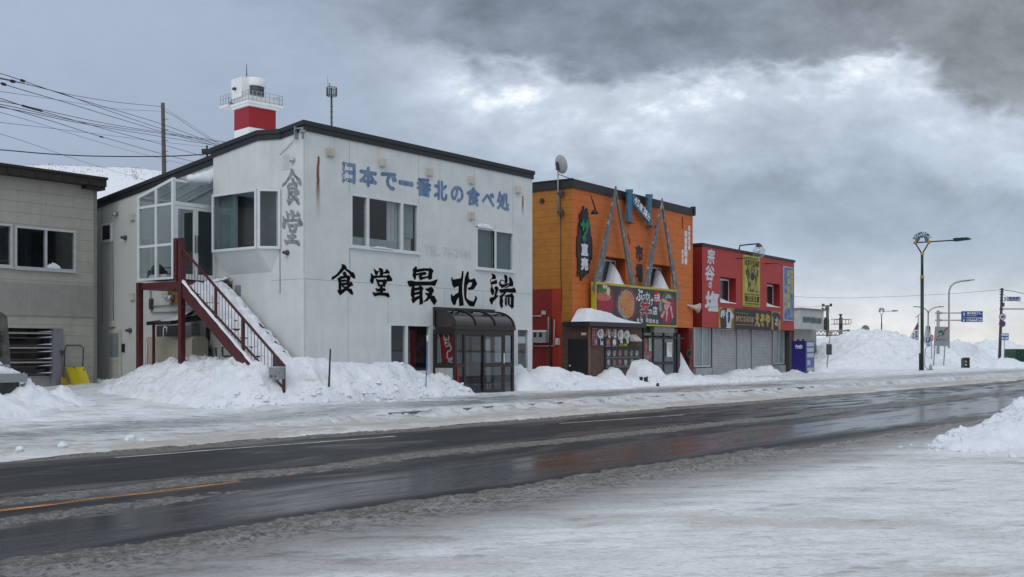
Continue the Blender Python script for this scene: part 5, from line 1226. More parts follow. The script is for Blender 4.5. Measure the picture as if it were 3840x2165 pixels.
# blue letter frame
nf = place(thing('blue_letter_frame', 'large weathered blue letter N frame with white degree writing at the roof edge', 'sign'), OB)
NB = mat('weathered_blue_board', (.035, .14, .24), .5, .25, 4, dirt=(.16, .24, .28), streak=.5); YN = -.30
def NP(*P): return [OB.f(z5(*p), YN) for p in P]
mb = MB(); mb.prism(NP((1140, 465), (1203, 465), (1203, 500), (1196, 505), (1192, 820), (1146, 818), (1150, 505), (1140, 500)), YN, YN + .09); mb.prism(NP((1356, 518), (1418, 520), (1418, 555), (1410, 560), (1402, 862), (1370, 850), (1368, 560), (1356, 555)), YN, YN + .09); mb.prism(NP((1200, 512), (1240, 552), (1402, 800), (1402, 864), (1200, 625)), YN - .012, YN + .08); mb.build('frame', NB, nf)
# white writing along the diagonal
A, B_ = NP((1204, 612), (1376, 838)); d = Vector((B_[0] - A[0], B_[1] - A[1])); L = d.length; ang = math.atan2(d.y, d.x)
mb = MB(); x = 0
ws = [('4', .8), ('5', .8), ('度', 1.15), ('3', .8), ('1', .5), ('分', 1.15)]; tot = sum(w for _, w in ws); hgt = .33
for ch, w in ws:
    wd = L * w / tot; vs, fs, a0, a1, b0, b1 = glyphs(ch)
    for q, (ox, oz) in enumerate(((0, 0), (.012, 0), (-.012, 0), (0, .012), (0, -.012))):
        pts = []
        for a, b in vs:
            lx = x + wd * .08 + (a - a0) / (a1 - a0) * wd * .84 + ox; lz = (b - b0) / (b1 - b0) * hgt + .06 + oz
            # upright strokes leaning with the band
            pts.append((A[0] + lx * math.cos(ang) - lz * math.sin(ang) * .8, YN - .018 - q * .001, A[1] + lx * math.sin(ang) + lz * math.cos(ang) * .95))
        i = mb.add(pts)
        for f in fs: mb.face(*[i + e for e in f])
    x += wd
mb.build('lettering', WHITEP, nf)
mb = MB()
TBL = mat('timber_block', (.22, .12, .05), .7)
for p in ((1160, 830), (1380, 875)): c = OB.f(z5(*p), -.1); mb = MB(); mb.box(c[0] - .14, c[0] + .16, YN + .02, -.002, c[1] - .05, c[1] + .06); mb.build('bracket', TBL, nf)

# big food signboard
sg = place(thing('food_signboard', 'wide yellow-framed black signboard with three seafood bowls above the market entrance', 'sign'), OB)
YS = -.38; zF = Z(2220, 1040, 340 / 2468)
sx0, sx1 = OB.f(zF(108, 300), YS)[0], OB.f(zF(2320, 800), YS)[0]; szt = (OB.f(zF(108, 118), YS)[1] + OB.f(zF(2320, 352), YS)[1]) / 2; szb = OB.f(zF(2316, 1358), YS)[1]
def sb(px, py): return OB.f(zF(px, py), YS - .02)
YEL = mat('yellow_frame_paint', (.46, .40, .035), .5, .1, 6); MATTE = mat('charcoal_print', (.032, .037, .043), .5, .25, 1.2)
mb = MB(); mb.box(sx0, sx1, YS, YS + .22, szb, szt); mb.build('frame', YEL, sg)
mb = MB(); mb.quad((sx0 + .06, YS - .003, szb + .07), (sx1 - .06, YS - .003, szb + .07), (sx1 - .06, YS - .003, szt - .09), (sx0 + .06, YS - .003, szt - .09)); mb.build('panel', MATTE, sg)
def foodmat(name, c0, c1, sc, dist=1.0, lo=.35, hi=.65):
    m, nt, b = newmat(name); co = objco(nt); n = nz(nt, co, sc, 5, .6, dist); nt.links.new(mixc(nt, n.sm(lo, hi), c0, c1), b.inputs['Base Color']); b.inputs['Roughness'].default_value = .5; return m
LACQ = mat('red_lacquer_print', (.22, .014, .024), .5, .2, 3)
def ell(mb, cx, cy, rx, ry, y, clip=None, n=28, wob=0.0, seed=0):
    r = random.Random(seed); P = []
    for k in range(n):
        a = 2 * math.pi * k / n; f = 1 + wob * r.uniform(-1, 1); px, py = cx + rx * f * math.cos(a), cy + ry * f * math.sin(a)
        if clip: px = min(max(px, clip[0]), clip[1]); py = min(max(py, clip[2]), clip[3])
        q = sb(px, py); P.append((q[0], y, q[1]))
    mb.ngon(P)
IN = (150, 2290, 190, 1290)
def layer(name, mt, shapes, k):
    for j, (cx, cy, rx, ry, wob, sd_) in enumerate(shapes): mb = MB(); ell(mb, cx, cy, rx, ry, YS - .004 - .0015 * k - j * .0001, IN, 30, wob, sd_); mb.build(name, mt, sg)
layer('bowl_print', LACQ, [(360, 650, 265, 475, 0, 1), (950, 740, 300, 490, 0, 2), (2060, 840, 225, 450, 0, 3)], 1)
layer('bowl_print', foodmat('dark_bowl_inside', (.03, .03, .035), (.10, .11, .11), 6), [(350, 620, 235, 420, 0, 4), (945, 730, 265, 440, 0, 5), (2060, 820, 195, 405, 0, 6)], 2)
layer('rice_print', foodmat('rice_white', (.42, .45, .46), (.12, .14, .16), 9), [(940, 740, 230, 400, .05, 7), (2080, 560, 80, 100, .1, 20), (1870, 780, 45, 160, .05, 21)], 3)
layer('roe_print', foodmat('red_roe', (.26, .006, .022), (.36, .02, .05), 30), [(350, 790, 225, 310, 0, 8), (2090, 900, 165, 330, 0, 9)], 3)
layer('salmon_print', foodmat('salmon_flakes', (.42, .06, .05), (.55, .20, .14), 8), [(330, 520, 210, 130, .1, 10)], 4)
layer('uni_print', foodmat('orange_urchin', (.42, .13, .03), (.60, .27, .10), 5.5, 1.8), [(950, 690, 190, 330, .07, 11), (1010, 980, 120, 110, .1, 22)], 4)
layer('leaf_print', foodmat('green_leaf', (.02, .10, .035), (.05, .17, .05), 6), [(290, 340, 110, 95, .12, 12), (1950, 540, 35, 60, .1, 13), (1915, 720, 30, 120, .1, 14)], 5)
layer('ginger_print', foodmat('pale_ginger', (.55, .50, .33), (.65, .62, .45), 6), [(450, 380, 45, 110, .1, 15), (330, 250, 28, 65, .1, 23), (395, 260, 26, 60, .1, 24)], 6)
mb = MB()
for pts in ([(1880, 590), (1960, 590), (2160, 700), (2110, 780), (1900, 660)], [(1970, 740), (2060, 700), (2110, 800), (2040, 920), (1960, 860)], [(1960, 900), (2010, 930), (1910, 1130), (1870, 1050)], [(2020, 900), (2080, 900), (2040, 1210), (2010, 1190)], [(2120, 800), (2160, 760), (2215, 1100), (2180, 1120)]):
    mb.ngon([(sb(*p)[0], YS - .016, sb(*p)[1]) for p in pts])
mb.build('crab_print', foodmat('pink_crab', (.50, .18, .18), (.62, .42, .40), 4), sg)
def sign_txt(mb, ch, xa, xb, ya, yb, bold, y, shear=0):
    c0, c1 = sb(xa, (ya + yb) / 2), sb(xb, (ya + yb) / 2); t, l = sb((xa + xb) / 2, ya)[1], sb((xa + xb) / 2, yb)[1]; mb.text(ch, c0[0], c1[0], l, t, y, bold, shear)
PW = mat('white_print', (.66, .68, .70), .5, .05, 4)
mb = MB()
for ch, xa, xb, ya, yb, bo in (('ぶ', 1205, 1385, 330, 640, .02), ('っ', 1385, 1450, 480, 590, .012), ('か', 1460, 1590, 420, 610, .014), ('け', 1560, 1670, 560, 770, .012), ('の', 1545, 1635, 880, 1000, .012), ('店', 1660, 1780, 800, 1020, .014)): sign_txt(mb, ch, xa, xb, ya, yb, bo, YS - .008)
for k, ch in enumerate('魚常'): sign_txt(mb, ch, 1228 + 97 * k, 1292 + 97 * k, 1115 + 8 * k, 1225 + 8 * k, .006, YS - .008)
for k, ch in enumerate('明田商店'): sign_txt(mb, ch, 1475 + 90 * k, 1540 + 90 * k, 1130 + 9 * k, 1240 + 8 * k, .006, YS - .008)
sign_txt(mb, '丼', 1320, 1570, 640, 1100, .055, YS - .008); mb.build('lettering', PW, sg)
mb = MB(); sign_txt(mb, '丼', 1320, 1570, 640, 1100, .026, YS - .014)
mb.build('lettering', mat('red_print', (.30, .008, .016), .5), sg)
layer('emblem', mat('red_emblem', (.32, .010, .02), .5), [(1775, 540, 105, 170, 0, 30), (1770, 400, 60, 60, 0, 31), (1775, 700, 60, 60, 0, 32)], 3)
mb = MB(); sign_txt(mb, '元', 1700, 1770, 490, 660, .012, YS - .012); sign_txt(mb, '祖', 1775, 1850, 450, 640, .012, YS - .012); mb.build('lettering', PW, sg)
# snow slumped in the window niches behind the sign
random.seed(21)
for k, (h, pts) in enumerate(((H1, [(.10, .15), (.55, .5), (.72, 1.25), (.80, 1.12), (.9, .65), (1.0, .42)]), (H2, [(.30, .1), (.55, .45), (.70, 1.2), (.80, .95), (.92, .5), (1.0, .3)]))):
    o = place(thing('niche_snow', ('tall snow cone in the left window niche behind the food signboard', 'tall snow cone in the right window niche behind the food signboard')[k], 'snow', group='snow cones in the orange window niches'), OB)
    a, b = h[0], h[1]; base = szt - .25
    def cone(t, s, a=a, b=b, pts=pts):
        f = (t - a) / (b - a); hz = np.interp(f, [p[0] for p in pts], [p[1] for p in pts], left=0, right=pts[-1][1] * .7)
        dpt = np.where(s > .05, 1.0, np.clip(1 - ((.05 - s) / .36) ** 2, 0, 1)); return base + hz * (.25 + .75 * sstep(s, -.30, .40)) * dpt + .16 * (fbm(t * 3.5, s * 3.5, 4, 61 + int(a * 7)) - .3) - .05 - (f > 1.0) * np.clip(s, 0, 1) * 4
    field('heap', SNOW, np.arange(a - .05, b + .30, .03), np.arange(-.36, ND - .03, .03), cone, None, o)
# entrance under the sign
et = place(thing('market_entrance', 'dark framed glass market entrance under the food signboard', 'entrance'), OB)
ye_ = -.05; ex0, ex1 = OB.f(z6(1300, 900), ye_)[0], OB.f(z6(1665, 900), ye_)[0]; ezt = OB.f(z6(1480, 660), ye_)[1]
mb = MB(); mb.box(ex0 + .6, sx1 - .2, YS + .04, .84, szb - .28, szb - .02); mb.build('lintel', mat('grey_lintel', (.20, .21, .20), .7, .15, 3, streak=.3), et)
mb = MB(); mb.box(ex0, ex1 + .1, ye_ - .06, ye_ + .2, ezt, ezt + .18)
for px in (1312, 1420, 1535, 1655): x = OB.f(z6(px, 900), ye_)[0]; mb.box(x - .05, x + .05, ye_ - .03, ye_ + .05, -.1, ezt)
zm = OB.f(z6(1480, 995), ye_)[1]; mb.box(ex0 + .1, ex1 - .05, ye_ - .025, ye_ + .04, zm - .06, zm + .06); mb.box(ex0 + .1, ex1 - .05, ye_ - .024, ye_ + .04, ezt - .28, ezt - .14)
mb.build('frame', BLACKM, et)
mb = MB(); mb.quad((ex0, ye_ + .01, -.1), (ex1, ye_ + .01, -.1), (ex1, ye_ + .01, ezt), (ex0, ye_ + .01, ezt)); mb.build('pane', mat('shop_glass', (.10, .12, .13), .12, .3, 1.5, spec=.6), et)
mb = MB(); a, b = OB.f(z6(1315, 705), ye_)[0], OB.f(z6(1405, 980), ye_)[0]; mb.quad((a, ye_ - .002, zm - .1), (b, ye_ - .002, zm - .1), (b, ye_ - .002, ezt - .28), (a, ye_ - .002, ezt - .28)); mb.build('poster', foodmat('red_poster', (.20, .03, .04), (.40, .33, .28), 1.5, .6, .45, .72), et)
for nm, (xa, xb, ya, yb), mt in (('notice', (1374, 1402, 715, 862), mat('green_notice', (.40, .52, .33), .6)), ('notice', (1570, 1625, 768, 926), WHITEP)):
    a, b = OB.f(z6(xa, ya), ye_ - .04), OB.f(z6(xb, yb), ye_ - .04); mb = MB(); mb.box(a[0], b[0], ye_ - .04, ye_ - .035, b[1], a[1]); o = mb.build(nm, mt, et)
    mb = MB(); w = b[0] - a[0]
    for c in range(3 if w > .3 else 1):
        x = b[0] - w * (.2 + .28 * c) if w > .3 else a[0] + w * .5; mb.column('営業時間案内' if c == 0 else 'お知らせ下さい', x - w * .10, x + w * .10, a[1] - .05, b[1] + .1 + .1 * c, ye_ - .042, 0)
    mb.build('lettering', BLACKM, o)
mb = MB()
for px in (1320, 1400, 1480, 1560, 1640): x = OB.f(z6(px, 640), YS)[0]; mb.bar((x, -.35, szb - .5), (x + .25, .2, szb - .36), .04)
mb.bar((ex0, -.36, szb - .5), (ex1 + .25, -.36, szb - .5), .05); mb.build('awning_frame', BLACKM, et)
mb = MB(); a = OB.f(z6(1700, 700), .1)[0]; mb.box(a - .12, a + .16, .1, .3, .3, szb - .3); mb.build('side_post', DKMET, et)
# snow drifted against the passage beside the entrance
o = thing('snow_drift', 'narrow snow drift beside the dark entrance post at the red pillar', 'snow'); place(o, OB); a0 = OB.f(z6(1665, 1000), .2)[0]; a1 = OB.f(z6(1735, 1000), .2)[0]
field('drift', SNOW, np.arange(a0, a1, .05), np.arange(-.6, .84, .05), lambda t, s: .2 + 1.5 * sstep(s, -.6, .7) * sstep(t, a0 - .2, a1) + .08 * fbm(t * 4, s * 4, 3, 77), None, o)
# tool hanging on the red pillar
tl = place(thing('hanging_hose_reel', 'black coiled hose on a stick against the red pillar', 'hose'), OB); c = OB.f(z6(1805, 890), -.05); mb = MB()
mb.tube([(c[0] + .17 * math.cos(k * math.pi / 8), -.06, c[1] + .17 * math.sin(k * math.pi / 8)) for k in range(17)], .06, 7); a, b = OB.f(z6(1838, 640), -.05), OB.f(z6(1790, 1160), -.05); mb.build('coil', BLACKM, tl)
mb = MB(); mb.tube([(a[0], -.05, a[1]), (b[0], -.08, b[1])], .03, 6); mb.build('stick', BLACKM, tl)
mb = MB(); c = OB.f(z6(1800, 1158), -.1); mb.box(c[0] - .45, c[0] + .5, -.3, .1, c[1] - .1, c[1] + .06); mb.build('base', BLACKM, tl)

# ---------------------------------------------------------------- brick kiosk built onto the corner
kiosk = place(thing('brick_kiosk', 'small brown brick kiosk with a flat black roof at the corner of the orange building', 'kiosk'), OB)
KP = -.78; KB = OB.sd(z6(430, 800), 0)[0]; kx1 = OB.f(z6(1297, 800), KP)[0]; kzt = OB.f(z6(745, 590), KP)[1]
def brickmat():
    m, nt, b = newmat('brown_brick'); co = objco(nt); x, y, z = xyz(nt, co); bt = nt.nodes.new('ShaderNodeTexBrick'); nt.links.new(comb(nt, x + y, z, 0.0), bt.inputs['Vector'])
    bt.inputs['Color1'].default_value = (.085, .042, .028, 1); bt.inputs['Color2'].default_value = (.120, .065, .045, 1); bt.inputs['Mortar'].default_value = (.055, .042, .036, 1)
    bt.inputs['Scale'].default_value = 1; bt.inputs['Brick Width'].default_value = .21; bt.inputs['Row Height'].default_value = .07; bt.inputs['Mortar Size'].default_value = .008
    n = nz(nt, co, 4, 6, .65); nt.links.new(mixc(nt, n.sm(.45, .75) * .5, bt.outputs[0], (.05, .03, .025)), b.inputs['Base Color']); b.inputs['Roughness'].default_value = .7
    bump(nt, b, E(nt, bt.outputs['Fac']) * -1.0 + 1.0, .5, .008); return m
BRICK = brickmat()
mb = MB(); mb.box(-.012, kx1, KP, KB, -.3, kzt); mb.build('wall', BRICK, kiosk)
mb = MB(); mb.box(-.05, .03, KP - .012, KP + .05, -.3, kzt - .002); mb.build('corner_trim', mat('brown_trim', (.16, .085, .055), .6), kiosk)
mb = MB(); mb.box(-.28, kx1 + .12, KP - .16, .3, kzt, kzt + .17); mb.build('roof', mat('black_roof_edge', (.016, .018, .022), .4, .2, 4), kiosk)
dy0, dy1 = OB.sd(z6(705, 900), -.02)[0], OB.sd(z6(498, 900), -.02)[0]; dzt = OB.sd(z6(600, 730), -.02)[1]
mb = MB(); mb.box(-.05, -.013, dy0, dy1, -.2, dzt); d = mb.build('door', mat('black_door', (.012, .012, .013), .35, .2, 3), kiosk)
mb = MB(); c = OB.sd(z6(524, 1023), -.05); mb.lathe((-.05, *c), [(.02, 0), (.02, -.05), (.05, -.06), (.04, -.09), (.001, -.1)], 12, 'x'); mb.build('handle', SILV, d)
c = OB.sd(z6(672, 676), -.02); mb = MB(); mb.box(-.1, -.013, c[0] - .09, c[0] + .09, c[1] - .05, c[1] + .05); mb.build('small_lamp', mat('pale_lamp', (.5, .47, .42), .4), kiosk)
o = field('snow_cover', SNOW, np.arange(-.24, kx1 + .02, .05), np.arange(KP - .12, .0, .05), lambda t, s: kzt + .15 + np.clip(.50 * sstep(t, -.3, .35) * (1 - .82 * sstep(t, .6, kx1)) * sstep(s, KP - .16, KP + .22), 0, 1) * (.8 + .4 * fbm(t * 2, s * 2, 3, 91)) - .02 * (s < KP - .08), None, kiosk)
# menu banner and photo board on the kiosk
zM = Z(2210, 1220, 220 / 1775)
def km(px, py, y=KP - .02): return OB.f(zM(px, py), y)
mn = place(thing('menu_banner', 'black menu banner with red border and food pictures on the brick kiosk', 'sign'), OB)
P = [km(58, 65), km(1265, 105), km(1265, 655), km(58, 655)]; zt__, zb__ = (P[0][1] + P[1][1]) / 2, (P[2][1] + P[3][1]) / 2
mb = MB(); mb.box(P[0][0], P[1][0], KP - .03, KP - .003, zb__, zt__); mb.build('border', mat('dark_red_border', (.16, .008, .016), .6), mn)
mb = MB(); mb.quad((P[0][0] + .03, KP - .032, zb__ + .03), (P[1][0] - .03, KP - .032, zb__ + .03), (P[1][0] - .03, KP - .032, zt__ - .03), (P[0][0] + .03, KP - .032, zt__ - .03)); mb.build('panel', mat('black_banner', (.012, .012, .016), .6), mn)
mb = MB(); r_ = random.Random(3)
def kell(mb, cx, cy, rx, ry, y, wob=0, sd_=0):
    r = random.Random(sd_); P = []
    for k in range(20):
        a = 2 * math.pi * k / 20; f = 1 + wob * r.uniform(-1, 1); q = km(cx + rx * f * math.cos(a), cy + ry * f * math.sin(a), y); P.append((q[0], y, q[1]))
    mb.ngon(P)
for j, (cx, cy, rx, ry) in enumerate(((340, 265, 95, 140), (950, 300, 95, 160), (1140, 300, 90, 140))): kell(mb, cx, cy, rx, ry, KP - .035, .04, j)
mb.build('plate_print', foodmat('plate_white', (.45, .44, .42), (.60, .59, .57), 5), mn)
BRF = foodmat('brown_food', (.20, .09, .03), (.33, .20, .13), 8)
for j, (cx, cy, rx, ry) in enumerate(((335, 245, 45, 80), (930, 280, 40, 80), (1120, 300, 35, 60), (555, 220, 60, 110), (480, 300, 40, 50), (740, 260, 85, 100))): mb = MB(); kell(mb, cx, cy, rx, ry, KP - .038, .15, j + 10); mb.build('food_print', BRF, mn)
mb = MB()
def mcol(t, xa, xb, ya, yb, b=.006, y=KP - .042):
    a, c = km(xa, ya, y), km(xb, yb, y); mb.column(t, a[0], c[0], a[1], c[1], y, b)
mcol('うにめし焼', 330, 420, 110, 610); mcol('いか焼', 570, 640, 110, 390); mcol('つぶ焼', 740, 820, 130, 400); mcol('ほたて焼', 930, 1010, 130, 560); mcol('かき焼', 1120, 1190, 140, 560)
mb.build('lettering', PW, mn)
mb = MB(); y = KP - .036
for xa, xb in ((98, 160), (170, 235)): a, b = km(xa, 95, y), km(xb, 605, y); mb.box(a[0], b[0], y, y + .003, b[1], a[1])
mb.build('pink_strip', mat('pink_strip', (.50, .30, .36), .6), mn)
mb = MB(); mcol('宗谷名産焼', 105, 153, 100, 600, .006); mcol('自家製干し', 177, 228, 100, 600, .006); mb.build('lettering', mat('plum_letters', (.12, .01, .03), .6), mn)
mb = MB(); y = KP - .04
for k in range(3): a, b = km(905 + 40 * k, 580, y), km(930 + 40 * k, 632, y); mb.text('３００'[k], a[0], b[0], b[1], a[1], y, .006)
for k in range(2): a, b = km(1042 + 52 * k, 565, y), km(1082 + 52 * k, 632, y); mb.text('円均'[k], a[0], b[0], b[1], a[1], y, .008)
mb.build('lettering', mat('yellow_letters', (.55, .50, .06), .6), mn)
GP_ = 'small food pictures on the kiosk'
for k, (cx, mt) in enumerate(((570, foodmat('red_dish', (.30, .05, .04), (.42, .14, .10), 9)), (760, foodmat('white_dish', (.50, .50, .50), (.62, .62, .60), 9)))):
    o = place(thing('food_picture', ('dark card with a red dish pinned under the menu banner', 'dark card with a white dish pinned under the menu banner')[k], 'picture', group=GP_), OB)
    a, b = km(cx - 85, 390, KP - .05), km(cx + 85, 665, KP - .05); mb = MB(); mb.box(a[0], b[0], KP - .055, KP - .044, b[1], a[1]); mb.build('card', mat('slate_card', (.035, .038, .042), .5), o)
    mb = MB(); kell(mb, cx, 515, 52, 95, KP - .058, .1, k); mb.build('dish_print', mt, o); mb = MB(); a, b = km(cx - 75, 615, KP - .058), km(cx + 75, 655, KP - .058); mb.box(a[0], b[0], KP - .059, KP - .056, b[1], a[1]); mb.build('caption', mat('caption_grey', (.16, .16, .16), .6), o)
pb = place(thing('photo_board', 'black menu board with two rows of six shellfish photos on the brick kiosk', 'sign'), OB)
a, b = km(470, 690, KP - .03), km(1550, 1310, KP - .03); mb = MB(); mb.box(a[0], b[0], KP - .045, KP - .003, b[1], a[1]); mb.box(a[0], b[0], KP - .075, KP - .046, a[1] - .05, a[1]); mb.build('board', mat('board_black', (.014, .015, .017), .5), pb)
cols = [(.42, .41, .38), (.36, .30, .24), (.33, .18, .18), (.26, .24, .16), (.34, .25, .20), (.42, .38, .36), (.42, .46, .52), (.33, .18, .07), (.42, .16, .14), (.42, .40, .35), (.38, .37, .34), (.36, .28, .22)]
for r in range(2):
    for c in range(6):
        cx = 588 + c * 172 + r * 0; y0 = 745 + r * 275; a, b = km(cx - 78, y0, KP - .05), km(cx + 78, y0 + 215, KP - .05)
        mb = MB(); mb.box(a[0], b[0], KP - .052, KP - .046, b[1], a[1]); o = mb.build('photo', mat('photo_ground', (.030, .030, .034), .5, .4, 6), pb)
        mb = MB(); kell(mb, cx + r_.uniform(-10, 10), y0 + 105, 46, 92, KP - .054, .22, r * 7 + c); cc = cols[r * 6 + c]; mb.build('shellfish_print', foodmat('shell_' + 'abcdef'[c] + 'uv'[r], tuple(k * .35 for k in cc), cc, 9, 2.0, .4, .6), o)
    mb = MB(); a, b = km(500, 965 + r * 268, KP - .05), km(1530, 990 + r * 268, KP - .05); mb.box(a[0], b[0], KP - .06, KP - .046, b[1], a[1]); mb.build('rail', mat('rail_grey', (.10, .10, .105), .5), pb)
vh = place(thing('vent_hood', 'pale sloping vent hood on the kiosk wall right of the menu banner', 'vent hood'), OB)
a, b = km(1270, 275, KP - .1), km(1480, 490, KP - .1); mb = MB(); i = mb.add([(a[0], KP - .003, a[1]), (b[0], KP - .003, a[1]), (a[0], KP - .003, b[1]), (b[0], KP - .003, b[1]), (a[0], KP - .28, b[1]), (b[0], KP - .28, b[1]), (a[0], KP - .28, b[1] + .05), (b[0], KP - .28, b[1] + .05)])
for f in ((0, 1, 7, 6), (6, 7, 5, 4), (4, 5, 3, 2), (0, 6, 4, 2), (1, 3, 5, 7)): mb.face(*[i + k for k in f])
mb.build('hood', mat('cream_enamel', (.48, .47, .42), .45), vh)
# meters and pipes on the red side wall
for k, (xa, xb) in enumerate(((112, 172), (172, 258))):
    o = place(thing('meter_box', ('left of the two grey meter boxes with dark dials on the dark red wall', 'right of the two grey meter boxes with dark dials on the dark red wall')[k], 'meter', group='meter boxes'), OB)
    p, q = OB.sd(z6(xa, 655), -.1), OB.sd(z6(xb, 772), -.1); mb = MB(); mb.box(-.2, -.002, p[0] - .006, q[0] + .006, p[1], q[1]); mb.build('body', mat('meter_grey', (.33, .33, .31), .5), o)
    p2, q2 = OB.sd(z6(xa + (8 if k == 0 else 8), 662), -.2), OB.sd(z6(xa + (34 if k == 0 else 38), 712), -.2); mb = MB(); mb.box(-.206, -.2, p2[0], q2[0], p2[1], q2[1]); mb.build('dial_window', BLACKM, o)
    mb = MB(); mb.box(-.21, .0, p[0] - .01, q[0] + .01, p[1], p[1] + .07); mb.build('snow_cover', SNOW, o)
pp = place(thing('wall_pipe', 'pale pipe run with elbows on the dark red wall beside the meters', 'pipe'), OB); mb = MB()
for pts in (((100, 482), (205, 480)), ((282, 490), (278, 770)), ((105, 806), (340, 806), (346, 520)), ((108, 700), (106, 850))): mb.tube([(-.06, *OB.sd(z6(*p), -.06)) for p in pts], .03, 7)
mb.build('run', mat('pinkish_conduit', (.40, .31, .28), .55), pp)
mb = MB(); mb.tube([(-.06, *OB.sd(z6(302, 500), -.06)), (-.06, *OB.sd(z6(304, 1120), -.06))], .045, 8); mb.build('black_pipe', BLACKM, pp)
mb = MB(); p, q = OB.sd(z6(362, 722), -.06), OB.sd(z6(398, 795), -.06); mb.box(-.12, -.002, p[0], q[0], p[1], q[1]); mb.build('gas_meter', BEIGE, pp)
mb = MB(); p, q = OB.sd(z6(208, 425), -.02), OB.sd(z6(250, 465), -.02); mb.box(-.05, -.002, p[0], q[0], p[1], q[1]); mb.build('junction_box', mat('pale_box', (.45, .44, .42), .5), pp)
# satellite dish on the amber wall
sd_ = place(thing('satellite_dish', 'white satellite dish on a mast clamped to the amber side wall', 'satellite dish'), OB)
b0, b1 = OB.sd(z5(385, 740), -.15), OB.sd(z5(388, 190), -.15); mb = MB(); mb.tube([(-.15, b0[0], b0[1]), (-.15, b0[0], b1[1] + .1)], .03, 8); mb.build('mast', GREYMET, sd_)
mb = MB()
for py in (512, 725): c = OB.sd(z5(410, py), -.1); mb.box(-.2, -.002, c[0] - .12, c[0] + .1, c[1] - .04, c[1] + .04); mb.box(-.2, -.1, c[0] - .16, c[0] - .08, c[1] - .12, c[1] + .14)
mb.build('clamp', DKMET, sd_)
dc = Vector((-.15, b0[0], OB.sd(z5(370, 218), -.15)[1]))
dish = MB(); dish.lathe((0, 0, 0), [(.001, 0), (.15, .01), (.28, .035), (.38, .075), (.39, .08), (.38, .085), (.28, .045), (.15, .02), (.001, .01)], 28)
od = dish.build('dish', mat('dish_enamel', (.42, .44, .44), .45, .08, 4), sd_)
# the back of the dish faces the camera, the hollow side looks away to the right
vdir = Vector((.50, .80, .36)); od.location = dc + Vector((-.02, -.12, .05)); 
loc_dir = Vector((vdir.x * OB.c + vdir.y * OB.s, -vdir.x * OB.s + vdir.y * OB.c, vdir.z)); od.rotation_euler = loc_dir.to_track_quat('Z', 'Y').to_euler(); od.scale = (.70, .96, 1)
mb = MB(); mb.box(-.24, -.1, b0[0] - .05, b0[0] + .05, dc.z - .14, dc.z + .16); mb.bar((-.15, b0[0], dc.z - .3), (.25, b0[0] - .3, dc.z - .45), .025); mb.build('bracket', DKMET, sd_)
# loudspeaker horn
ls = place(thing('loudspeaker', 'pale horn loudspeaker on the right end of the orange wall', 'loudspeaker'), OB); c = OB.f(z6(1845, 380), -.2); ls.location = OB.wld(c[0] + .15, -.2, c[1])
mb = MB(); mb.lathe((0, 0, 0), [(.05, -.35), (.07, -.05), (.10, .05), (.19, .22), (.24, .28), (.23, .28), (.09, .05), (.001, 0)], 20, 'y'); h = mb.build('horn', mat('cream_horn', (.50, .47, .40), .5), ls); h.rotation_euler = (math.radians(12), 0, math.radians(50))
mb = MB(); mb.bar((-.25, .15, 0), (.02, .05, 0), .04); mb.build('bracket', DKMET, ls)
# broken stumps and a dark branch in the snow bank
def debris(nm, lb, cat, u, v0, v1, Y, polys, mt, sc):
    z = H + (CV - v1) * Y / F; o = thing(nm, lb, cat, at(u, v1, Y), math.radians(10)); mb = MB()
    for p in polys: mb.prism([((a) * sc, -b * sc) for a, b in p], -.05, .05)
    mb.build('piece', mt, o)
zD = 120 / 1936
OLDW = mat('weathered_dark_wood', (.028, .034, .026), .85, .4, 9, bmp=.5)
for nm, lb, u, poly in (('post_stub', 'notched dark post stub in the snow, the narrower left one of the two', 2404.5, [(-100, 0), (-65, -15), (-40, 30), (0, -10), (35, -10), (95, 40), (80, 130), (45, 200), (50, 300), (70, 470), (80, 500), (0, 500), (-20, 400), (10, 280), (-50, 200), (-80, 110)]), ('post_stub', 'broad dark post stub in the snow, the wider right one of the two', 2421.5, [(-100, 20), (60, 10), (100, -30), (110, 10), (100, 250), (95, 520), (50, 510), (-80, 400), (-80, 200), (-100, 100)])):
    Y = 39.4; k = zD * Y / F; o = thing(nm, lb, 'post', at(u, 1380 + 550 * zD, Y), math.radians(20), 'dark post stubs in the snow'); mb = MB(); mb.prism([(a * k, -b * k) for a, b in poly][::-1], -.05, .05); mb.build('stub', OLDW, o)
o = thing('dark_branch', 'forked dark piece of branch sticking out of the snow bank', 'branch', at(2466, 1436, 38.5), .3); k = zD * 38.5 / F
mb = MB(); mb.prism([(a * k, -b * k) for a, b in [(-10, 0), (30, 40), (90, 160), (110, 280), (140, 400), (120, 390), (60, 280), (30, 190), (10, 230), (0, 310), (-30, 260), (-70, 190), (-60, 90)]][::-1], -.04, .04); mb.build('wood', mat('dark_bark', (.035, .022, .016), .8, .3, 8), o)

# ---------------------------------------------------------------- red souvenir shop
RB = Frame(.17825 * 52.5, 52.5, .577, .817)
LR = RB.f((2978, 1100))[0]; ZR = RB.f(z7(178, 162))[1]; ZRB = RB.f(z7(500, 925))[1]; DR = 12.0
REDW = boardmat('red_panel_wall', (.42, .042, .038), 1.02, .02, None, .10, .6, .6, .3, dirt=(.30, .05, .05), dirt_amt=.3)
shop = place(thing('red_shop', 'red panelled souvenir shop with white brush characters and roller shutters', 'building'), RB)
r1 = (RB.f(z7(340, 600))[0], RB.f(z7(484, 600))[0], RB.f(z7(340, 690))[1], RB.f(z7(400, 462))[1]); r2 = (RB.f(z7(762, 620))[0], RB.f(z7(882, 620))[0], RB.f(z7(762, 725))[1], RB.f(z7(820, 517))[1])
r2 = (r2[0], r2[1], (r1[2] + r2[2]) / 2, (r1[3] + r2[3]) / 2); r1 = (r1[0], r1[1], r2[2], r2[3])
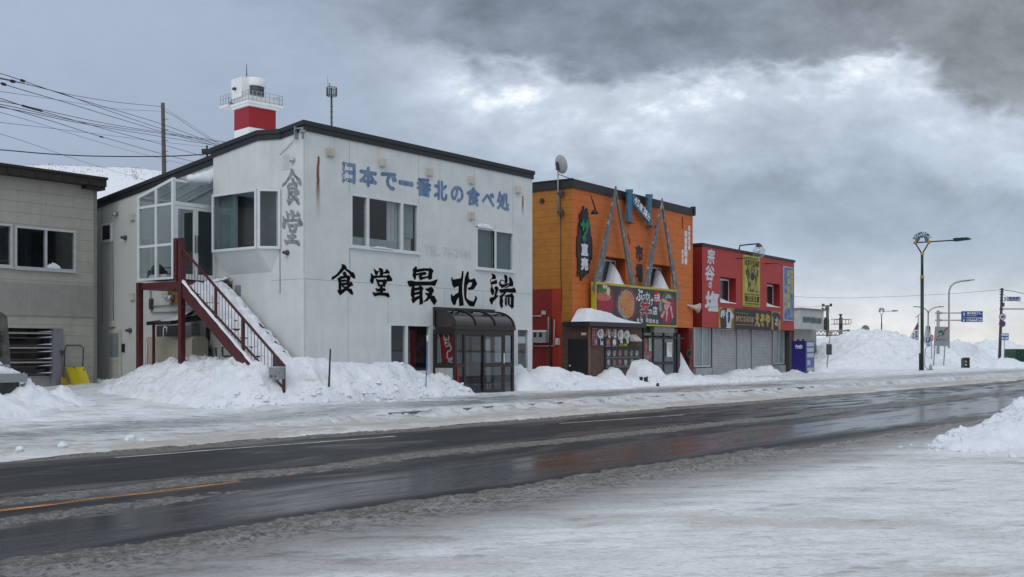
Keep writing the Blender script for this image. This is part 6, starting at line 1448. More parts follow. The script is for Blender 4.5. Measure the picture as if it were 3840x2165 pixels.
mb = MB(); mb.wall(0, LR, ZRB, ZR, [r1, r2]); mb.quad((LR, 0, -.3), (LR, DR, -.3), (LR, DR, ZR), (LR, 0, ZR)); mb.quad((0, 0, ZRB), (LR, 0, ZRB), (LR, .5, ZRB), (0, .5, ZRB)); mb.build('wall', REDW, shop)
mb = MB(); mb.quad((0, 0, ZRB), (0, DR, ZRB), (0, DR, ZR), (0, 0, ZR)); mb.quad((0, .5, -.3), (0, DR, -.3), (0, DR, ZRB), (0, .5, ZRB)); mb.build('side_wall', DRED, shop)
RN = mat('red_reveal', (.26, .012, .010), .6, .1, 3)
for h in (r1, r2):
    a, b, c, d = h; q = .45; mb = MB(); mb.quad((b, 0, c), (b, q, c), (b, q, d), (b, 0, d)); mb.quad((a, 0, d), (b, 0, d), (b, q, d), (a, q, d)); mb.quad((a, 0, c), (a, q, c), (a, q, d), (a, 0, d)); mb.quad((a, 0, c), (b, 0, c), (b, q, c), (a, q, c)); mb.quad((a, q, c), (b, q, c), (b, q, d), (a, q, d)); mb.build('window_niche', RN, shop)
    xw = b - .1; mb = MB(); mb.box(a + .02, b - .005, q - .06, q - .002, c, d - .03); w = mb.build('window', PVC, shop); mb = MB(); mb.box(a + .1, b - .13, q - .066, q - .061, c + .1, d - .13); mb.build('pane', DARKGL, w)
    mb = MB(); i = mb.add([(a + .02, -.03, c), (b - .02, -.03, c), (b - .02, q - .07, c), (a + .02, q - .07, c), (a + .02, -.02, c + .08), (b - .02, -.02, c + .03), (b - .02, q - .07, c + .12), (a + .02, q - .07, c + .38)])
    for f in ((4, 5, 6, 7), (0, 1, 5, 4), (1, 2, 6, 5), (3, 0, 4, 7)): mb.face(*[i + k for k in f])
    mb.build('snow_cover', SNOW, shop)
mb = MB(); mb.sweep([(0, DR), (0, 0), (LR, 0), (LR, DR)], lambda x, y: ZR + .07, .06, .13, .05); mb.quad((0, 0, ZR), (LR, 0, ZR), (LR, DR, ZR), (0, DR, ZR)); mb.build('roof', BLACKM, shop)
mb = MB()
for ch, xa, xb, ya, yb, bo in (('宗', 220, 286, 200, 345, .034), ('谷', 198, 286, 352, 492, .036), ('の', 232, 264, 500, 562, .025), ('塩', 198, 325, 585, 770, .055)):
    a, b = RB.f(z7(xa, (ya + yb) / 2)), RB.f(z7(xb, (ya + yb) / 2)); t, l = RB.f(z7((xa + xb) / 2, ya))[1], RB.f(z7((xa + xb) / 2, yb))[1]; mb.text(ch, a[0] + bo, b[0] - bo, l + bo, t - bo, -.005, bo, .12)
mb.build('lettering', mat('white_letter_board', (.56, .58, .62), .5), shop, label='white brush characters running down the red wall')
# ground floor: shutters, glass bays, plinth
yg = .42; zsh = ZRB
mb = MB(); mb.quad((.0, .55, -.3), (LR, .55, -.3), (LR, .55, ZRB), (0, .55, ZRB)); mb.build('lower_wall', mat('grey_shopfront', (.26, .29, .29), .7, .15, 2, streak=.3), shop)
def shuttermat():
    m, nt, b = newmat('roller_shutter'); co = objco(nt); x, y, z = xyz(nt, co); w = (z / .085).frac(); pr = (w - .5).abs() * 2
    n = nz(nt, co, 2, 6, .6); c = mixc(nt, n.sm(.3, .7), (.40, .415, .44), (.50, .515, .54)); c = mixc(nt, w.sm(.22, .0) * .6, c, (.10, .10, .11))
    top = nz(nt, comb(nt, x * 3, 0.0, z * .7), 1.3, 6, .7).sm(.50, .66) * z.sm(ZRB - .75, ZRB) * .8; c = mixc(nt, top, c, (.13, .06, .03))
    nt.links.new(c, b.inputs['Base Color']); b.inputs['Metallic'].default_value = .3; b.inputs['Roughness'].default_value = .45; bump(nt, b, pr, .8, .03); return m
SHM = shuttermat()
sx = [RB.f(z7(p, 1100), yg)[0] for p in (264, 488, 622, 812)]
for a, b in zip(sx, sx[1:]): mb = MB(); mb.box(a + .03, b - .03, yg, yg + .05, -.2, zsh - .002); mb.build('roller_shutter', SHM, shop)
mb = MB()
GUID = mat('guide_rail', (.16, .165, .175), .4)
for x in sx: mb = MB(); mb.box(x - .03, x + .03, yg - .03, yg + .08, -.2, zsh - .003); mb.build('shutter_guide', GUID, shop)
for (pa, pb, pl_) in ((100, 245, 1275), (818, 918, 1250)):
    a, b = RB.f(z7(pa, 1100), yg)[0], RB.f(z7(pb, 1100), yg)[0]; zs_ = RB.f(z7((pa + pb) / 2, pl_), yg)[1]
    mb = MB(); mb.box(a, b, yg - .12, yg + .05, -.2, zs_ - .05); mb.build('plinth', mat('pale_plinth', (.36, .38, .39), .8, .15, 3), shop)
    mb = MB(); m_ = (a + b) / 2
    for x in (a + .03, m_, b - .03): mb.box(x - .035, x + .035, yg - .04, yg + .04, zs_, zsh - .004)
    mb.box(a + .066, b - .066, yg - .035, yg + .03, zs_, zs_ + .07); w = mb.build('window', ALU, shop)
    mb = MB(); mb.quad((a, yg + .01, zs_), (b, yg + .01, zs_), (b, yg + .01, zsh), (a, yg + .01, zsh)); mb.build('pane', mat('misted_glass', (.23, .28, .28), .25, .12, 1.5), w)
xr0, xr1 = RB.f(z7(930, 1100), 0)[0], LR
mb = MB(); mb.box(xr1 - .45, xr1 - .02, .1, .5, -.2, ZRB - .004); mb.build('end_pillar', mat('dark_pillar', (.06, .06, .055), .6), shop)
# yellow bear warning poster
bp = place(thing('bear_poster', 'yellow bear warning poster hung on the red shop wall', 'poster'), RB); YB_ = -.08
zP = Z(2780, 940, 210 / 1173)
def bpx(px, py): return RB.f(zP(px, py), YB_)
bx0, bx1 = (bpx(60, 200)[0] + bpx(48, 1100)[0]) / 2, (bpx(402, 200)[0] + bpx(385, 1150)[0]) / 2; bzt, bzb = (bpx(60, 85)[1] + bpx(402, 145)[1]) / 2, (bpx(48, 1165)[1] + bpx(385, 1195)[1]) / 2
BW, BH = bx1 - bx0, bzt - bzb
YPAP = mat('yellow_poster', (.46, .40, .065), .6, .08, 3); INK = mat('black_ink', (.016, .017, .016), .6, .2, 6)
mb = MB(); mb.box(bx0, bx1, YB_, -.002, bzb, bzt); mb.build('board', YPAP, bp)
mb = MB(); Q = lambda a, b: (bx0 + a * BW, bzb + b * BH)
def bt(t, a0, a1, b0, b1, bold): mb.text(t, *(Q(a0, 0)[0], Q(a1, 0)[0]), Q(0, b0)[1], Q(0, b1)[1], YB_ - .004, bold)
bt('HOKKAIDO', .12, .88, .935, .962, .006); bt('NORTH ISLAND', .06, .94, .795, .905, .014); bt('HIGUMA IS THE MOST FIERCE', .06, .94, .228, .258, .004); bt('熊出没注意', .06, .94, .095, .215, .016); bt('WILD ANIMAL IN HOKKAIDO', .06, .94, .045, .075, .004)
mb.box(Q(.03, 0)[0], Q(.97, 0)[0], YB_ - .004, YB_ - .001, Q(0, .912)[1], Q(0, .918)[1]); mb.box(Q(.03, 0)[0], Q(.97, 0)[0], YB_ - .004, YB_ - .001, Q(0, .016)[1], Q(0, .026)[1])
for e in (.02, .975): mb.box(Q(e, 0)[0], Q(e + .008, 0)[0], YB_ - .004, YB_ - .001, Q(0, .02)[1], Q(0, .98)[1])
mb.build('lettering', INK, bp)
def blotmat():
    m, nt, b = newmat('ink_picture'); co = objco(nt); x, y, z = xyz(nt, co); n = nz(nt, comb(nt, x * 1.0, 0.0, z * .55), 2.6, 6, .62, 1.2); nt.links.new(mixc(nt, n.sm(.45, .58), (.016, .017, .016), (.34, .29, .06)), b.inputs['Base Color']); b.inputs['Roughness'].default_value = .6; return m
mb = MB(); pts = [(.12, .74), (.2, .79), (.34, .77), (.46, .80), (.55, .80), (.66, .77), (.80, .79), (.9, .72), (.88, .62), (.82, .52), (.86, .40), (.92, .28), (.2, .29), (.26, .42), (.18, .56), (.1, .64)]
mb.ngon([(Q(*p)[0], YB_ - .003, Q(*p)[1]) for p in pts][::-1]); mb.build('bear_print', blotmat(), bp)
mb = MB()
def bel(cx, cy, rx, ry, y): mb.ngon([(Q(cx + rx * math.cos(k * .3927), 0)[0], y, Q(0, cy + ry * math.sin(k * .3927))[1]) for k in range(16)])
bel(.52, .60, .12, .085, YB_ - .0075); mb.build('bear_mouth', INK, bp)
mb = MB(); bel(.52, .46, .15, .12, YB_ - .006); bel(.52, .60, .16, .11, YB_ - .0055); mb.build('bear_jaw', foodmat('ochre_ink', (.10, .09, .03), (.42, .36, .08), 5), bp)
# long shop banner with shirts
sbn = place(thing('shop_banner', 'long black and gold shop banner with printed shirts above the shutters', 'sign'), RB); YBN = -.06
zS = Z(2680, 1130, 280 / 2576)
def sp(px, py): return RB.f(zS(px, py), YBN)
nx0, nx1 = sp(158, 500)[0], sp(2270, 700)[0]; nzt = (sp(158, 210)[1] + sp(2270, 372)[1]) / 2; nzb = (sp(158, 915)[1] + sp(2270, 1008)[1]) / 2; NW, NH = nx1 - nx0, nzt - nzb
def Q2(px, py):                        # printed picture coordinates measured on the photo, squared up on the board
    x = sp(px, py)[0]; f = (px - 158) / (2270 - 158); yt_ = 210 + f * 162; yb_ = 915 + f * 93; return x, nzt - (py - yt_) / (yb_ - yt_) * NH
GOLD = mat('gold_print', (.42, .25, .06), .55, .08, 3); NAVY = mat('ink_navy', (.016, .020, .026), .55, .15, 2); SHW = mat('shirt_white', (.50, .53, .57), .6, .05, 3)
mb = MB(); mb.box(nx0, nx1, YBN, -.002, nzb, nzt); mb.build('board', GOLD, sbn)
mb = MB()
for pts in ([(700, 240), (1960, 345), (1960, 1000), (700, 940)],): mb.ngon([(Q2(*p)[0], YBN - .003, Q2(*p)[1]) for p in pts][::-1])
mb.ngon([(Q2(*p)[0], YBN - .0035, Q2(*p)[1]) for p in [(165, 330), (240, 260), (350, 225), (420, 250), (400, 380), (400, 500), (415, 890), (370, 925), (210, 915), (190, 600)]][::-1]); mb.ngon([(Q2(*p)[0], YBN - .0036, Q2(*p)[1]) for p in [(1985, 400), (2060, 385), (2170, 395), (2260, 480), (2268, 640), (2210, 650), (2200, 1000), (2020, 1000), (2030, 560), (1985, 530)]][::-1])
for k in range(2):
    for r in range(24):
        for c in range(5):
            px = (560 + c * 32) if k == 0 else (1850 + c * 28) ; s_ = (7 + c * 2.2) if k == 0 else (15 - c * 2); py = 250 + 28 * r + (14 if c % 2 else 0) + (px - 158) * .05
            if py > 925 + (px - 560) * .05: continue
            q = [(Q2(px + a, py + b * 1.5)) for a, b in ((-s_, 0), (0, -s_), (s_, 0), (0, s_))]; mb.ngon([(e[0], YBN - .0045, e[1]) for e in q])
mb.build('dark_print', NAVY, sbn)
mb = MB(); mb.ngon([(Q2(*p)[0], YBN - .005, Q2(*p)[1]) for p in [(425, 270), (560, 310), (610, 400), (655, 500), (640, 610), (585, 590), (550, 935), (380, 915), (415, 880), (400, 560), (375, 400), (420, 360)]][::-1]); mb.build('shirt_print', SHW, sbn)
mb = MB(); mb.text('宗谷岬', Q2(450, 400)[0], Q2(520, 400)[0], Q2(480, 740)[1], Q2(480, 350)[1], YBN - .008, .01); mb.build('lettering', INK, sbn)
mb = MB(); a, b = Q2(195, 300), Q2(330, 590); mb.text('岬', a[0], b[0], b[1], a[1], YBN - .008, .02, .15); a, b = Q2(2065, 560), Q2(2180, 850); mb.text('北', a[0], b[0], b[1], a[1], YBN - .008, .02, .2); mb.build('lettering', SHW, sbn)
mb = MB()
for k, ch in enumerate('おりじなるの店'): a, b = Q2(722 + 89 * k, 500 + 7 * k), Q2(800 + 89 * k, 690 + 7 * k); mb.text(ch, a[0], b[0], b[1], a[1], YBN - .006, .014)
a, b = Q2(725, 385), Q2(1165, 450); mb.text('THE NORTHERN SOUVENIR JAPAN', a[0], b[0], b[1], a[1], YBN - .006, .004); a, b = Q2(725, 780), Q2(1325, 840); mb.text('HOKKAIDO CAPE SOYA NORTH ISLAND', a[0], b[0], b[1], a[1], YBN - .006, .004)
mb.build('lettering', mat('pale_gold_print', (.42, .27, .13), .55), sbn)
mb = MB()
for ch, xa, xb, ya, yb in (('え', 1385, 1560, 405, 880), ('ぞ', 1560, 1725, 430, 880), ('や', 1735, 1910, 410, 895)): a, b = Q2(xa, ya), Q2(xb, yb); mb.text(ch, a[0] + .04, b[0] - .04, b[1] + .05, a[1] - .05, YBN - .006, .062)
mb.build('lettering', GOLD, sbn)
# blue vertical sign
vs_ = place(thing('blue_banner_sign', 'tall blue banner sign with yellow characters at the right end of the red shop', 'sign'), RB)
a, b = RB.f(z7(918, 362), -.06), RB.f(z7(1004, 858), -.06); ax0, ax1, azt, azb = a[0], b[0] - .05, RB.f(z7(960, 366), -.06)[1], RB.f(z7(960, 856), -.06)[1]
mb = MB(); mb.box(ax0, ax1, -.07, -.002, azb, azt); mb.build('board', mat('pale_blue_edge', (.35, .42, .48), .5), vs_)
def bluemat():
    m, nt, b = newmat('blue_sky_print'); co = objco(nt); x, y, z = xyz(nt, co); n = nz(nt, comb(nt, x * .8, 0.0, z * 1.2), 1.6, 5, .6, .4); f = n.sm(.38, .7)
    nt.links.new(mixc(nt, f, (.03, .10, .30), (.20, .30, .46)), b.inputs['Base Color']); b.inputs['Roughness'].default_value = .5; return m
mb = MB(); mb.quad((ax0 + .06, -.073, azb + .06), (ax1 - .06, -.073, azb + .06), (ax1 - .06, -.073, azt - .06), (ax0 + .06, -.073, azt - .06)); mb.build('panel', bluemat(), vs_)
AW, AH = ax1 - ax0, azt - azb; mb = MB()
for t, f0, f1, g0, g1 in (('日本最北端', .74, .96, .95, .50), ('到達証明書', .34, .66, .95, .22), ('発行所', .04, .26, .52, .18)): mb.column(t, ax0 + f0 * AW, ax0 + f1 * AW, azb + g0 * AH, azb + g1 * AH, -.076, .022, .18)
mb.build('lettering', mat('yellow_print', (.50, .42, .10), .55), vs_)
mb = MB(); mb.prism([(ax0 + .62 * AW, azb + .08 * AH), (ax0 + .9 * AW, azb + .08 * AH), (ax0 + .78 * AW, azb + .36 * AH), (ax0 + .74 * AW, azb + .36 * AH)], -.0755, -.0735); mb.build('monument_print', mat('grey_print', (.22, .25, .30), .6), vs_)
# globe lamp on a bent arm
gl_ = place(thing('globe_lamp', 'clear globe lamp hanging from a bent pipe above the yellow poster', 'lamp'), RB)
P = [RB.f(z7(*p), -.55) for p in ((612, 245), (608, 168), (650, 160), (690, 156), (692, 185))]; mb = MB(); mb.tube([(P[0][0] - .0, 0.1, P[0][1]), (P[1][0], .0, P[1][1])] + [(p[0], -.25 * min(k, 2), p[1]) for k, p in enumerate(P[2:], 1)], .04, 8); mb.build('arm', DKMET, gl_)
c = RB.f(z7(692, 232), -.5); mb = MB(); mb.lathe((c[0], -.5, c[1]), [(.001, -.34)] + [(.34 * math.sin(k * math.pi / 14), -.34 * math.cos(k * math.pi / 14)) for k in range(1, 13)] + [(.09, .33)], 26); mb.build('globe', glassmat('clear_globe', (.80, .84, .86), .8, .02, .06), gl_)
mb = MB(); mb.lathe((c[0], -.5, c[1]), [(.001, .50), (.06, .46), (.19, .32), (.18, .29), (.001, .29)], 18); mb.build('cap', DKMET, gl_)
mb = MB(); mb.lathe((c[0], -.5, c[1]), [(.001, -.10), (.05, -.06), (.06, .08), (.03, .16), (.03, .3)], 12); mb.build('bulb', mat('bulb_glass', (.6, .6, .58), .3), gl_)
for k, (pa, pb) in enumerate((((497, 292), (606, 284)), ((757, 338), (850, 332)))):
    a, b = RB.f(z7(*pa), -.1), RB.f(z7(*pb), -.6); o = place(thing('bare_lamp_arm', ('thin black lamp arm crossing the top of the yellow poster', 'thin black lamp arm right of the yellow poster')[k], 'lamp arm', group='bare lamp arms'), RB); mb = MB(); mb.tube([(a[0], -.02, a[1]), (b[0], -.6, b[1])] + ([(RB.f(z7(878, 345), -.6)[0], -.65, RB.f(z7(878, 345), -.6)[1])] if k else []), .03, 6); mb.build('arm', BLACKM, o)
# vending machine
VM = Frame(*at(3024, 1310, 59.6).xy, .60, .80)
ven = place(thing('vending_machine', 'deep blue drinks vending machine with white side writing beside the red shop', 'vending machine'), VM)
vy = VM.sd(z7(988, 1200))[0]; vx = VM.f(z7(1196, 1200))[0]; vzt = VM.sd(z7(1123, 1038))[1]
NBL = mat('deep_blue_enamel', (.016, .014, .155), .35, .1, 3)
mb = MB(); mb.box(0, vx, .06, vy, .0, vzt); mb.build('body', NBL, ven)
mb = MB(); mb.box(0.02, vx - .02, 0, .058, .05, vzt - .02); fr_ = mb.build('front', mat('front_blue', (.06, .11, .30), .4), ven)
mb = MB()
for k in range(3): mb.box(.08, vx - .12, -.006, -.001, vzt - .30 - .31 * k, vzt - .08 - .31 * k)
mb.build('display_window', mat('pale_display', (.42, .45, .47), .3, .3, 14), fr_)
mb = MB(); mb.box(.12, vx - .16, -.012, -.001, .28, .46); mb.box(.1, vx * .45, -.010, -.001, .60, .88); mb.build('dispensing_flap', mat('pale_flap', (.40, .42, .44), .4), fr_)
mb = MB()
for t, pa, pb, bo in (('Asahi', (1022, 1072), (1085, 1098), .008), ('アサヒ飲料', (1026, 1101), (1084, 1110), .004)):
    a, b = VM.sd(z7(*pa)), VM.sd(z7(*pb)); vs2, fs, a0, a1, b0, b1 = glyphs(t)
    for q, (ox, oz) in enumerate(((0, 0), (bo, 0), (-bo, 0), (0, bo))):
        i = mb.add([(-.004 - q * .001, a[0] + (e - a0) / (a1 - a0) * (b[0] - a[0]) + ox, b[1] + (f - b0) / (b1 - b0) * (a[1] - b[1]) + oz) for e, f in vs2])
        for f in fs: mb.face(*[i + e for e in f])
mb.build('lettering', WHITEP, ven)
mb = MB(); mb.box(.1, .2, .2, .3, vzt, vzt + .12); mb.box(.3, .4, vy - .3, vy - .2, vzt, vzt + .1); mb.build('bracket', DKMET, ven)

# ---------------------------------------------------------------- grey rest house beyond
GB = Frame(*at(3002, 1310, 76).xy, .60, .80)
zg = lambda p, y=0: GB.f(z7(*p), y)
rest = place(thing('rest_house', 'flat grey rest house with a deep fascia and dark characters behind the vending machine', 'building'), GB)
gx1 = zg((1280, 850))[0]; gzt, gzb = zg((1070, 752))[1], zg((1070, 928))[1]; CON = mat('weathered_concrete', (.42, .435, .42), .75, .12, 2, streak=.35)
mb = MB(); mb.box(0, gx1, 0, 9, gzb, gzt); mb.build('fascia', CON, rest)
mb = MB(); mb.box(-.1, gx1 + .15, -.1, 9.1, gzt, gzt + .12)
for k in range(14): mb.box(gx1 * k / 14, gx1 * k / 14 + .12, -.14, -.101, gzt + .01, gzt + .11)
mb.build('roof', mat('ridged_roof', (.20, .21, .21), .5), rest)
xw = zg((1225, 1000), .8)[0]; xd = zg((1150, 1000), .8)[0]
mb = MB(); mb.box(.3, xw, .9, 8.5, -.3, gzb); mb.build('wall', mat('greenish_wall', (.30, .31, .265), .75, .1, 2, streak=.3), rest)
mb = MB(); mb.box(.32, zg((1060, 1000), .8)[0], .84, .895, -.2, gzb - .4); mb.build('door', mat('grey_shutter_door', (.24, .25, .26), .5), rest)
mb = MB(); mb.box(xd, xw - .1, .84, .895, .9, gzb - 1.1); mb.build('window', mat('blue_grey_pane', (.10, .13, .16), .3), rest)
mb = MB(); 
for k, ch in enumerate('宗谷岬公園休憩所'): a, b = zg((1090 + k * 21.5, 818 + k * 2.5)), zg((1109 + k * 21.5, 868 + k * 2)); mb.text(ch, a[0], b[0], b[1], a[1], -.005, .05)
mb.build('lettering', mat('slate_letters', (.09, .10, .12), .6), rest)
# ---------------------------------------------------------------- grey boarded house at the left edge
HB = Frame(-.39025 * 33, 33, .61, .792)
house = place(thing('grey_house', 'grey boarded house with a brown roof edge at the left of the photo', 'building'), HB)
zL = Z(0, 1130, 360 / 1112)
GREYB = boardmat('grey_boarding', (.40, .39, .345), .325, .012, 3.9, .08, .7, .55, .05, dirt=(.20, .19, .16), dirt_amt=.35)
hz = HB.f(z1(505, 200))[1] + .0; hL = -9.0; yband1, yband0 = HB.f(z1(500, 762))[1], HB.f(z1(500, 930))[1]
g1 = (HB.f(z1(80, 560))[0], HB.f(z1(412, 560))[0], HB.f(z1(412, 682))[1], HB.f(z1(80, 430))[1]); g1 = (g1[0], g1[1], (HB.f(z1(82, 662))[1] + g1[2]) / 2, (HB.f(z1(410, 460))[1] + g1[3]) / 2)
g0 = (HB.f(z1(-260, 540))[0], HB.f(z1(66, 540))[0], g1[2] + .02, g1[3] + .02)
op = (HB.f(zL(-300, 600))[0], HB.f(zL(725, 600))[0], .35, HB.f(zL(690, 318))[1])
mb = MB(); mb.wall(hL, 0, -.3, hz, [g0, g1, op]); mb.quad((0, 0, -.3), (0, 9, -.3), (0, 9, hz + .3), (0, 0, hz)); mb.quad((hL, 0, -.3), (hL, 9, -.3), (hL, 9, hz), (hL, 0, hz)); mb.quad((hL, 9, -.3), (0, 9, -.3), (0, 9, hz + .3), (hL, 9, hz + .3)); mb.build('wall', GREYB, house)
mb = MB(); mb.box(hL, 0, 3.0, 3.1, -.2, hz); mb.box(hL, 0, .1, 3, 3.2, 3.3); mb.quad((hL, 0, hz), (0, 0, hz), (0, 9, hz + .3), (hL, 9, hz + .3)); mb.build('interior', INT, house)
mb = MB(); mb.box(hL, -.02, -.035, -.002, yband0, yband1); mb.build('band_panel', boardmat('pale_band_panel', (.33, .325, .30), .03, .004, None, .1, .8, .8), house)
mb = MB(); mb.box(-.06, .02, -.04, .02, -.2, hz); mb.build('corner_trim', mat('grey_trim', (.22, .22, .20), .6), house)
TIMB = mat('dark_brown_fascia', (.024, .018, .016), .7, .3, 6, streak=.3)
rx = HB.f(z1(585, 180), -.35)[0]
mb = MB(); mb.box(hL - .5, rx, -.40, 9.5, hz + .10, hz + .17); mb.box(hL - .5, rx - .03, -.36, 9.4, hz - .12, hz + .099)
for k in range(24): x = rx - .2 - k * .42; mb.box(x, x + .05, -.385, -.36, hz - .10, hz + .095)
mb.box(rx - .66, rx - .04, -.3, 9.3, hz - .22, hz - .121); mb.build('roof', TIMB, house)
for h, lab in ((g1, 0), (g0, 1)):
    wn = window(h, [(h[0] + h[1]) / 2], house, frame=.06, mt=ALU, sill=.05, mull=.03)
    if lab == 0: random.seed(8); snowblob('snow_cap', wn, [(h[0] + (h[1] - h[0]) * .52, h[2] + .06), (h[0] + (h[1] - h[0]) * .74, h[2] + .06)], -.02, .04, .16)
ow = MB(); ow.box(op[0], op[1], .02, .2, op[2], op[2] + .02)
mb = MB(); mb.box(op[1] - .30, op[1] - .02, -.06, .25, .2, op[3]); mb.build('jamb', mat('blue_grey_jamb', (.20, .20, .23), .5, .1, 4), house)
mb = MB(); mb.box(op[0], op[1] - .30, .18, .20, .3, HB.f(zL(500, 865), .18)[1]); mb.build('lower_panel', mat('pale_sill_panel', (.30, .31, .30), .6), house)
mb = MB(); mb.quad((op[0], .22, .35), (op[1], .22, .35), (op[1], .22, op[3]), (op[0], .22, op[3])); mb.build('pane', glassmat('garage_glass', (.5, .55, .55), .7, .02, .03), house)
for k, py in enumerate((360, 425, 508, 590, 672, 752, 838)):
    z = HB.f(zL(500, py), .1)[1]; mb = MB(); mb.box(op[0], op[1] - .31, .06, .11, z - .025, z + .012); mb.build('slat', mat('dark_slat', (.045, .047, .05), .5), house)
    mb = MB(); i = mb.add([(op[1] - .31 - .45, .055, z + .013), (op[1] - .31, .055, z + .013), (op[1] - .31, .115, z + .013), (op[1] - .31 - .45, .115, z + .013), (op[1] - .31, .06, z + .045), (op[1] - .31, .11, z + .045)])
    for f in ((0, 1, 4), (1, 2, 5, 4), (2, 3, 5), (0, 4, 5, 3)): mb.face(*[i + e for e in f])
    mb.build('snow_cap', SNOW, house)
for py in (372, 540, 707): z = HB.f(zL(500, py), .04)[1]; mb = MB(); mb.box(op[0], op[1] - .31, .02, .055, z - .022, z + .022); mb.build('rail', mat('pale_rail', (.30, .31, .31), .5), house)
# snow scoop and shovel
def flat(fr, px, y): return fr.f(zL(*px), y)
sc = place(thing('snow_scoop', 'yellow plastic snow scoop with a black hoop handle leaning on the grey house', 'snow scoop'), HB)
P = {n: flat(HB, p, -.25) for n, p in dict(a=(760, 765), b=(985, 765), c=(1015, 988), d=(795, 998), h0=(765, 755), h1=(782, 560), h2=(810, 510), h3=(965, 510), h4=(1000, 545), h5=(978, 755)).items()}
def scoopmat():
    m, nt, b = newmat('yellow_scoop_plastic'); co = objco(nt); n = nz(nt, co, 5, 5, .6); nt.links.new(mixc(nt, n.sm(.3, .7), (.46, .37, .008), (.58, .48, .015)), b.inputs['Base Color']); b.inputs['Roughness'].default_value = .38; return m
YP_ = scoopmat(); mb = MB(); mb.sm = True; n = 10; rows = []
for k in range(n + 1):
    f = k / n; L0 = Vector((P['a'][0] * (1 - f) + P['d'][0] * f, 0, P['a'][1] * (1 - f) + P['d'][1] * f)); R0 = Vector((P['b'][0] * (1 - f) + P['c'][0] * f, 0, P['b'][1] * (1 - f) + P['c'][1] * f)); y = -.18 - .16 * f - .10 * f * f
    rows.append(mb.add([(L0.x, y - .06, L0.z), (L0.x + .02, y, L0.z), (R0.x - .02, y, R0.z), (R0.x, y - .06, R0.z)]))
for A_, B_ in zip(rows, rows[1:]):
    for j in range(3): mb.face(A_ + j, B_ + j, B_ + j + 1, A_ + j + 1)
mb.build('blade', YP_, sc)
mb = MB(); mb.tube([(P[k][0], y, P[k][1]) for k, y in (('h0', -.16), ('h1', -.10), ('h2', -.07), ('h3', -.07), ('h4', -.09), ('h5', -.16))], .016, 8); mb.build('handle', BLACKM, sc)
for px in ((770, 790), (875, 772), (985, 790), (795, 992), (1010, 985)): c = flat(HB, px, -.3); mb = MB(); mb.lathe((c[0], -.22 if px[1] < 900 else -.50, c[1]), [(.001, .02), (.022, .01), (.022, 0), (.001, 0)], 10, 'y'); mb.build('bolt', BLACKM, sc)
sh = place(thing('shovel', 'dirty yellow shovel with a black grip beside the snow scoop', 'shovel'), HB); P = {n: flat(HB, p, -.15) for n, p in dict(g0=(712, 578), g1=(755, 578), g2=(735, 635), s1=(735, 880), b0=(695, 885), b1=(765, 875), b2=(785, 1000), b3=(690, 1005)).items()}
mb = MB(); mb.tube([(P['g0'][0], -.08, P['g0'][1]), (P['g1'][0], -.08, P['g1'][1]), (P['g2'][0], -.09, P['g2'][1]), (P['g0'][0], -.08, P['g0'][1])], .018, 6); mb.build('grip', BLACKM, sh)
mb = MB(); mb.tube([(P['g2'][0], -.09, P['g2'][1]), (P['s1'][0], -.17, P['s1'][1])], .016, 7); mb.build('shaft', mat('worn_shaft', (.12, .10, .085), .7), sh)
mb = MB(); mb.quad((P['b0'][0], -.17, P['b0'][1]), (P['b3'][0], -.27, P['b3'][1]), (P['b2'][0], -.27, P['b2'][1]), (P['b1'][0], -.17, P['b1'][1])); mb.build('blade', mat('dirty_yellow', (.28, .21, .02), .6, .3, 6), sh)

# granite monument in the left foreground
MF = Frame(*at(103, 1310, 24).xy, .61, .792); mon = place(thing('stone_monument', 'rough dark stone monument on grey granite steps with snow, cut by the left edge', 'monument'), MF)
def mp(px, y=0): return MF.f(zL(*px), y)
GRAN = mat('grey_granite', (.25, .26, .27), .6, .25, 40, bmp=.2); ROCK = mat('dark_rough_stone', (.085, .085, .075), .85, .4, 4, bmp=.8)
z0a, z0b = mp((200, 840))[1], mp((200, 940))[1]; z1a, z1b = mp((100, 735))[1], mp((100, 800))[1]; x1 = mp((185, 760))[0]
mb = MB(); mb.box(-3, 0, 0, 1.8, z0b, z0a); mb.build('step', GRAN, mon); mb = MB(); mb.box(-3, x1, .25, 1.5, z0a, z1a); mb.build('step', GRAN, mon)
xb2 = mp((250, 980))[0]; mb = MB(); mb.box(-3, xb2, .1, 1.7, -.1, z0b); mb.build('base', mat('dark_carved_base', (.03, .032, .035), .5, .5, 5), mon)
pts = [(-40, 105), (38, 112), (70, 160), (88, 290), (92, 330), (110, 640), (108, 700), (-40, 700)]
mb = MB(); P = [mp(p, .5) for p in pts]; n = len(P); r_ = random.Random(2)
P = [(P[0][0] - 1.3, P[0][1])] + P[1:-1] + [(P[-1][0] - 1.3, P[-1][1])]
rows = [mb.add([(a + r_.uniform(-.03, .03) - .04 * abs(y - .85), y + r_.uniform(-.05, .05), b + r_.uniform(-.02, .02) - .1 * abs(y - .85)) for a, b in P]) for y in (.45, .6, .85, 1.1, 1.25)]
mb.face(*[rows[0] + k for k in range(n)])
for A_, B_ in zip(rows, rows[1:]):
    for k in range(n): mb.face(A_ + k, B_ + k, B_ + (k + 1) % n, A_ + (k + 1) % n)
mb.face(*[rows[-1] + k for k in reversed(range(n))]); mb.build('stele', ROCK, mon)
mb = MB()
for cx, cy in ((10, 380), (20, 430), (5, 560), (15, 600)): a = mp((cx, cy), .38); mb.bar((a[0] - .12, .40, a[1] - .06), (a[0] + .02, .40, a[1] + .05), .035, .03); mb.bar((a[0] - .10, .40, a[1] + .06), (a[0] + .03, .40, a[1] - .06), .03, .03)
mb.build('carving', BLACKM, mon)
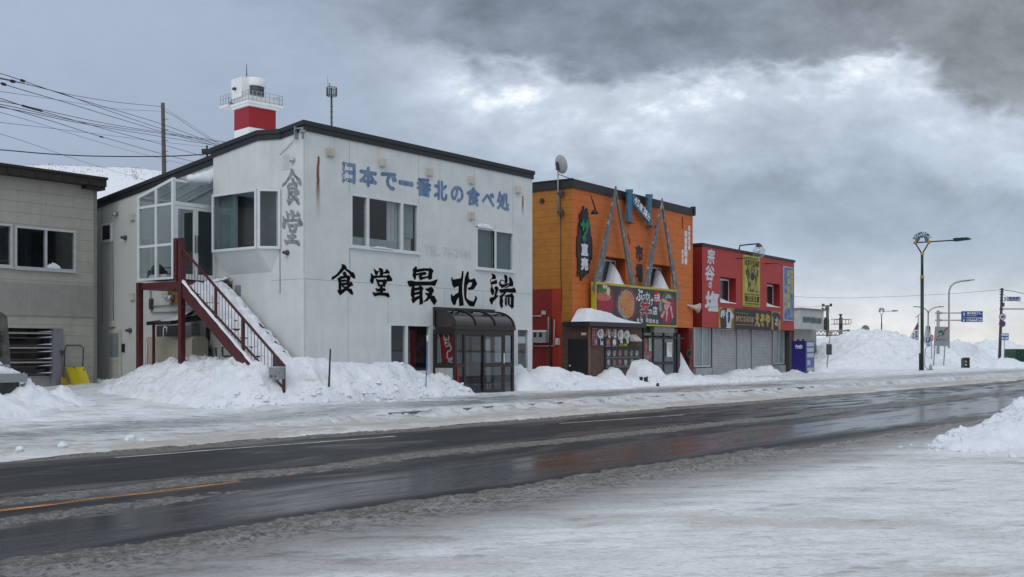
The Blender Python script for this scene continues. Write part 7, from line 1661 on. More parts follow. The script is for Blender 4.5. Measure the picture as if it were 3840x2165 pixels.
for (a, b, y0, y1, zz, hh) in ((-3, -.13, .05, 1.0, z0a, .17), (-3, x1 - .16, .28, .8, z1a, .20)): random.seed(3); snowblob('snow_cap', mon, [(a, zz), (b - .4, zz), (b, zz)], y0, y1, hh, n=30)

# ---------------------------------------------------------------- hill, lighthouse, masts, poles and wires behind
def hill_h(X, Y):
    crest = 138 + (fbm(X * .02, X * 0, 3, 301) - .5) * 10
    t = np.clip((Y - 46) / (crest - 46), 0, 1.25); prof = np.where(t < 1, t ** 1.25, 1 + (t - 1) * .25)
    z = 24.6 * prof + (fbm(X * .05, Y * .05, 4, 303) - .5) * 2.2 * np.clip(t * 2, 0, 1) + (fbm(X * .25, Y * .25, 3, 305) - .5) * .35 + .018 * (-X - 40)
    return (z + .75 * prof) * (1 - sstep(X, -14, 18)) - .4
o = field('hill', SNOW, np.arange(-150, 20, 1.2), np.concatenate([np.arange(44, 150, 1.0), np.arange(150, 300, 8)]), hill_h); o['kind'] = 'structure'
mb = MB(); r_ = random.Random(11)
for k in range(260):
    c = r_.choice([(130, 20), (195, 60), (330, 40), (350, 22), (500, 30), (510, 14), (255, 30), (430, 50), (600, 40)]); u = r_.gauss(*c)
    Y = r_.uniform(130, 139); X = (u - CU) / F * Y; z = float(hill_h(np.array([[X]]), np.array([[Y]]))[0, 0]); h = r_.uniform(.08, .22) * (1.7 if abs(u - 510) < 16 or abs(u - 195) < 30 else 1); w = .05
    dx_ = r_.uniform(-.4, .4); mb.ngon([(X - w, Y, z - .1), (X + w, Y, z - .1), (X + dx_ * h, Y + r_.uniform(-.2, .2), z + h)])
o = mb.build('dry_grass', mat('dry_grass_brown', (.16, .105, .07), .9, .35, 2)); o['kind'] = 'stuff'
# lighthouse
LH = Frame(*at(933.6, 1310, 143).xy, .71, .704); lh = place(thing('lighthouse', 'white square lighthouse with a red band, railed gallery and drum lantern room', 'lighthouse'), LH)
zH = Z(820, 230, 480 / 2112)
def lf(a, b, y=0): return LH.f(zH(a, b), y)
WL = lf(940, 900)[0]; WY = LH.sd(zH(260, 900))[0]; zr0, zr1_ = lf(500, 1083)[1], lf(500, 740)[1]; zgal0, zgal1 = lf(495, 690)[1], lf(495, 640)[1]
LWH = mat('lighthouse_white', (.80, .81, .82), .5, .05, 1); LRED = mat('lighthouse_red', (.30, .004, .012), .45, .1, .6)
mb = MB(); mb.box(0, WL, 0, WY, 18, zr0); mb.box(0, WL, 0, WY, zr1_, zgal0); mb.build('tower', LWH, lh)
mb = MB(); mb.box(-.02, WL + .02, -.02, WY + .02, zr0, zr1_); mb.build('red_band', LRED, lh)
g = .38; mb = MB(); mb.box(-g, WL + g + .6, -g, WY + g, zgal0 + .02, zgal0 + .34); mb.box(-.25, WL + .35, -.25, WY + .25, zgal0 - .35, zgal0 + .02); mb.build('gallery', LWH, lh)
mb = MB(); zg0 = zgal0 + .34
def railrun(a, b, n, z0=zg0, h=1.35):
    a, b = Vector(a), Vector(b)
    for k in range(n + 1): p = a.lerp(b, k / n); mb.bar((p.x, p.y, z0), (p.x, p.y, z0 + h), .05)
    for zz in (h, h * .62, h * .12): mb.bar((a.x, a.y, z0 + zz), (b.x, b.y, z0 + zz), .045)
railrun((-g + .1, -g + .1), (WL + g + .5, -g + .1), 8); railrun((-g + .1, -g + .1), (-g + .1, WY + g - .1), 6); railrun((WL + g + .5, -g + .1), (WL + g + .5, WY + g - .1), 6); railrun((-g + .1, WY + g - .1), (WL + g + .5, WY + g - .1), 8)
railrun((-g + .1, WY + .4), (-g + .1, WY + 3.2), 4, zg0 + .3); railrun((-g + 1.4, WY + 1.4), (-g + 1.4, WY + 3.2), 3, zg0 + .3); mb.build('railing', mat('pale_railing', (.33, .35, .37), .5), lh)
mb = MB(); mb.box(-g - .05, -g + 1.5, WY + 1.0, WY + 3.3, zg0 + .02, zg0 + .25); mb.build('side_platform', LWH, lh)
mb = MB()
for k in range(5): mb.box(-g + .1 + .1, -g + .9, WY + .1 + k * .22, WY + .34 + k * .22, zg0 + .05 + k * .1, zg0 + .12 + k * .1)
mb.build('steps', DKMET, lh)
cy = (WL * .5, WY * .5); rdr = 1.42; ztop_, zl1, zl0 = lf(600, 250, WY * .5 - rdr)[1], lf(600, 385, WY * .5 - rdr)[1], lf(600, 590, WY * .5 - rdr)[1]
mb = MB(); mb.lathe((*cy, 0), [(.001, ztop_), (rdr - .1, ztop_), (rdr, ztop_ - .12), (rdr + .06, zl1 + .1), (rdr + .02, zl1), (.5, zl1)], 36); mb.build('lantern_hood', LWH, lh)
mb = MB(); mb.lathe((*cy, 0), [(rdr - .25, zl0 - .4), (rdr - .25, zl1)], 36); mb.build('lantern_glass', mat('lantern_glazing', (.09, .12, .13), .15, .4, .8, spec=.6), lh)
mb = MB()
for k in range(18): a = 2 * math.pi * k / 18; mb.bar((cy[0] + (rdr - .23) * math.cos(a), cy[1] + (rdr - .23) * math.sin(a), zl0 - .3), (cy[0] + (rdr - .23) * math.cos(a), cy[1] + (rdr - .23) * math.sin(a), zl1), .05)
for f in (.33, .66): mb.lathe((*cy, 0), [(rdr - .26, zl0 + (zl1 - zl0) * f - .03), (rdr - .2, zl0 + (zl1 - zl0) * f), (rdr - .26, zl0 + (zl1 - zl0) * f + .03)], 36)
mb.build('glazing_bars', DKMET, lh)
mb = MB(); mb.box(-.1, WL + .4, -.1, WY + .1, zg0, zl0); mb.box(-.35, .9, WY * .35, WY + .2, zl0, ztop_ - .15); mb.build('lantern_room', LWH, lh)
mb = MB(); c = (-.36, WY * .75, lf(320, 370, 0)[1]); mb.tube([c, (c[0] - .3, c[1], c[2]), (c[0] - .38, c[1], c[2] - .15)], .2, 10); mb.build('vent', DKMET, lh)
a = lf(462, 250, WY * .5); b = lf(460, 45, WY * .5); mb = MB(); mb.tube([(a[0], WY * .5, a[1]), (b[0], WY * .5, b[1])], [.09, .03], 6); mb.build('lightning_rod', DKMET, lh)
# radio mast right of the lighthouse
def upright(nm, lb, cat, u, v0, v1, Y, rot=0, group=None): return thing(nm, lb, cat, at(u, v1, Y), rot, group)
def rel(o, u, v, Y): return tuple(at(u, v, Y) - Vector(o.location))
rm = upright('radio_mast', 'dark radio mast with a round cage of antennas behind the diner roof', 'radio mast', 1244, 0, 520, 150); Y = 150; k = Y / F
mb = MB(); mb.tube([(0, 0, -6), rel(rm, 1243, 330, Y)], .14, 8); mb.build('pole', DKMET, rm); mb = MB(); c = Vector(rel(rm, 1244, 345, Y))
for j in range(14): a = 2 * math.pi * j / 14; mb.tube([c + Vector((.72 * math.cos(a), .72 * math.sin(a), -.55)), c + Vector((.72 * math.cos(a), .72 * math.sin(a), .55))], .05, 5)
for z in (-.55, .55): mb.tube([c + Vector((.72 * math.cos(2 * math.pi * j / 20), .72 * math.sin(2 * math.pi * j / 20), z)) for j in range(21)], .05, 5)
for j in range(4): a = math.pi * j / 2; mb.bar(c + Vector((0, 0, -.5)), c + Vector((.7 * math.cos(a), .7 * math.sin(a), -.5)), .06)
mb.tube([c, c + Vector((0, 0, .5))], .12, 8); mb.build('antenna_cage', DKMET, rm)
mb = MB(); mb.tube([rel(rm, 1231, 360, Y), rel(rm, 1229, 285, Y)], [.05, .015], 5); mb.tube([rel(rm, 1237, 335, Y), rel(rm, 1236, 312, Y)], .06, 5); mb.build('whip_antenna', DKMET, rm)
mb = MB()
for j in range(9): z = -1.5 + j * .75; mb.bar((-.3, 0, z), (.3, 0, z), .04)
mb.build('step_bolts', DKMET, rm)
CONC = mat('weathered_pole', (.095, .09, .085), .8, .2, 5)
zW = Z(0, 200, 1300 / 2576)
up = thing('utility_pole', 'bare grey utility pole standing behind the roofs under the left wires', 'utility pole', at(620, 690, 62)); mb = MB(); mb.tube([(0, 0, -3), rel(up, *zW(1210, 370), 62)], [.15, .11], 10); mb.build('pole', CONC, up)
mb = MB()
for j in range(8): z = -.6 + .62 * j; f = z / 5; mb.bar((-.2 - .0, -.1, z), (.2, -.1, z), .03)
mb.build('step_bolts', DKMET, up)
br = thing('roof_service_mast', 'short service mast with a small black box on the diner roof edge', 'mast', at(777, 590, 31.2)); mb = MB(); mb.tube([(0, 0, -.3), rel(br, 776, 546, 31.2)], .03, 7); mb.build('pole', DKMET, br); c = Vector(rel(br, 776, 566, 31.2)); mb = MB(); mb.box(c.x - .14, c.x + .14, -.06, .06, c.z - .08, c.z + .05); mb.build('box', BLACKM, br)
WIRE = mat('black_wire', (.02, .021, .024), .7, .1, 4)
def wire(pts, r=.012, Y0=30, Y1=60, lb='overhead wire', extra=None, grp='overhead wires at the left'):
    P = [zW(*p) for p in pts]; (ua, va), (ub, vb) = P[0], P[1]
    if ua <= 1: P = [(ua - 1400, va - (vb - va) / (ub - ua) * 1400 * .8)] + P
    n = len(P); q = []
    # smooth through the measured points
    us = [p[0] for p in P]; vs = [p[1] for p in P]
    for k in range(61):
        u = us[0] + (us[-1] - us[0]) * k / 60; j = max(i for i in range(n - 1) if us[i] <= u + 1e-6); t = (u - us[j]) / (us[j + 1] - us[j])
        def m(i): a, b = max(i - 1, 0), min(i + 1, n - 1); return (vs[b] - vs[a]) / (us[b] - us[a])
        h = us[j + 1] - us[j]; v = vs[j] * (2 * t ** 3 - 3 * t * t + 1) + vs[j + 1] * (3 * t * t - 2 * t ** 3) + m(j) * h * (t ** 3 - 2 * t * t + t) + m(j + 1) * h * (t ** 3 - t * t)
        q.append(at(u, v, max(Y0 * .8, Y0 + (Y1 - Y0) * u / (us[-1] + 1e-6)) if us[0] < 0 else Y0 + (Y1 - Y0) * (u - us[0]) / (us[-1] - us[0] + 1e-6)))
    o = thing('overhead_wire', lb, 'wire', q[0], 0, grp); mb = MB(); mb.tube([p - q[0] for p in q], r, 5); mb.build('cable', WIRE, o)
    for (a, b, rr) in extra or ():
        i = [p - q[0] for p in q if zW(a, 0)[0] - 1 <= (p.x / p.y * F + CU) <= zW(b, 0)[0] + 1]
        if len(i) < 2:
            m_ = min(range(61), key=lambda k: abs(q[k].x / q[k].y * F + CU - zW((a + b) / 2, 0)[0])); d = (q[min(m_ + 1, 60)] - q[max(m_ - 1, 0)]).normalized(); i = [q[m_] - q[0] - d * .2, q[m_] - q[0] + d * .2]
        mb = MB(); mb.tube(i, rr, 7); mb.build('sleeve', WIRE, o)
wire([(0, 150), (140, 195), (480, 310), (850, 420), (1210, 530), (1640, 690)], extra=[(120, 160, .045)], lb='uppermost black wire at the left edge, running down to behind the diner roof'); wire([(0, 190), (430, 290), (800, 425), (1210, 565), (1640, 688)], extra=[(105, 140, .05)], lb='second black wire from the top at the left edge, carrying a small sleeve'); wire([(0, 220), (55, 240), (500, 370), (860, 480), (1210, 585), (1650, 700)], extra=[(40, 70, .045)], lb='third black wire from the top at the left edge, with a sleeve near the edge')
wire([(0, 355), (400, 440), (800, 525), (1210, 590), (1690, 660)], lb='upper wire of the close bundle of three in the middle of the left sky'); wire([(0, 380), (600, 510), (1210, 600), (1690, 668)], lb='middle wire of the close bundle of three in the middle of the left sky'); wire([(0, 400), (600, 520), (1210, 622), (1640, 692)], lb='lower wire of the close bundle of three in the middle of the left sky')
wire([(0, 335), (120, 375), (360, 445), (840, 580), (1210, 680), (1530, 772)], extra=[(120, 360, .035)], lb='black overhead wire with a long twisted sleeve near the left edge')
wire([(0, 395), (320, 485), (720, 612), (820, 640), (1210, 750), (1460, 812)], extra=[(720, 820, .035)], lb='black overhead wire with a thick sleeve before the bare utility pole')
FA = ('faint far wire ending high on the bare utility pole', 'faint far wire sloping to the middle of the bare utility pole', 'faint far wire passing low behind the bare utility pole', 'lowest faint far wire, reaching the snowy hill between the roofs')
for k, p in enumerate(([(0, 285), (450, 350), (850, 412), (1200, 432)], [(0, 515), (720, 600), (1210, 660), (1570, 700)], [(0, 440), (700, 650), (1100, 760), (1400, 830)], [(0, 600), (600, 800), (1100, 948)])): wire(p, .007, lb=FA[k])
wire([(0, 718), (350, 748), (700, 765), (1250, 766), (1585, 748)], .016, 30, 31, lb='thickest black cable sagging to the corner of the diner roof')
wire([(0, 183), (480, 300), (800, 355), (1000, 378), (1200, 397)], .012, 30, 62, lb='black wire ending at the top of the bare utility pole'); wire([(1222, 430), (1300, 470), (1480, 590), (1650, 690)], .012, 62, 64, lb='short black wire dropping from the bare utility pole to the roof'); wire([(1222, 408), (1400, 520), (1640, 680)], .008, 62, 64, lb='faint short wire dropping from the bare utility pole to the roof')

# ---------------------------------------------------------------- street furniture at the junction on the right
def copytree(o, loc, label, group=None):
    r = o.copy(); COL.objects.link(r); r.location = loc; r['label'] = label
    if group: r['group'] = group
    for ch in list(o.children):
        c = ch.copy(); COL.objects.link(c); c.parent = r
        for gch in ch.children: d = gch.copy(); COL.objects.link(d); d.parent = c
    return r
GRN = mat('dark_green_lamp_paint', (.006, .024, .018), .4, .2, 4); BALL = mat('ochre_ball', (.36, .27, .07), .45, .1, 6); TEAL = mat('blue_green_plate', (.07, .14, .15), .45, .15, 5)
LF = Frame(*at(3458, 1310, 68).xy, .764, -.645); zK = Z(3400, 850, 260 / 2517)
lamp = place(thing('street_lamp', 'dark green street lamp topped by a mountain emblem and ochre balls', 'street lamp', group='emblem street lamps'), LF)
def lk(a, b): return LF.f(zK(a, b))
zB_ = lk(590, 1000)[1]; Lb, Rb = lk(340, 590), lk(855, 550); zb2 = (Lb[1] + Rb[1]) / 2 - .0; hw = (Rb[0] - Lb[0]) / 2; xm = (Lb[0] + Rb[0]) / 2
Lb, Rb = (-hw, zb2), (hw, zb2)
mb = MB(); mb.tube([(0, 0, -.2), (0, 0, zB_ * .80)], .105, 14); mb.tube([(0, 0, zB_ * .80), (0, 0, zB_)], .085, 12); mb.box(-.16, .0, -.12, .12, .1, 1.25); mb.build('pole', GRN, lamp)
mb = MB(); mb.tube([(0, 0, zB_ * .79), (0, 0, zB_ * .82)], .125, 14); mb.build('collar', BALL, lamp)
for nm, (a, b) in (('ball', (0, zB_)), ('ball', Lb), ('ball', Rb)): r = .115; mb = MB(); mb.lathe((a, 0, b), [(.001, -r)] + [(r * math.sin(k * math.pi / 8), -r * math.cos(k * math.pi / 8)) for k in range(1, 8)] + [(.001, r)], 14); mb.build(nm, BALL, lamp)
mb = MB(); mb.tube([(0, 0, zB_), (Lb[0], 0, Lb[1])], .045, 8); mb.tube([(0, 0, zB_), (Rb[0], 0, Rb[1])], .045, 8); xe = lk(1770, 490)[0] - xm; mb.tube([(Lb[0], 0, Lb[1]), (xe, 0, zb2 + .0)], .042, 8); mb.build('arm', GRN, lamp)
arcp = [(hw * 1.0 * math.cos(math.pi * k / 18), zb2 + hw * 1.02 * math.sin(math.pi * k / 18)) for k in range(19)]; cut = [(-.62, .05), (-.60, .08), (-.30, .42), (-.29, .62), (-.22, .70), (-.15, .60), (.06, .62), (.20, .80), (.26, .72), (.36, .36), (.46, .14), (.5, .05)]
cut = [(a * hw, zb2 + b * hw) for a, b in cut]
mb = MB(); mb.prism(arcp + cut, -.02, .02); mb.build('emblem', TEAL, lamp)
mb = MB()
for k, ch in enumerate('SOYAMISAKI'):
    a = math.radians(152 - 124 * k / 9); vs2, fs, a0, a1, b0, b1 = glyphs(ch); s_ = .19; cx, cz = hw * 1.05 * math.cos(a), zb2 + hw * 1.07 * math.sin(a)
    th = a - math.pi / 2
    for q, (ox, oz) in enumerate(((0, 0), (.012, 0), (-.012, 0), (0, .012), (0, -.012))):
        pts = []
        for e, f in vs2: lx = ((e - (a0 + a1) / 2) / .7) * s_ * .85 + ox; lz = (f - b0) / (b1 - b0) * s_ + oz; pts.append((cx + lx * math.cos(th) - lz * math.sin(th), -.012 - q * .001, cz + lx * math.sin(th) + lz * math.cos(th)))
        i = mb.add(pts)
        for f in fs: mb.face(*[i + e for e in f])
mb.build('lettering', GRN, lamp)
mb = MB(); mb.prism([(xe - .02, zb2 - .07), (xe - .02, zb2 + .13), (xe + .80, zb2 + .12), (xe + .98, zb2 + .04), (xe + .95, zb2 - .02), (xe + .1, zb2 - .09)], -.16, .16); hd_ = mb.build('lamp_head', GRN, lamp)
mb = MB(); mb.quad((xe + .12, -.13, zb2 - .096), (xe + .88, -.13, zb2 - .045), (xe + .88, .13, zb2 - .045), (xe + .12, .13, zb2 - .096)); mb.build('lens', mat('lamp_lens', (.40, .43, .43), .3), hd_)
far = copytree(lamp, at(3306, 1310, 192) * 1.0, 'small distant street lamp with the same emblem, rising behind the biggest snow pile'); far.location.z = 0
lamp['label'] = 'tall dark green street lamp with a mountain emblem and ochre balls, nearest on the pavement'
# leaning bus stop pole
def post_thing(nm, lb, cat, u, v1, Y, group=None): return thing(nm, lb, cat, at(u, v1, Y), 0, group)
bs = post_thing('bus_stop_sign', 'leaning bus stop pole with a red and white round plate beside the vending machine', 'bus stop sign', *z7(1300, 1330), 66); Y = 66; R_ = lambda p, zz=z7: Vector(rel(bs, *zz(*p), Y))
mb = MB(); mb.tube([(0, 0, -.3), R_((1338, 985))], .035, 8); mb.build('pole', GREYMET, bs)
zT = Z(3040, 1120, 320 / 2576); c = R_((590, 1062), zT); r = .135
def disc_(o, c, r, mt, t=.02, name='plate', n=26, y=0.0):
    mb = MB(); P = [(c[0] + r * math.cos(2 * math.pi * k / n), c[2] + r * math.sin(2 * math.pi * k / n)) for k in range(n)]; mb.prism(P[::-1], c[1] + y - t, c[1] + y); return mb.build(name, mt, o)
MRED = mat('sign_red', (.30, .035, .04), .45, .1, 6); MWH = mat('sign_white', (.58, .59, .60), .45, .06, 6); MBLU = mat('sign_blue', (.012, .055, .25), .4, .1, 5); MBLK = BLACKM
disc_(bs, c, r * 1.0, MRED, .02, 'plate', 26, -.04); mb = MB(); mb.box(c.x - r * .98, c.x + r * .98, -.066, -.061, c.z - .05, c.z + .06); mb.build('band', MWH, bs); mb = MB(); mb.text('バス停', c.x - .09, c.x + .09, c.z - .03, c.z + .04, -.068, .003); mb.build('lettering', MRED, bs)
mb = MB(); mb.box(c.x - r * .6, c.x + r * .6, -.05, -.03, c.z + .11, c.z + .17); mb.build('top_plate', MWH, bs)
c = R_((1326, 1116)); mb = MB(); mb.box(c.x - .17, c.x + .17, -.07, -.04, c.z - .33, c.z + .33); mb.build('timetable_board', DKMET, bs)
# pole with cross-arms, signal box, gantry, camera mast, round sign
def poleset(nm, lb, cat, u, vb, Y, group=None):
    o = post_thing(nm, lb, cat, u, vb, Y, group); return o, lambda a, b, zz=zT: Vector(rel(o, *zz(a, b), Y))
o, q = poleset('utility_pole', 'distant utility pole with a crossarm of insulators beside the rest house', 'utility pole', *zT(503, 1280), 110)
mb = MB(); mb.tube([(0, 0, -2.5), q(508, 200)], .15, 8); mb.build('pole', CONC, o); mb = MB(); a, b = q(350, 232), q(635, 225); mb.bar(a, b, .1)
for t in (.02, .18, .85, .98): p = a.lerp(b, t); mb.tube([p, p + Vector((0, 0, .25))], .07, 6)
mb.build('crossarm', DKMET, o); mb = MB(); mb.bar(q(340, 345), q(500, 345), .09); mb.bar(q(330, 285), q(400, 320), .14); mb.bar(q(465, 275), q(440, 335), .14); mb.bar(q(530, 310), q(560, 310), .1); mb.build('floodlights', DKMET, o)
o, q = poleset('signal_box', 'black traffic signal board with a small top box behind the rest house', 'traffic signal', *zT(470, 970), 104); a, b = q(388, 950), q(550, 632); mb = MB(); mb.box(a.x, b.x, -.1, .15, a.z, b.z); mb.build('board', MBLK, o); a, b = q(415, 632), q(482, 570); mb = MB(); mb.box(a.x, b.x, -.1, .1, a.z + .005, b.z); mb.build('top_box', MBLK, o); mb = MB(); mb.tube([q(505, 640), q(500, 1280), q(500, 1280) - Vector((0, 0, 2))], .12, 8); mb.build('post', CONC, o)
for a_, b_ in ((425, 720), (425, 800)): c = q(a_, b_); disc_(o, c, .16, mat('dim_lens', (.03, .035, .035), .2), .03, 'lens', 14, -.11)
o, q = poleset('sign_gantry', 'grey lattice gantry beam on two posts beyond the biggest snow pile', 'gantry', *zT(1095, 1300), 124); mb = MB()
for y_ in (975, 1110): mb.tube([q(-60, y_), q(1160, y_)], .09, 7)
for k in range(9): a = 0 + k * 125; mb.bar(q(a, 1110), q(a + 62, 975), .07); mb.bar(q(a + 62, 975), q(a + 125, 1110), .07)
mb.build('truss', GREYMET, o)
for u_ in (1092, 1148): mb = MB(); mb.tube([q(u_, 935), q(u_, 1300) - Vector((0, 0, 2.5))], .15, 8); mb.build('post', CONC, o)
o, q = poleset('camera_mast', 'distant camera mast with a railed platform between gantry posts', 'mast', *zT(903, 1245), 130); mb = MB(); mb.tube([(0, 0, -3), q(908, 570)], .22, 9); mb.build('pole', CONC, o); c = q(908, 700); rr = .95; mb = MB()
z0_, z1_ = q(908, 765).z, q(908, 630).z; mb.box(c.x - 1.0, c.x + 1.0, -.8, .8, z0_ - .06, z0_)
for dx_ in (-1.0, -.7, .35, .7, 1.0): mb.bar((c.x + dx_ * 1.0, -.8, z0_), (c.x + dx_, -.8, z1_), .05)
mb.bar((c.x - 1, -.8, z1_), (c.x + 1, -.8, z1_), .05); mb.bar((c.x - 1, .8, z1_), (c.x + 1, .8, z1_), .05); mb.bar((c.x + 1, -.8, z1_), (c.x + 1, .8, z1_), .05); mb.build('platform', DKMET, o); mb = MB(); mb.lathe(q(905, 500), [(.001, .15), (.2, .12), (.22, 0), (.12, -.1), (.1, -.35), (.16, -.4), (.14, -.6)], 10); mb.build('camera', DKMET, o)
o, q = poleset('round_sign_back', 'round grey back of a road sign on a cantilever arm above the snow pile', 'road sign', *zT(1200, 1290), 112); c = q(1653, 922); disc_(o, c, .41, mat('sign_back_grey', (.17, .19, .19), .5, .1, 5), .03); mb = MB(); mb.tube([q(1205, 1050), q(1650, 1050)], .05, 6); mb.tube([q(1655, 1165), q(1655, 1040)], .07, 6); mb.tube([q(1700, 1110), q(1700, 1020)], .05, 6); mb.build('arm', GREYMET, o); mb = MB(); mb.tube([q(1200, 1025), q(1200, 1290) - Vector((0, 0, 2.5))], .08, 7); c = q(1185, 1130); mb.box(c.x - .1, c.x + .1, -.1, .1, c.z - .12, c.z + .1); mb.build('post', GREYMET, o)
c = q(1693, 1135); disc_(o, c, .09, mat('amber_reflector', (.20, .06, .02), .4), .04, 'reflector', 12)
# sail-shaped banner sign
zQ2 = Z(3380, 1130, 340 / 1702); Y = 84
o, q0_ = poleset('sail_sign', 'sail-shaped park sign, maroon tipped with white and blue parts, beside the green lamp pole', 'sign', *zQ2(318, 950), Y); q = lambda a, b: q0_(a, b, zQ2)
def pr(o, pts, mt, nm, y0=-.03, y1=.03): mb = MB(); mb.prism([(q(*p).x, q(*p).z) for p in pts], y0, y1); return mb.build(nm, mt, o)
pr(o, [(315, 385), (235, 537), (318, 537)], mat('maroon_panel', (.12, .035, .055), .5), 'top_panel'); pr(o, [(235, 537), (92, 790), (314, 790), (318, 537)], MWH, 'white_panel'); pr(o, [(92, 790), (82, 830), (225, 960), (308, 960), (312, 790)], MBLU, 'blue_panel')
mb = MB()
for k, ch in enumerate('宗谷岬公園'): a, b = q(258, 560 + k * 44), q(302, 600 + k * 44); mb.text(ch, a.x, b.x, b.z, a.z, -.035, .008)
mb.build('lettering', mat('slate_letters_small', (.06, .08, .14), .5), o); mb = MB()
for k, ch in enumerate('やど館日'): a, b = q(205, 600 + k * 44), q(244, 640 + k * 44); mb.text(ch, a.x, b.x, b.z, a.z, -.035, .008)
a, b = q(158, 738), q(194, 768); mb.box(a.x, b.x, -.036, -.031, b.z, a.z); mb.build('lettering', MBLU, o)
mb = MB(); a, b = q(145, 805), q(255, 822); mb.text('宗谷観光案内', a.x, b.x, b.z, a.z, -.035, .004); a, b = q(190, 845), q(268, 862); mb.text('公園駐車場', a.x, b.x, b.z, a.z, -.035, .004); mb.build('lettering', MWH, o)
mb = MB(); mb.tube([q(320, 960), q(318, 265)], .04, 7); mb.tube([q(268, 308), q(355, 235)], .03, 6); mb.lathe(q(326, 468), [(.001, -.08), (.08, 0), (.001, .08)], 10); mb.build('pole', GREYMET, o)
o2, _ = poleset('snow_stake', 'thin dark stake on the ridge of the biggest snow pile left of the sail sign', 'stake', *zQ2(62, 830), 82); mb = MB(); mb.tube([(0, 0, -.5), rel(o2, *zQ2(72, 698), 82)], .03, 6); mb.build('rod', DKMET, o2)
# triangular monument far off, twin-arm lamp, tall curved lamp
o, q0_ = poleset('triangle_monument', 'distant pale triangular monument seen behind the green lamp pole', 'monument', *zQ2(495, 920), 118); mb = MB(); mb.bar(q(432, 920), q(500, 470), .28, .4); mb.bar(q(552, 920), q(502, 470), .28, .4); mb.bar(q(445, 800), q(545, 800), .18); mb.build('frame', mat('pale_monument', (.42, .45, .48), .5), o)
for x in (452, 528): pass
o, q0_ = poleset('twin_lamp', 'distant twin-armed grey street lamp beside the green lamp pole', 'street lamp', *zQ2(497, 910), 112); mb = MB(); mb.tube([(0, 0, -2), q(505, 230)], .085, 8); mb.tube([q(505, 230), q(490, 185), q(440, 140), q(355, 112), q(290, 105)], .06, 7); mb.tube([q(508, 230), q(520, 190), q(570, 145), q(650, 115), q(730, 103)], .06, 7); mb.build('pole', GREYMET, o)
for a, b in ((225, 295), (725, 795)): mb = MB(); mb.bar(q(a, 102), q(b, 104), .16, .10); mb.build('lamp_head', GREYMET, o)
o, q0_ = poleset('curved_lamp', 'tall grey street lamp with a single curved arm behind the grey road sign', 'street lamp', *zQ2(890, 785), 92); qq = lambda a, b: q0_(a, b, z8); mb = MB(); mb.tube([(0, 0, -2), qq(1158, 700), qq(1160, 650), qq(1172, 615), qq(1205, 585), qq(1260, 570), qq(1335, 562)], .07, 9); mb.build('pole', GREYMET, o); mb = MB(); mb.bar(qq(1325, 562), qq(1370, 558), .16, .10); mb.build('lamp_head', GREYMET, o)
# parking sign, round stop sign, standpipe
o, q0_ = poleset('parking_sign', 'small blue parking sign with a lower plate between lamp pole and round sign', 'parking sign', *zQ2(497, 905), 88); a, b = q(458, 770), q(536, 685); mb = MB(); mb.box(a.x, b.x, -.03, -.01, a.z, b.z); mb.build('plate', MBLU, o); mb = MB(); w = b.x - a.x; mb.text('P', a.x + w * .3, b.x - w * .3, a.z + .1, b.z - .08, -.034, .015); mb.build('lettering', MWH, o); a, b = q(458, 850), q(534, 815); mb = MB(); mb.box(a.x, b.x, -.03, -.01, a.z, b.z); mb.build('lower_plate', mat('pale_blue_plate', (.10, .20, .36), .45), o); mb = MB(); mb.tube([(0, 0, -1), q(500, 680)], .03, 6); mb.build('pole', GREYMET, o)
o, q0_ = poleset('round_stop_sign', 'round red and white sign turned sideways left of the grey road sign', 'road sign', *zQ2(568, 880), 78); c = q(574, 690); mb = MB(); n = 24; rx_, rz_ = .20 * .55, .235
mb.prism([(c.x + rx_ * math.cos(2 * math.pi * k / n), c.z + rz_ * math.sin(2 * math.pi * k / n)) for k in range(n)][::-1], -.03, .10); mb.build('plate', MRED, o); mb = MB(); mb.prism([(c.x - .015 + rx_ * .75 * math.cos(2 * math.pi * k / n), c.z + rz_ * .78 * math.sin(2 * math.pi * k / n)) for k in range(n)][::-1], -.036, -.031); mb.build('face', mat('faded_pink', (.42, .30, .30), .5), o); mb = MB(); mb.tube([(0, 0, -.8), q(570, 700)], .03, 7); mb.build('pole', GREYMET, o)
o, q0_ = poleset('bent_standpipe', 'bent grey pipe rail curving out of the snow beside the green lamp', 'pipe rail', *zQ2(505, 1345), 69.5); mb = MB(); mb.tube([q(560, 825), q(505, 835), q(470, 860), q(450, 910), q(444, 1000), q(438, 1212), q(455, 1240), q(500, 1285), q(502, 1390)], .028, 8); mb.bar(q(500, 1305), q(560, 1305), .03); mb.build('pipe', GREYMET, o)
o, q0_ = poleset('hydrant', 'small grey standpipe hydrant at the foot of the bent pipe rail', 'hydrant', *zQ2(550, 1345), 69.3); mb = MB(); mb.lathe((0, 0, -.3), [(.001, 0), (.09, 0), (.085, .62), (.11, .64), (.11, .72), (.07, .78), (.03, .88), (.001, .92)], 14); mb.build('body', mat('pale_grey_cast', (.36, .37, .38), .5, .2, 6), o); mb = MB(); mb.tube([(-.14, 0, .22), (.14, 0, .22)], .05, 8); mb.build('outlet', GREYMET, o)
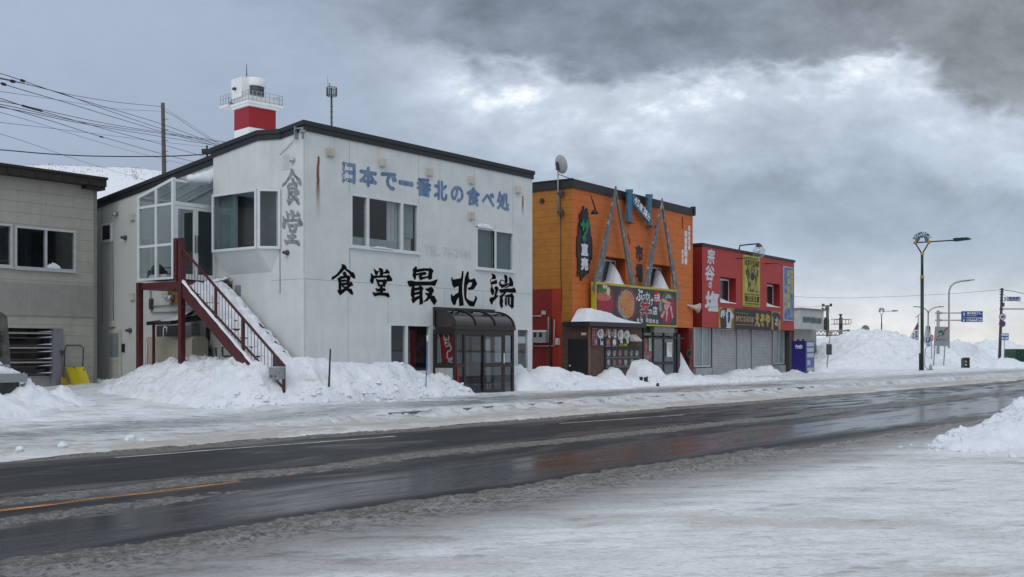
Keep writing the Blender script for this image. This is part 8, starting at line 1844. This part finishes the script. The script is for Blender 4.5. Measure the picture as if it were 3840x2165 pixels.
# grey rest-area board with the red slash, on two leaning legs
o, q0_ = poleset('rest_area_sign', 'big grey road sign with a green arrow and red slash on two leaning legs', 'road sign', *zQ2(690, 1295), 75); mb = MB(); mb.prism([(q(*p).x, q(*p).z) for p in [(630, 475), (885, 482), (865, 848), (602, 835)]], -.05, -.01); mb.build('board', mat('dull_sign_grey', (.25, .265, .275), .5, .08, 4), o)
mb = MB(); mb.prism([(q(*p).x, q(*p).z) for p in [(682, 580), (700, 555), (735, 542), (765, 555), (785, 590), (820, 622), (780, 640), (772, 665), (755, 655), (765, 620), (745, 592), (715, 588), (700, 605)]], -.056, -.051); mb.build('green_mark', mat('sign_green', (.006, .10, .07), .45), o)
mb = MB(); mb.prism([(q(*p).x, q(*p).z) for p in [(778, 570), (850, 498), (885, 495), (795, 582)]], -.056, -.051); mb.prism([(q(*p).x, q(*p).z) for p in [(662, 682), (715, 630), (735, 640), (695, 680)]], -.056, -.051); mb.build('red_mark', mat('sign_crimson', (.28, .006, .02), .45), o)
mb = MB(); a, b = q(640, 740), q(860, 695); mb.text('道の駅さるふつ', a.x, b.x, a.z, b.z - .02, -.055, .004); mb.build('lettering', mat('sign_slate', (.12, .13, .14), .5), o)
for p0, p1 in (((630, 835), (590, 1300)), ((818, 845), (782, 1290))): mb = MB(); mb.tube([q(*p1) - Vector((0, 0, .4)), q(*p0), q(p0[0] + 20, 560)], .042, 8); mb.build('leg', GREYMET, o)
# blue direction sign on a cantilever post
o, q0_ = poleset('direction_sign', 'blue road direction sign hung on two arms from a grey post', 'direction sign', *zQ2(690, 900), 90); mb = MB(); mb.tube([(0, 0, -2), q(690, 175)], .12, 10); mb.build('post', GREYMET, o); mb = MB()
for y_ in (222, 358): mb.tube([q(635, y_), q(1500, y_)], .05, 7); mb.tube([q(705, y_), q(725, y_), q(770, y_)], [.05, .11, .05], 8)
mb.build('arm', GREYMET, o); ZX0, ZX1, ZZ1, ZZ0 = q(1118, 290).x, q(1517, 290).x, q(1300, 189).z, q(1300, 393).z; mb = MB(); mb.box(ZX0, ZX1, -.12, -.07, ZZ0, ZZ1); mb.build('board', MBLU, o)
mb = MB(); a, b = q(1212, 378), q(1508, 308); mb.box(a.x, b.x, -.125, -.121, a.z, b.z)
mb.text('稚内市街', q(1222, 0).x, q(1390, 0).x, q(0, 248).z, q(0, 205).z, -.124, .012); mb.text('31', q(1402, 0).x, q(1462, 0).x, q(0, 248).z, q(0, 205).z, -.124, .014); mb.text('km', q(1468, 0).x, q(1506, 0).x, q(0, 248).z, q(0, 228).z, -.124, .006); mb.text('Central Wakkanai', q(1216, 0).x, q(1395, 0).x, q(0, 280).z, q(0, 264).z, -.124, .004)
c = q(1165, 240); mb.prism([(q(*p).x, q(*p).z) for p in [(1165, 208), (1190, 240), (1177, 240), (1177, 275), (1153, 275), (1153, 240), (1142, 240)]], -.124, -.121); mb.prism([(q(*p).x, q(*p).z) for p in [(1148, 338), (1175, 338), (1172, 380), (1146, 380)]], -.124, -.121); mb.build('white_print', MWH, o)
mb = MB(); a, b = q(1220, 365), q(1275, 318); mb.box(a.x, b.x, -.129, -.1255, a.z, b.z); mb.text('稚内空港', q(1285, 0).x, q(1390, 0).x, q(0, 352).z, q(0, 318).z, -.128, .008); mb.text('23km', q(1400, 0).x, q(1500, 0).x, q(0, 362).z, q(0, 320).z, -.128, .01); mb.build('lettering', MBLU, o)
mb = MB(); mb.text('238', q(1148, 0).x, q(1190, 0).x, q(0, 318).z, q(0, 296).z, -.124, .005); mb.build('route_number', mat('pale_route', (.30, .40, .52), .5), o); mb = MB(); mb.prism([(q(*p).x, q(*p).z) for p in [(1228, 345), (1246, 338), (1250, 322), (1256, 338), (1270, 345), (1256, 350), (1240, 350)]], -.133, -.130); mb.build('plane_symbol', MWH, o)
# black delineator box
o, q0_ = poleset('black_marker_box', 'black upright box with a yellow triangle mark standing in the snow', 'marker box', *zQ2(1200, 1272), 78); a, b = q(1148, 1262), q(1258, 1058); w = b.x - a.x; mb = MB(); mb.prism([(a.x, a.z - .2), (b.x, a.z - .2), (b.x, b.z), (a.x + w * .45, b.z), (a.x + w * .1, b.z - .03), (a.x, b.z - .12)], -.25, .25); mb.build('body', mat('black_box_paint', (.010, .011, .012), .4, .2, 6), o)
mb = MB(); mb.prism([(q(*p).x, q(*p).z) for p in [(1184, 1098), (1208, 1140), (1160, 1140)]], -.256, -.251); mb.box(q(1160, 0).x, q(1206, 0).x, -.256, -.251, q(0, 1158).z, q(0, 1146).z); mb.build('triangle_mark', mat('mark_yellow', (.42, .27, .05), .5), o); mb = MB(); c = q(1184, 1195); mb.prism([(c.x - .09, c.z), (c.x, c.z + .06), (c.x + .09, c.z), (c.x, c.z - .06)][::-1], -.256, -.251); mb.build('logo_mark', MWH, o)
# utility pole with the round signs
zR = Z(3640, 1060, 200 / 854); Y = 88
o, q0_ = poleset('utility_pole', 'brown grey utility pole carrying round traffic signs at the junction', 'utility pole', *zR(455, 1330), Y); q = lambda a, b: q0_(a, b, zR)
mb = MB(); mb.tube([(0, 0, -.5), q(502, 90)], [.125, .10], 10); mb.build('pole', mat('brown_grey_pole', (.062, .052, .046), .8, .25, 5), o); mb = MB()
for y_ in (108, 150, 192, 245, 290, 415, 435): mb.bar(q(462, y_), q(530, y_), .05)
mb.box(q(545, 0).x, q(555, 0).x, -.05, .05, q(0, 300).z, q(0, 232).z); mb.box(q(512, 0).x, q(536, 0).x, -.08, .08, q(0, 385).z, q(0, 322).z); mb.bar(q(552, 265), q(575, 265), .04); mb.build('bracket', DKMET, o)
c = q(494, 550); c.y = -.16; disc_(o, c, .285, MRED, .02, 'speed_sign'); sp_ = COL.objects[-1] if False else None; disc_(o, c + Vector((0, -.022, 0)), .23, MWH, .004, 'speed_sign_face'); mb = MB(); mb.text('40', c.x - .15, c.x + .15, c.z - .115, c.z + .115, -.19, .02); mb.build('lettering', mat('sign_numeral_blue', (.02, .05, .22), .5), o)
c = q(490, 660); c.y = -.16; disc_(o, c, .28, MRED, .02, 'no_parking_sign'); disc_(o, c + Vector((0, -.022, 0)), .21, MBLU, .004, 'no_parking_face'); mb = MB(); mb.bar((c.x - .15, -.188, c.z + .15), (c.x + .15, -.188, c.z - .15), .004, .05, up=(0, 1, 0)); mb.build('slash', MRED, o)
nm_ = place(thing('place_name_sign', 'pale Cape Soya place name plate bracketed to the utility pole', 'sign'), Frame(*at(3757, 1310, Y).xy, 1, 0)); qn = lambda a, b: at(*zR(a, b), Y) - Vector(nm_.location); a, b = qn(570, 300), qn(797, 228); mb = MB(); mb.box(a.x, b.x, -.06, -.02, a.z, b.z); mb.build('plate', mat('plate_pale', (.36, .38, .40), .5), nm_)
mb = MB(); mb.text('宗谷岬', qn(605, 0).x, qn(765, 0).x, qn(0, 272).z, qn(0, 232).z, -.064, .012); mb.text('Cape Soya', qn(610, 0).x, qn(755, 0).x, qn(0, 298).z, qn(0, 276).z, -.064, .006); mb.build('lettering', mat('plate_blue', (.04, .06, .20), .5), nm_)
o, q0_ = poleset('stop_line_sign', 'blue stop line sign on its own thin post beside the utility pole', 'road sign', *zR(530, 1315), 86); a, b = q(480, 922), q(604, 814); mb = MB(); mb.box(a.x, b.x, -.05, -.02, a.z, b.z); mb.build('plate', mat('bright_sign_blue', (.02, .13, .32), .4), o); mb = MB(); mb.box(q(489, 0).x, q(594, 0).x, -.055, -.051, q(0, 852).z, q(0, 828).z); mb.text('停止線', q(490, 0).x, q(595, 0).x, q(0, 908).z, q(0, 875).z, -.054, .01); mb.build('white_print', MWH, o); mb = MB(); mb.tube([(0, 0, -.4), q(541, 920)], .032, 7); mb.build('post', GREYMET, o)
gc = thing('green_container', 'dark green container cut by the right edge behind the far snow', 'container', at(*zR(725, 1190), 104)); w = .2342 * 104 / F; mb = MB(); mb.box(0, 6, 0, 2.4, -.5, 125 * w); mb.build('body', mat('container_green', (.008, .065, .035), .5, .15, 3), gc); mb = MB()
for k in range(18): mb.box(.1 + k * .33, .2 + k * .33, -.03, -.001, -.4, 122 * w)
mb.build('ribs', mat('container_rib', (.008, .06, .033), .5), gc)
def rwire(lb, pts, r, Ys, grp='wires at the junction pole'):
    q = [at(u, v, y) for (u, v), y in zip(pts, Ys)]; o = thing('overhead_wire', lb, 'wire', q[0], 0, grp); mb = MB(); mb.tube([p - q[0] for p in q], r, 5); mb.build('cable', WIRE, o)
rwire('long thin wire running left from the junction pole across the sky', [(3754, 1087), (3600, 1100), (3400, 1111), (3200, 1118), (3060, 1117), (2900, 1108), (2800, 1095)], .012, (88, 90, 93, 96, 98, 101, 103))
rwire('thick upper wire leaving the junction pole to the right', [(3760, 1087), (3800, 1093), (3860, 1106)], .022, (88, 86, 84)); rwire('upper of the two level cables right of the junction pole', [(3760, 1157), (3900, 1158)], .022, (88, 86)); rwire('lower of the two level cables right of the junction pole', [(3760, 1161), (3900, 1162)], .022, (88, 86)); rwire('fine slanting wire behind the place name plate', [(3760, 1104), (3860, 1150)], .008, (88, 92))
rwire('fine wires from the distant crossarm to the left', [(3085, 1147), (3050, 1152), (2980, 1148)], .012, (110, 112, 115), 'distant wires'); rwire('fine stay wire slanting from the distant utility pole', [(3104, 1150), (3136, 1236)], .008, (110, 110), 'distant wires')
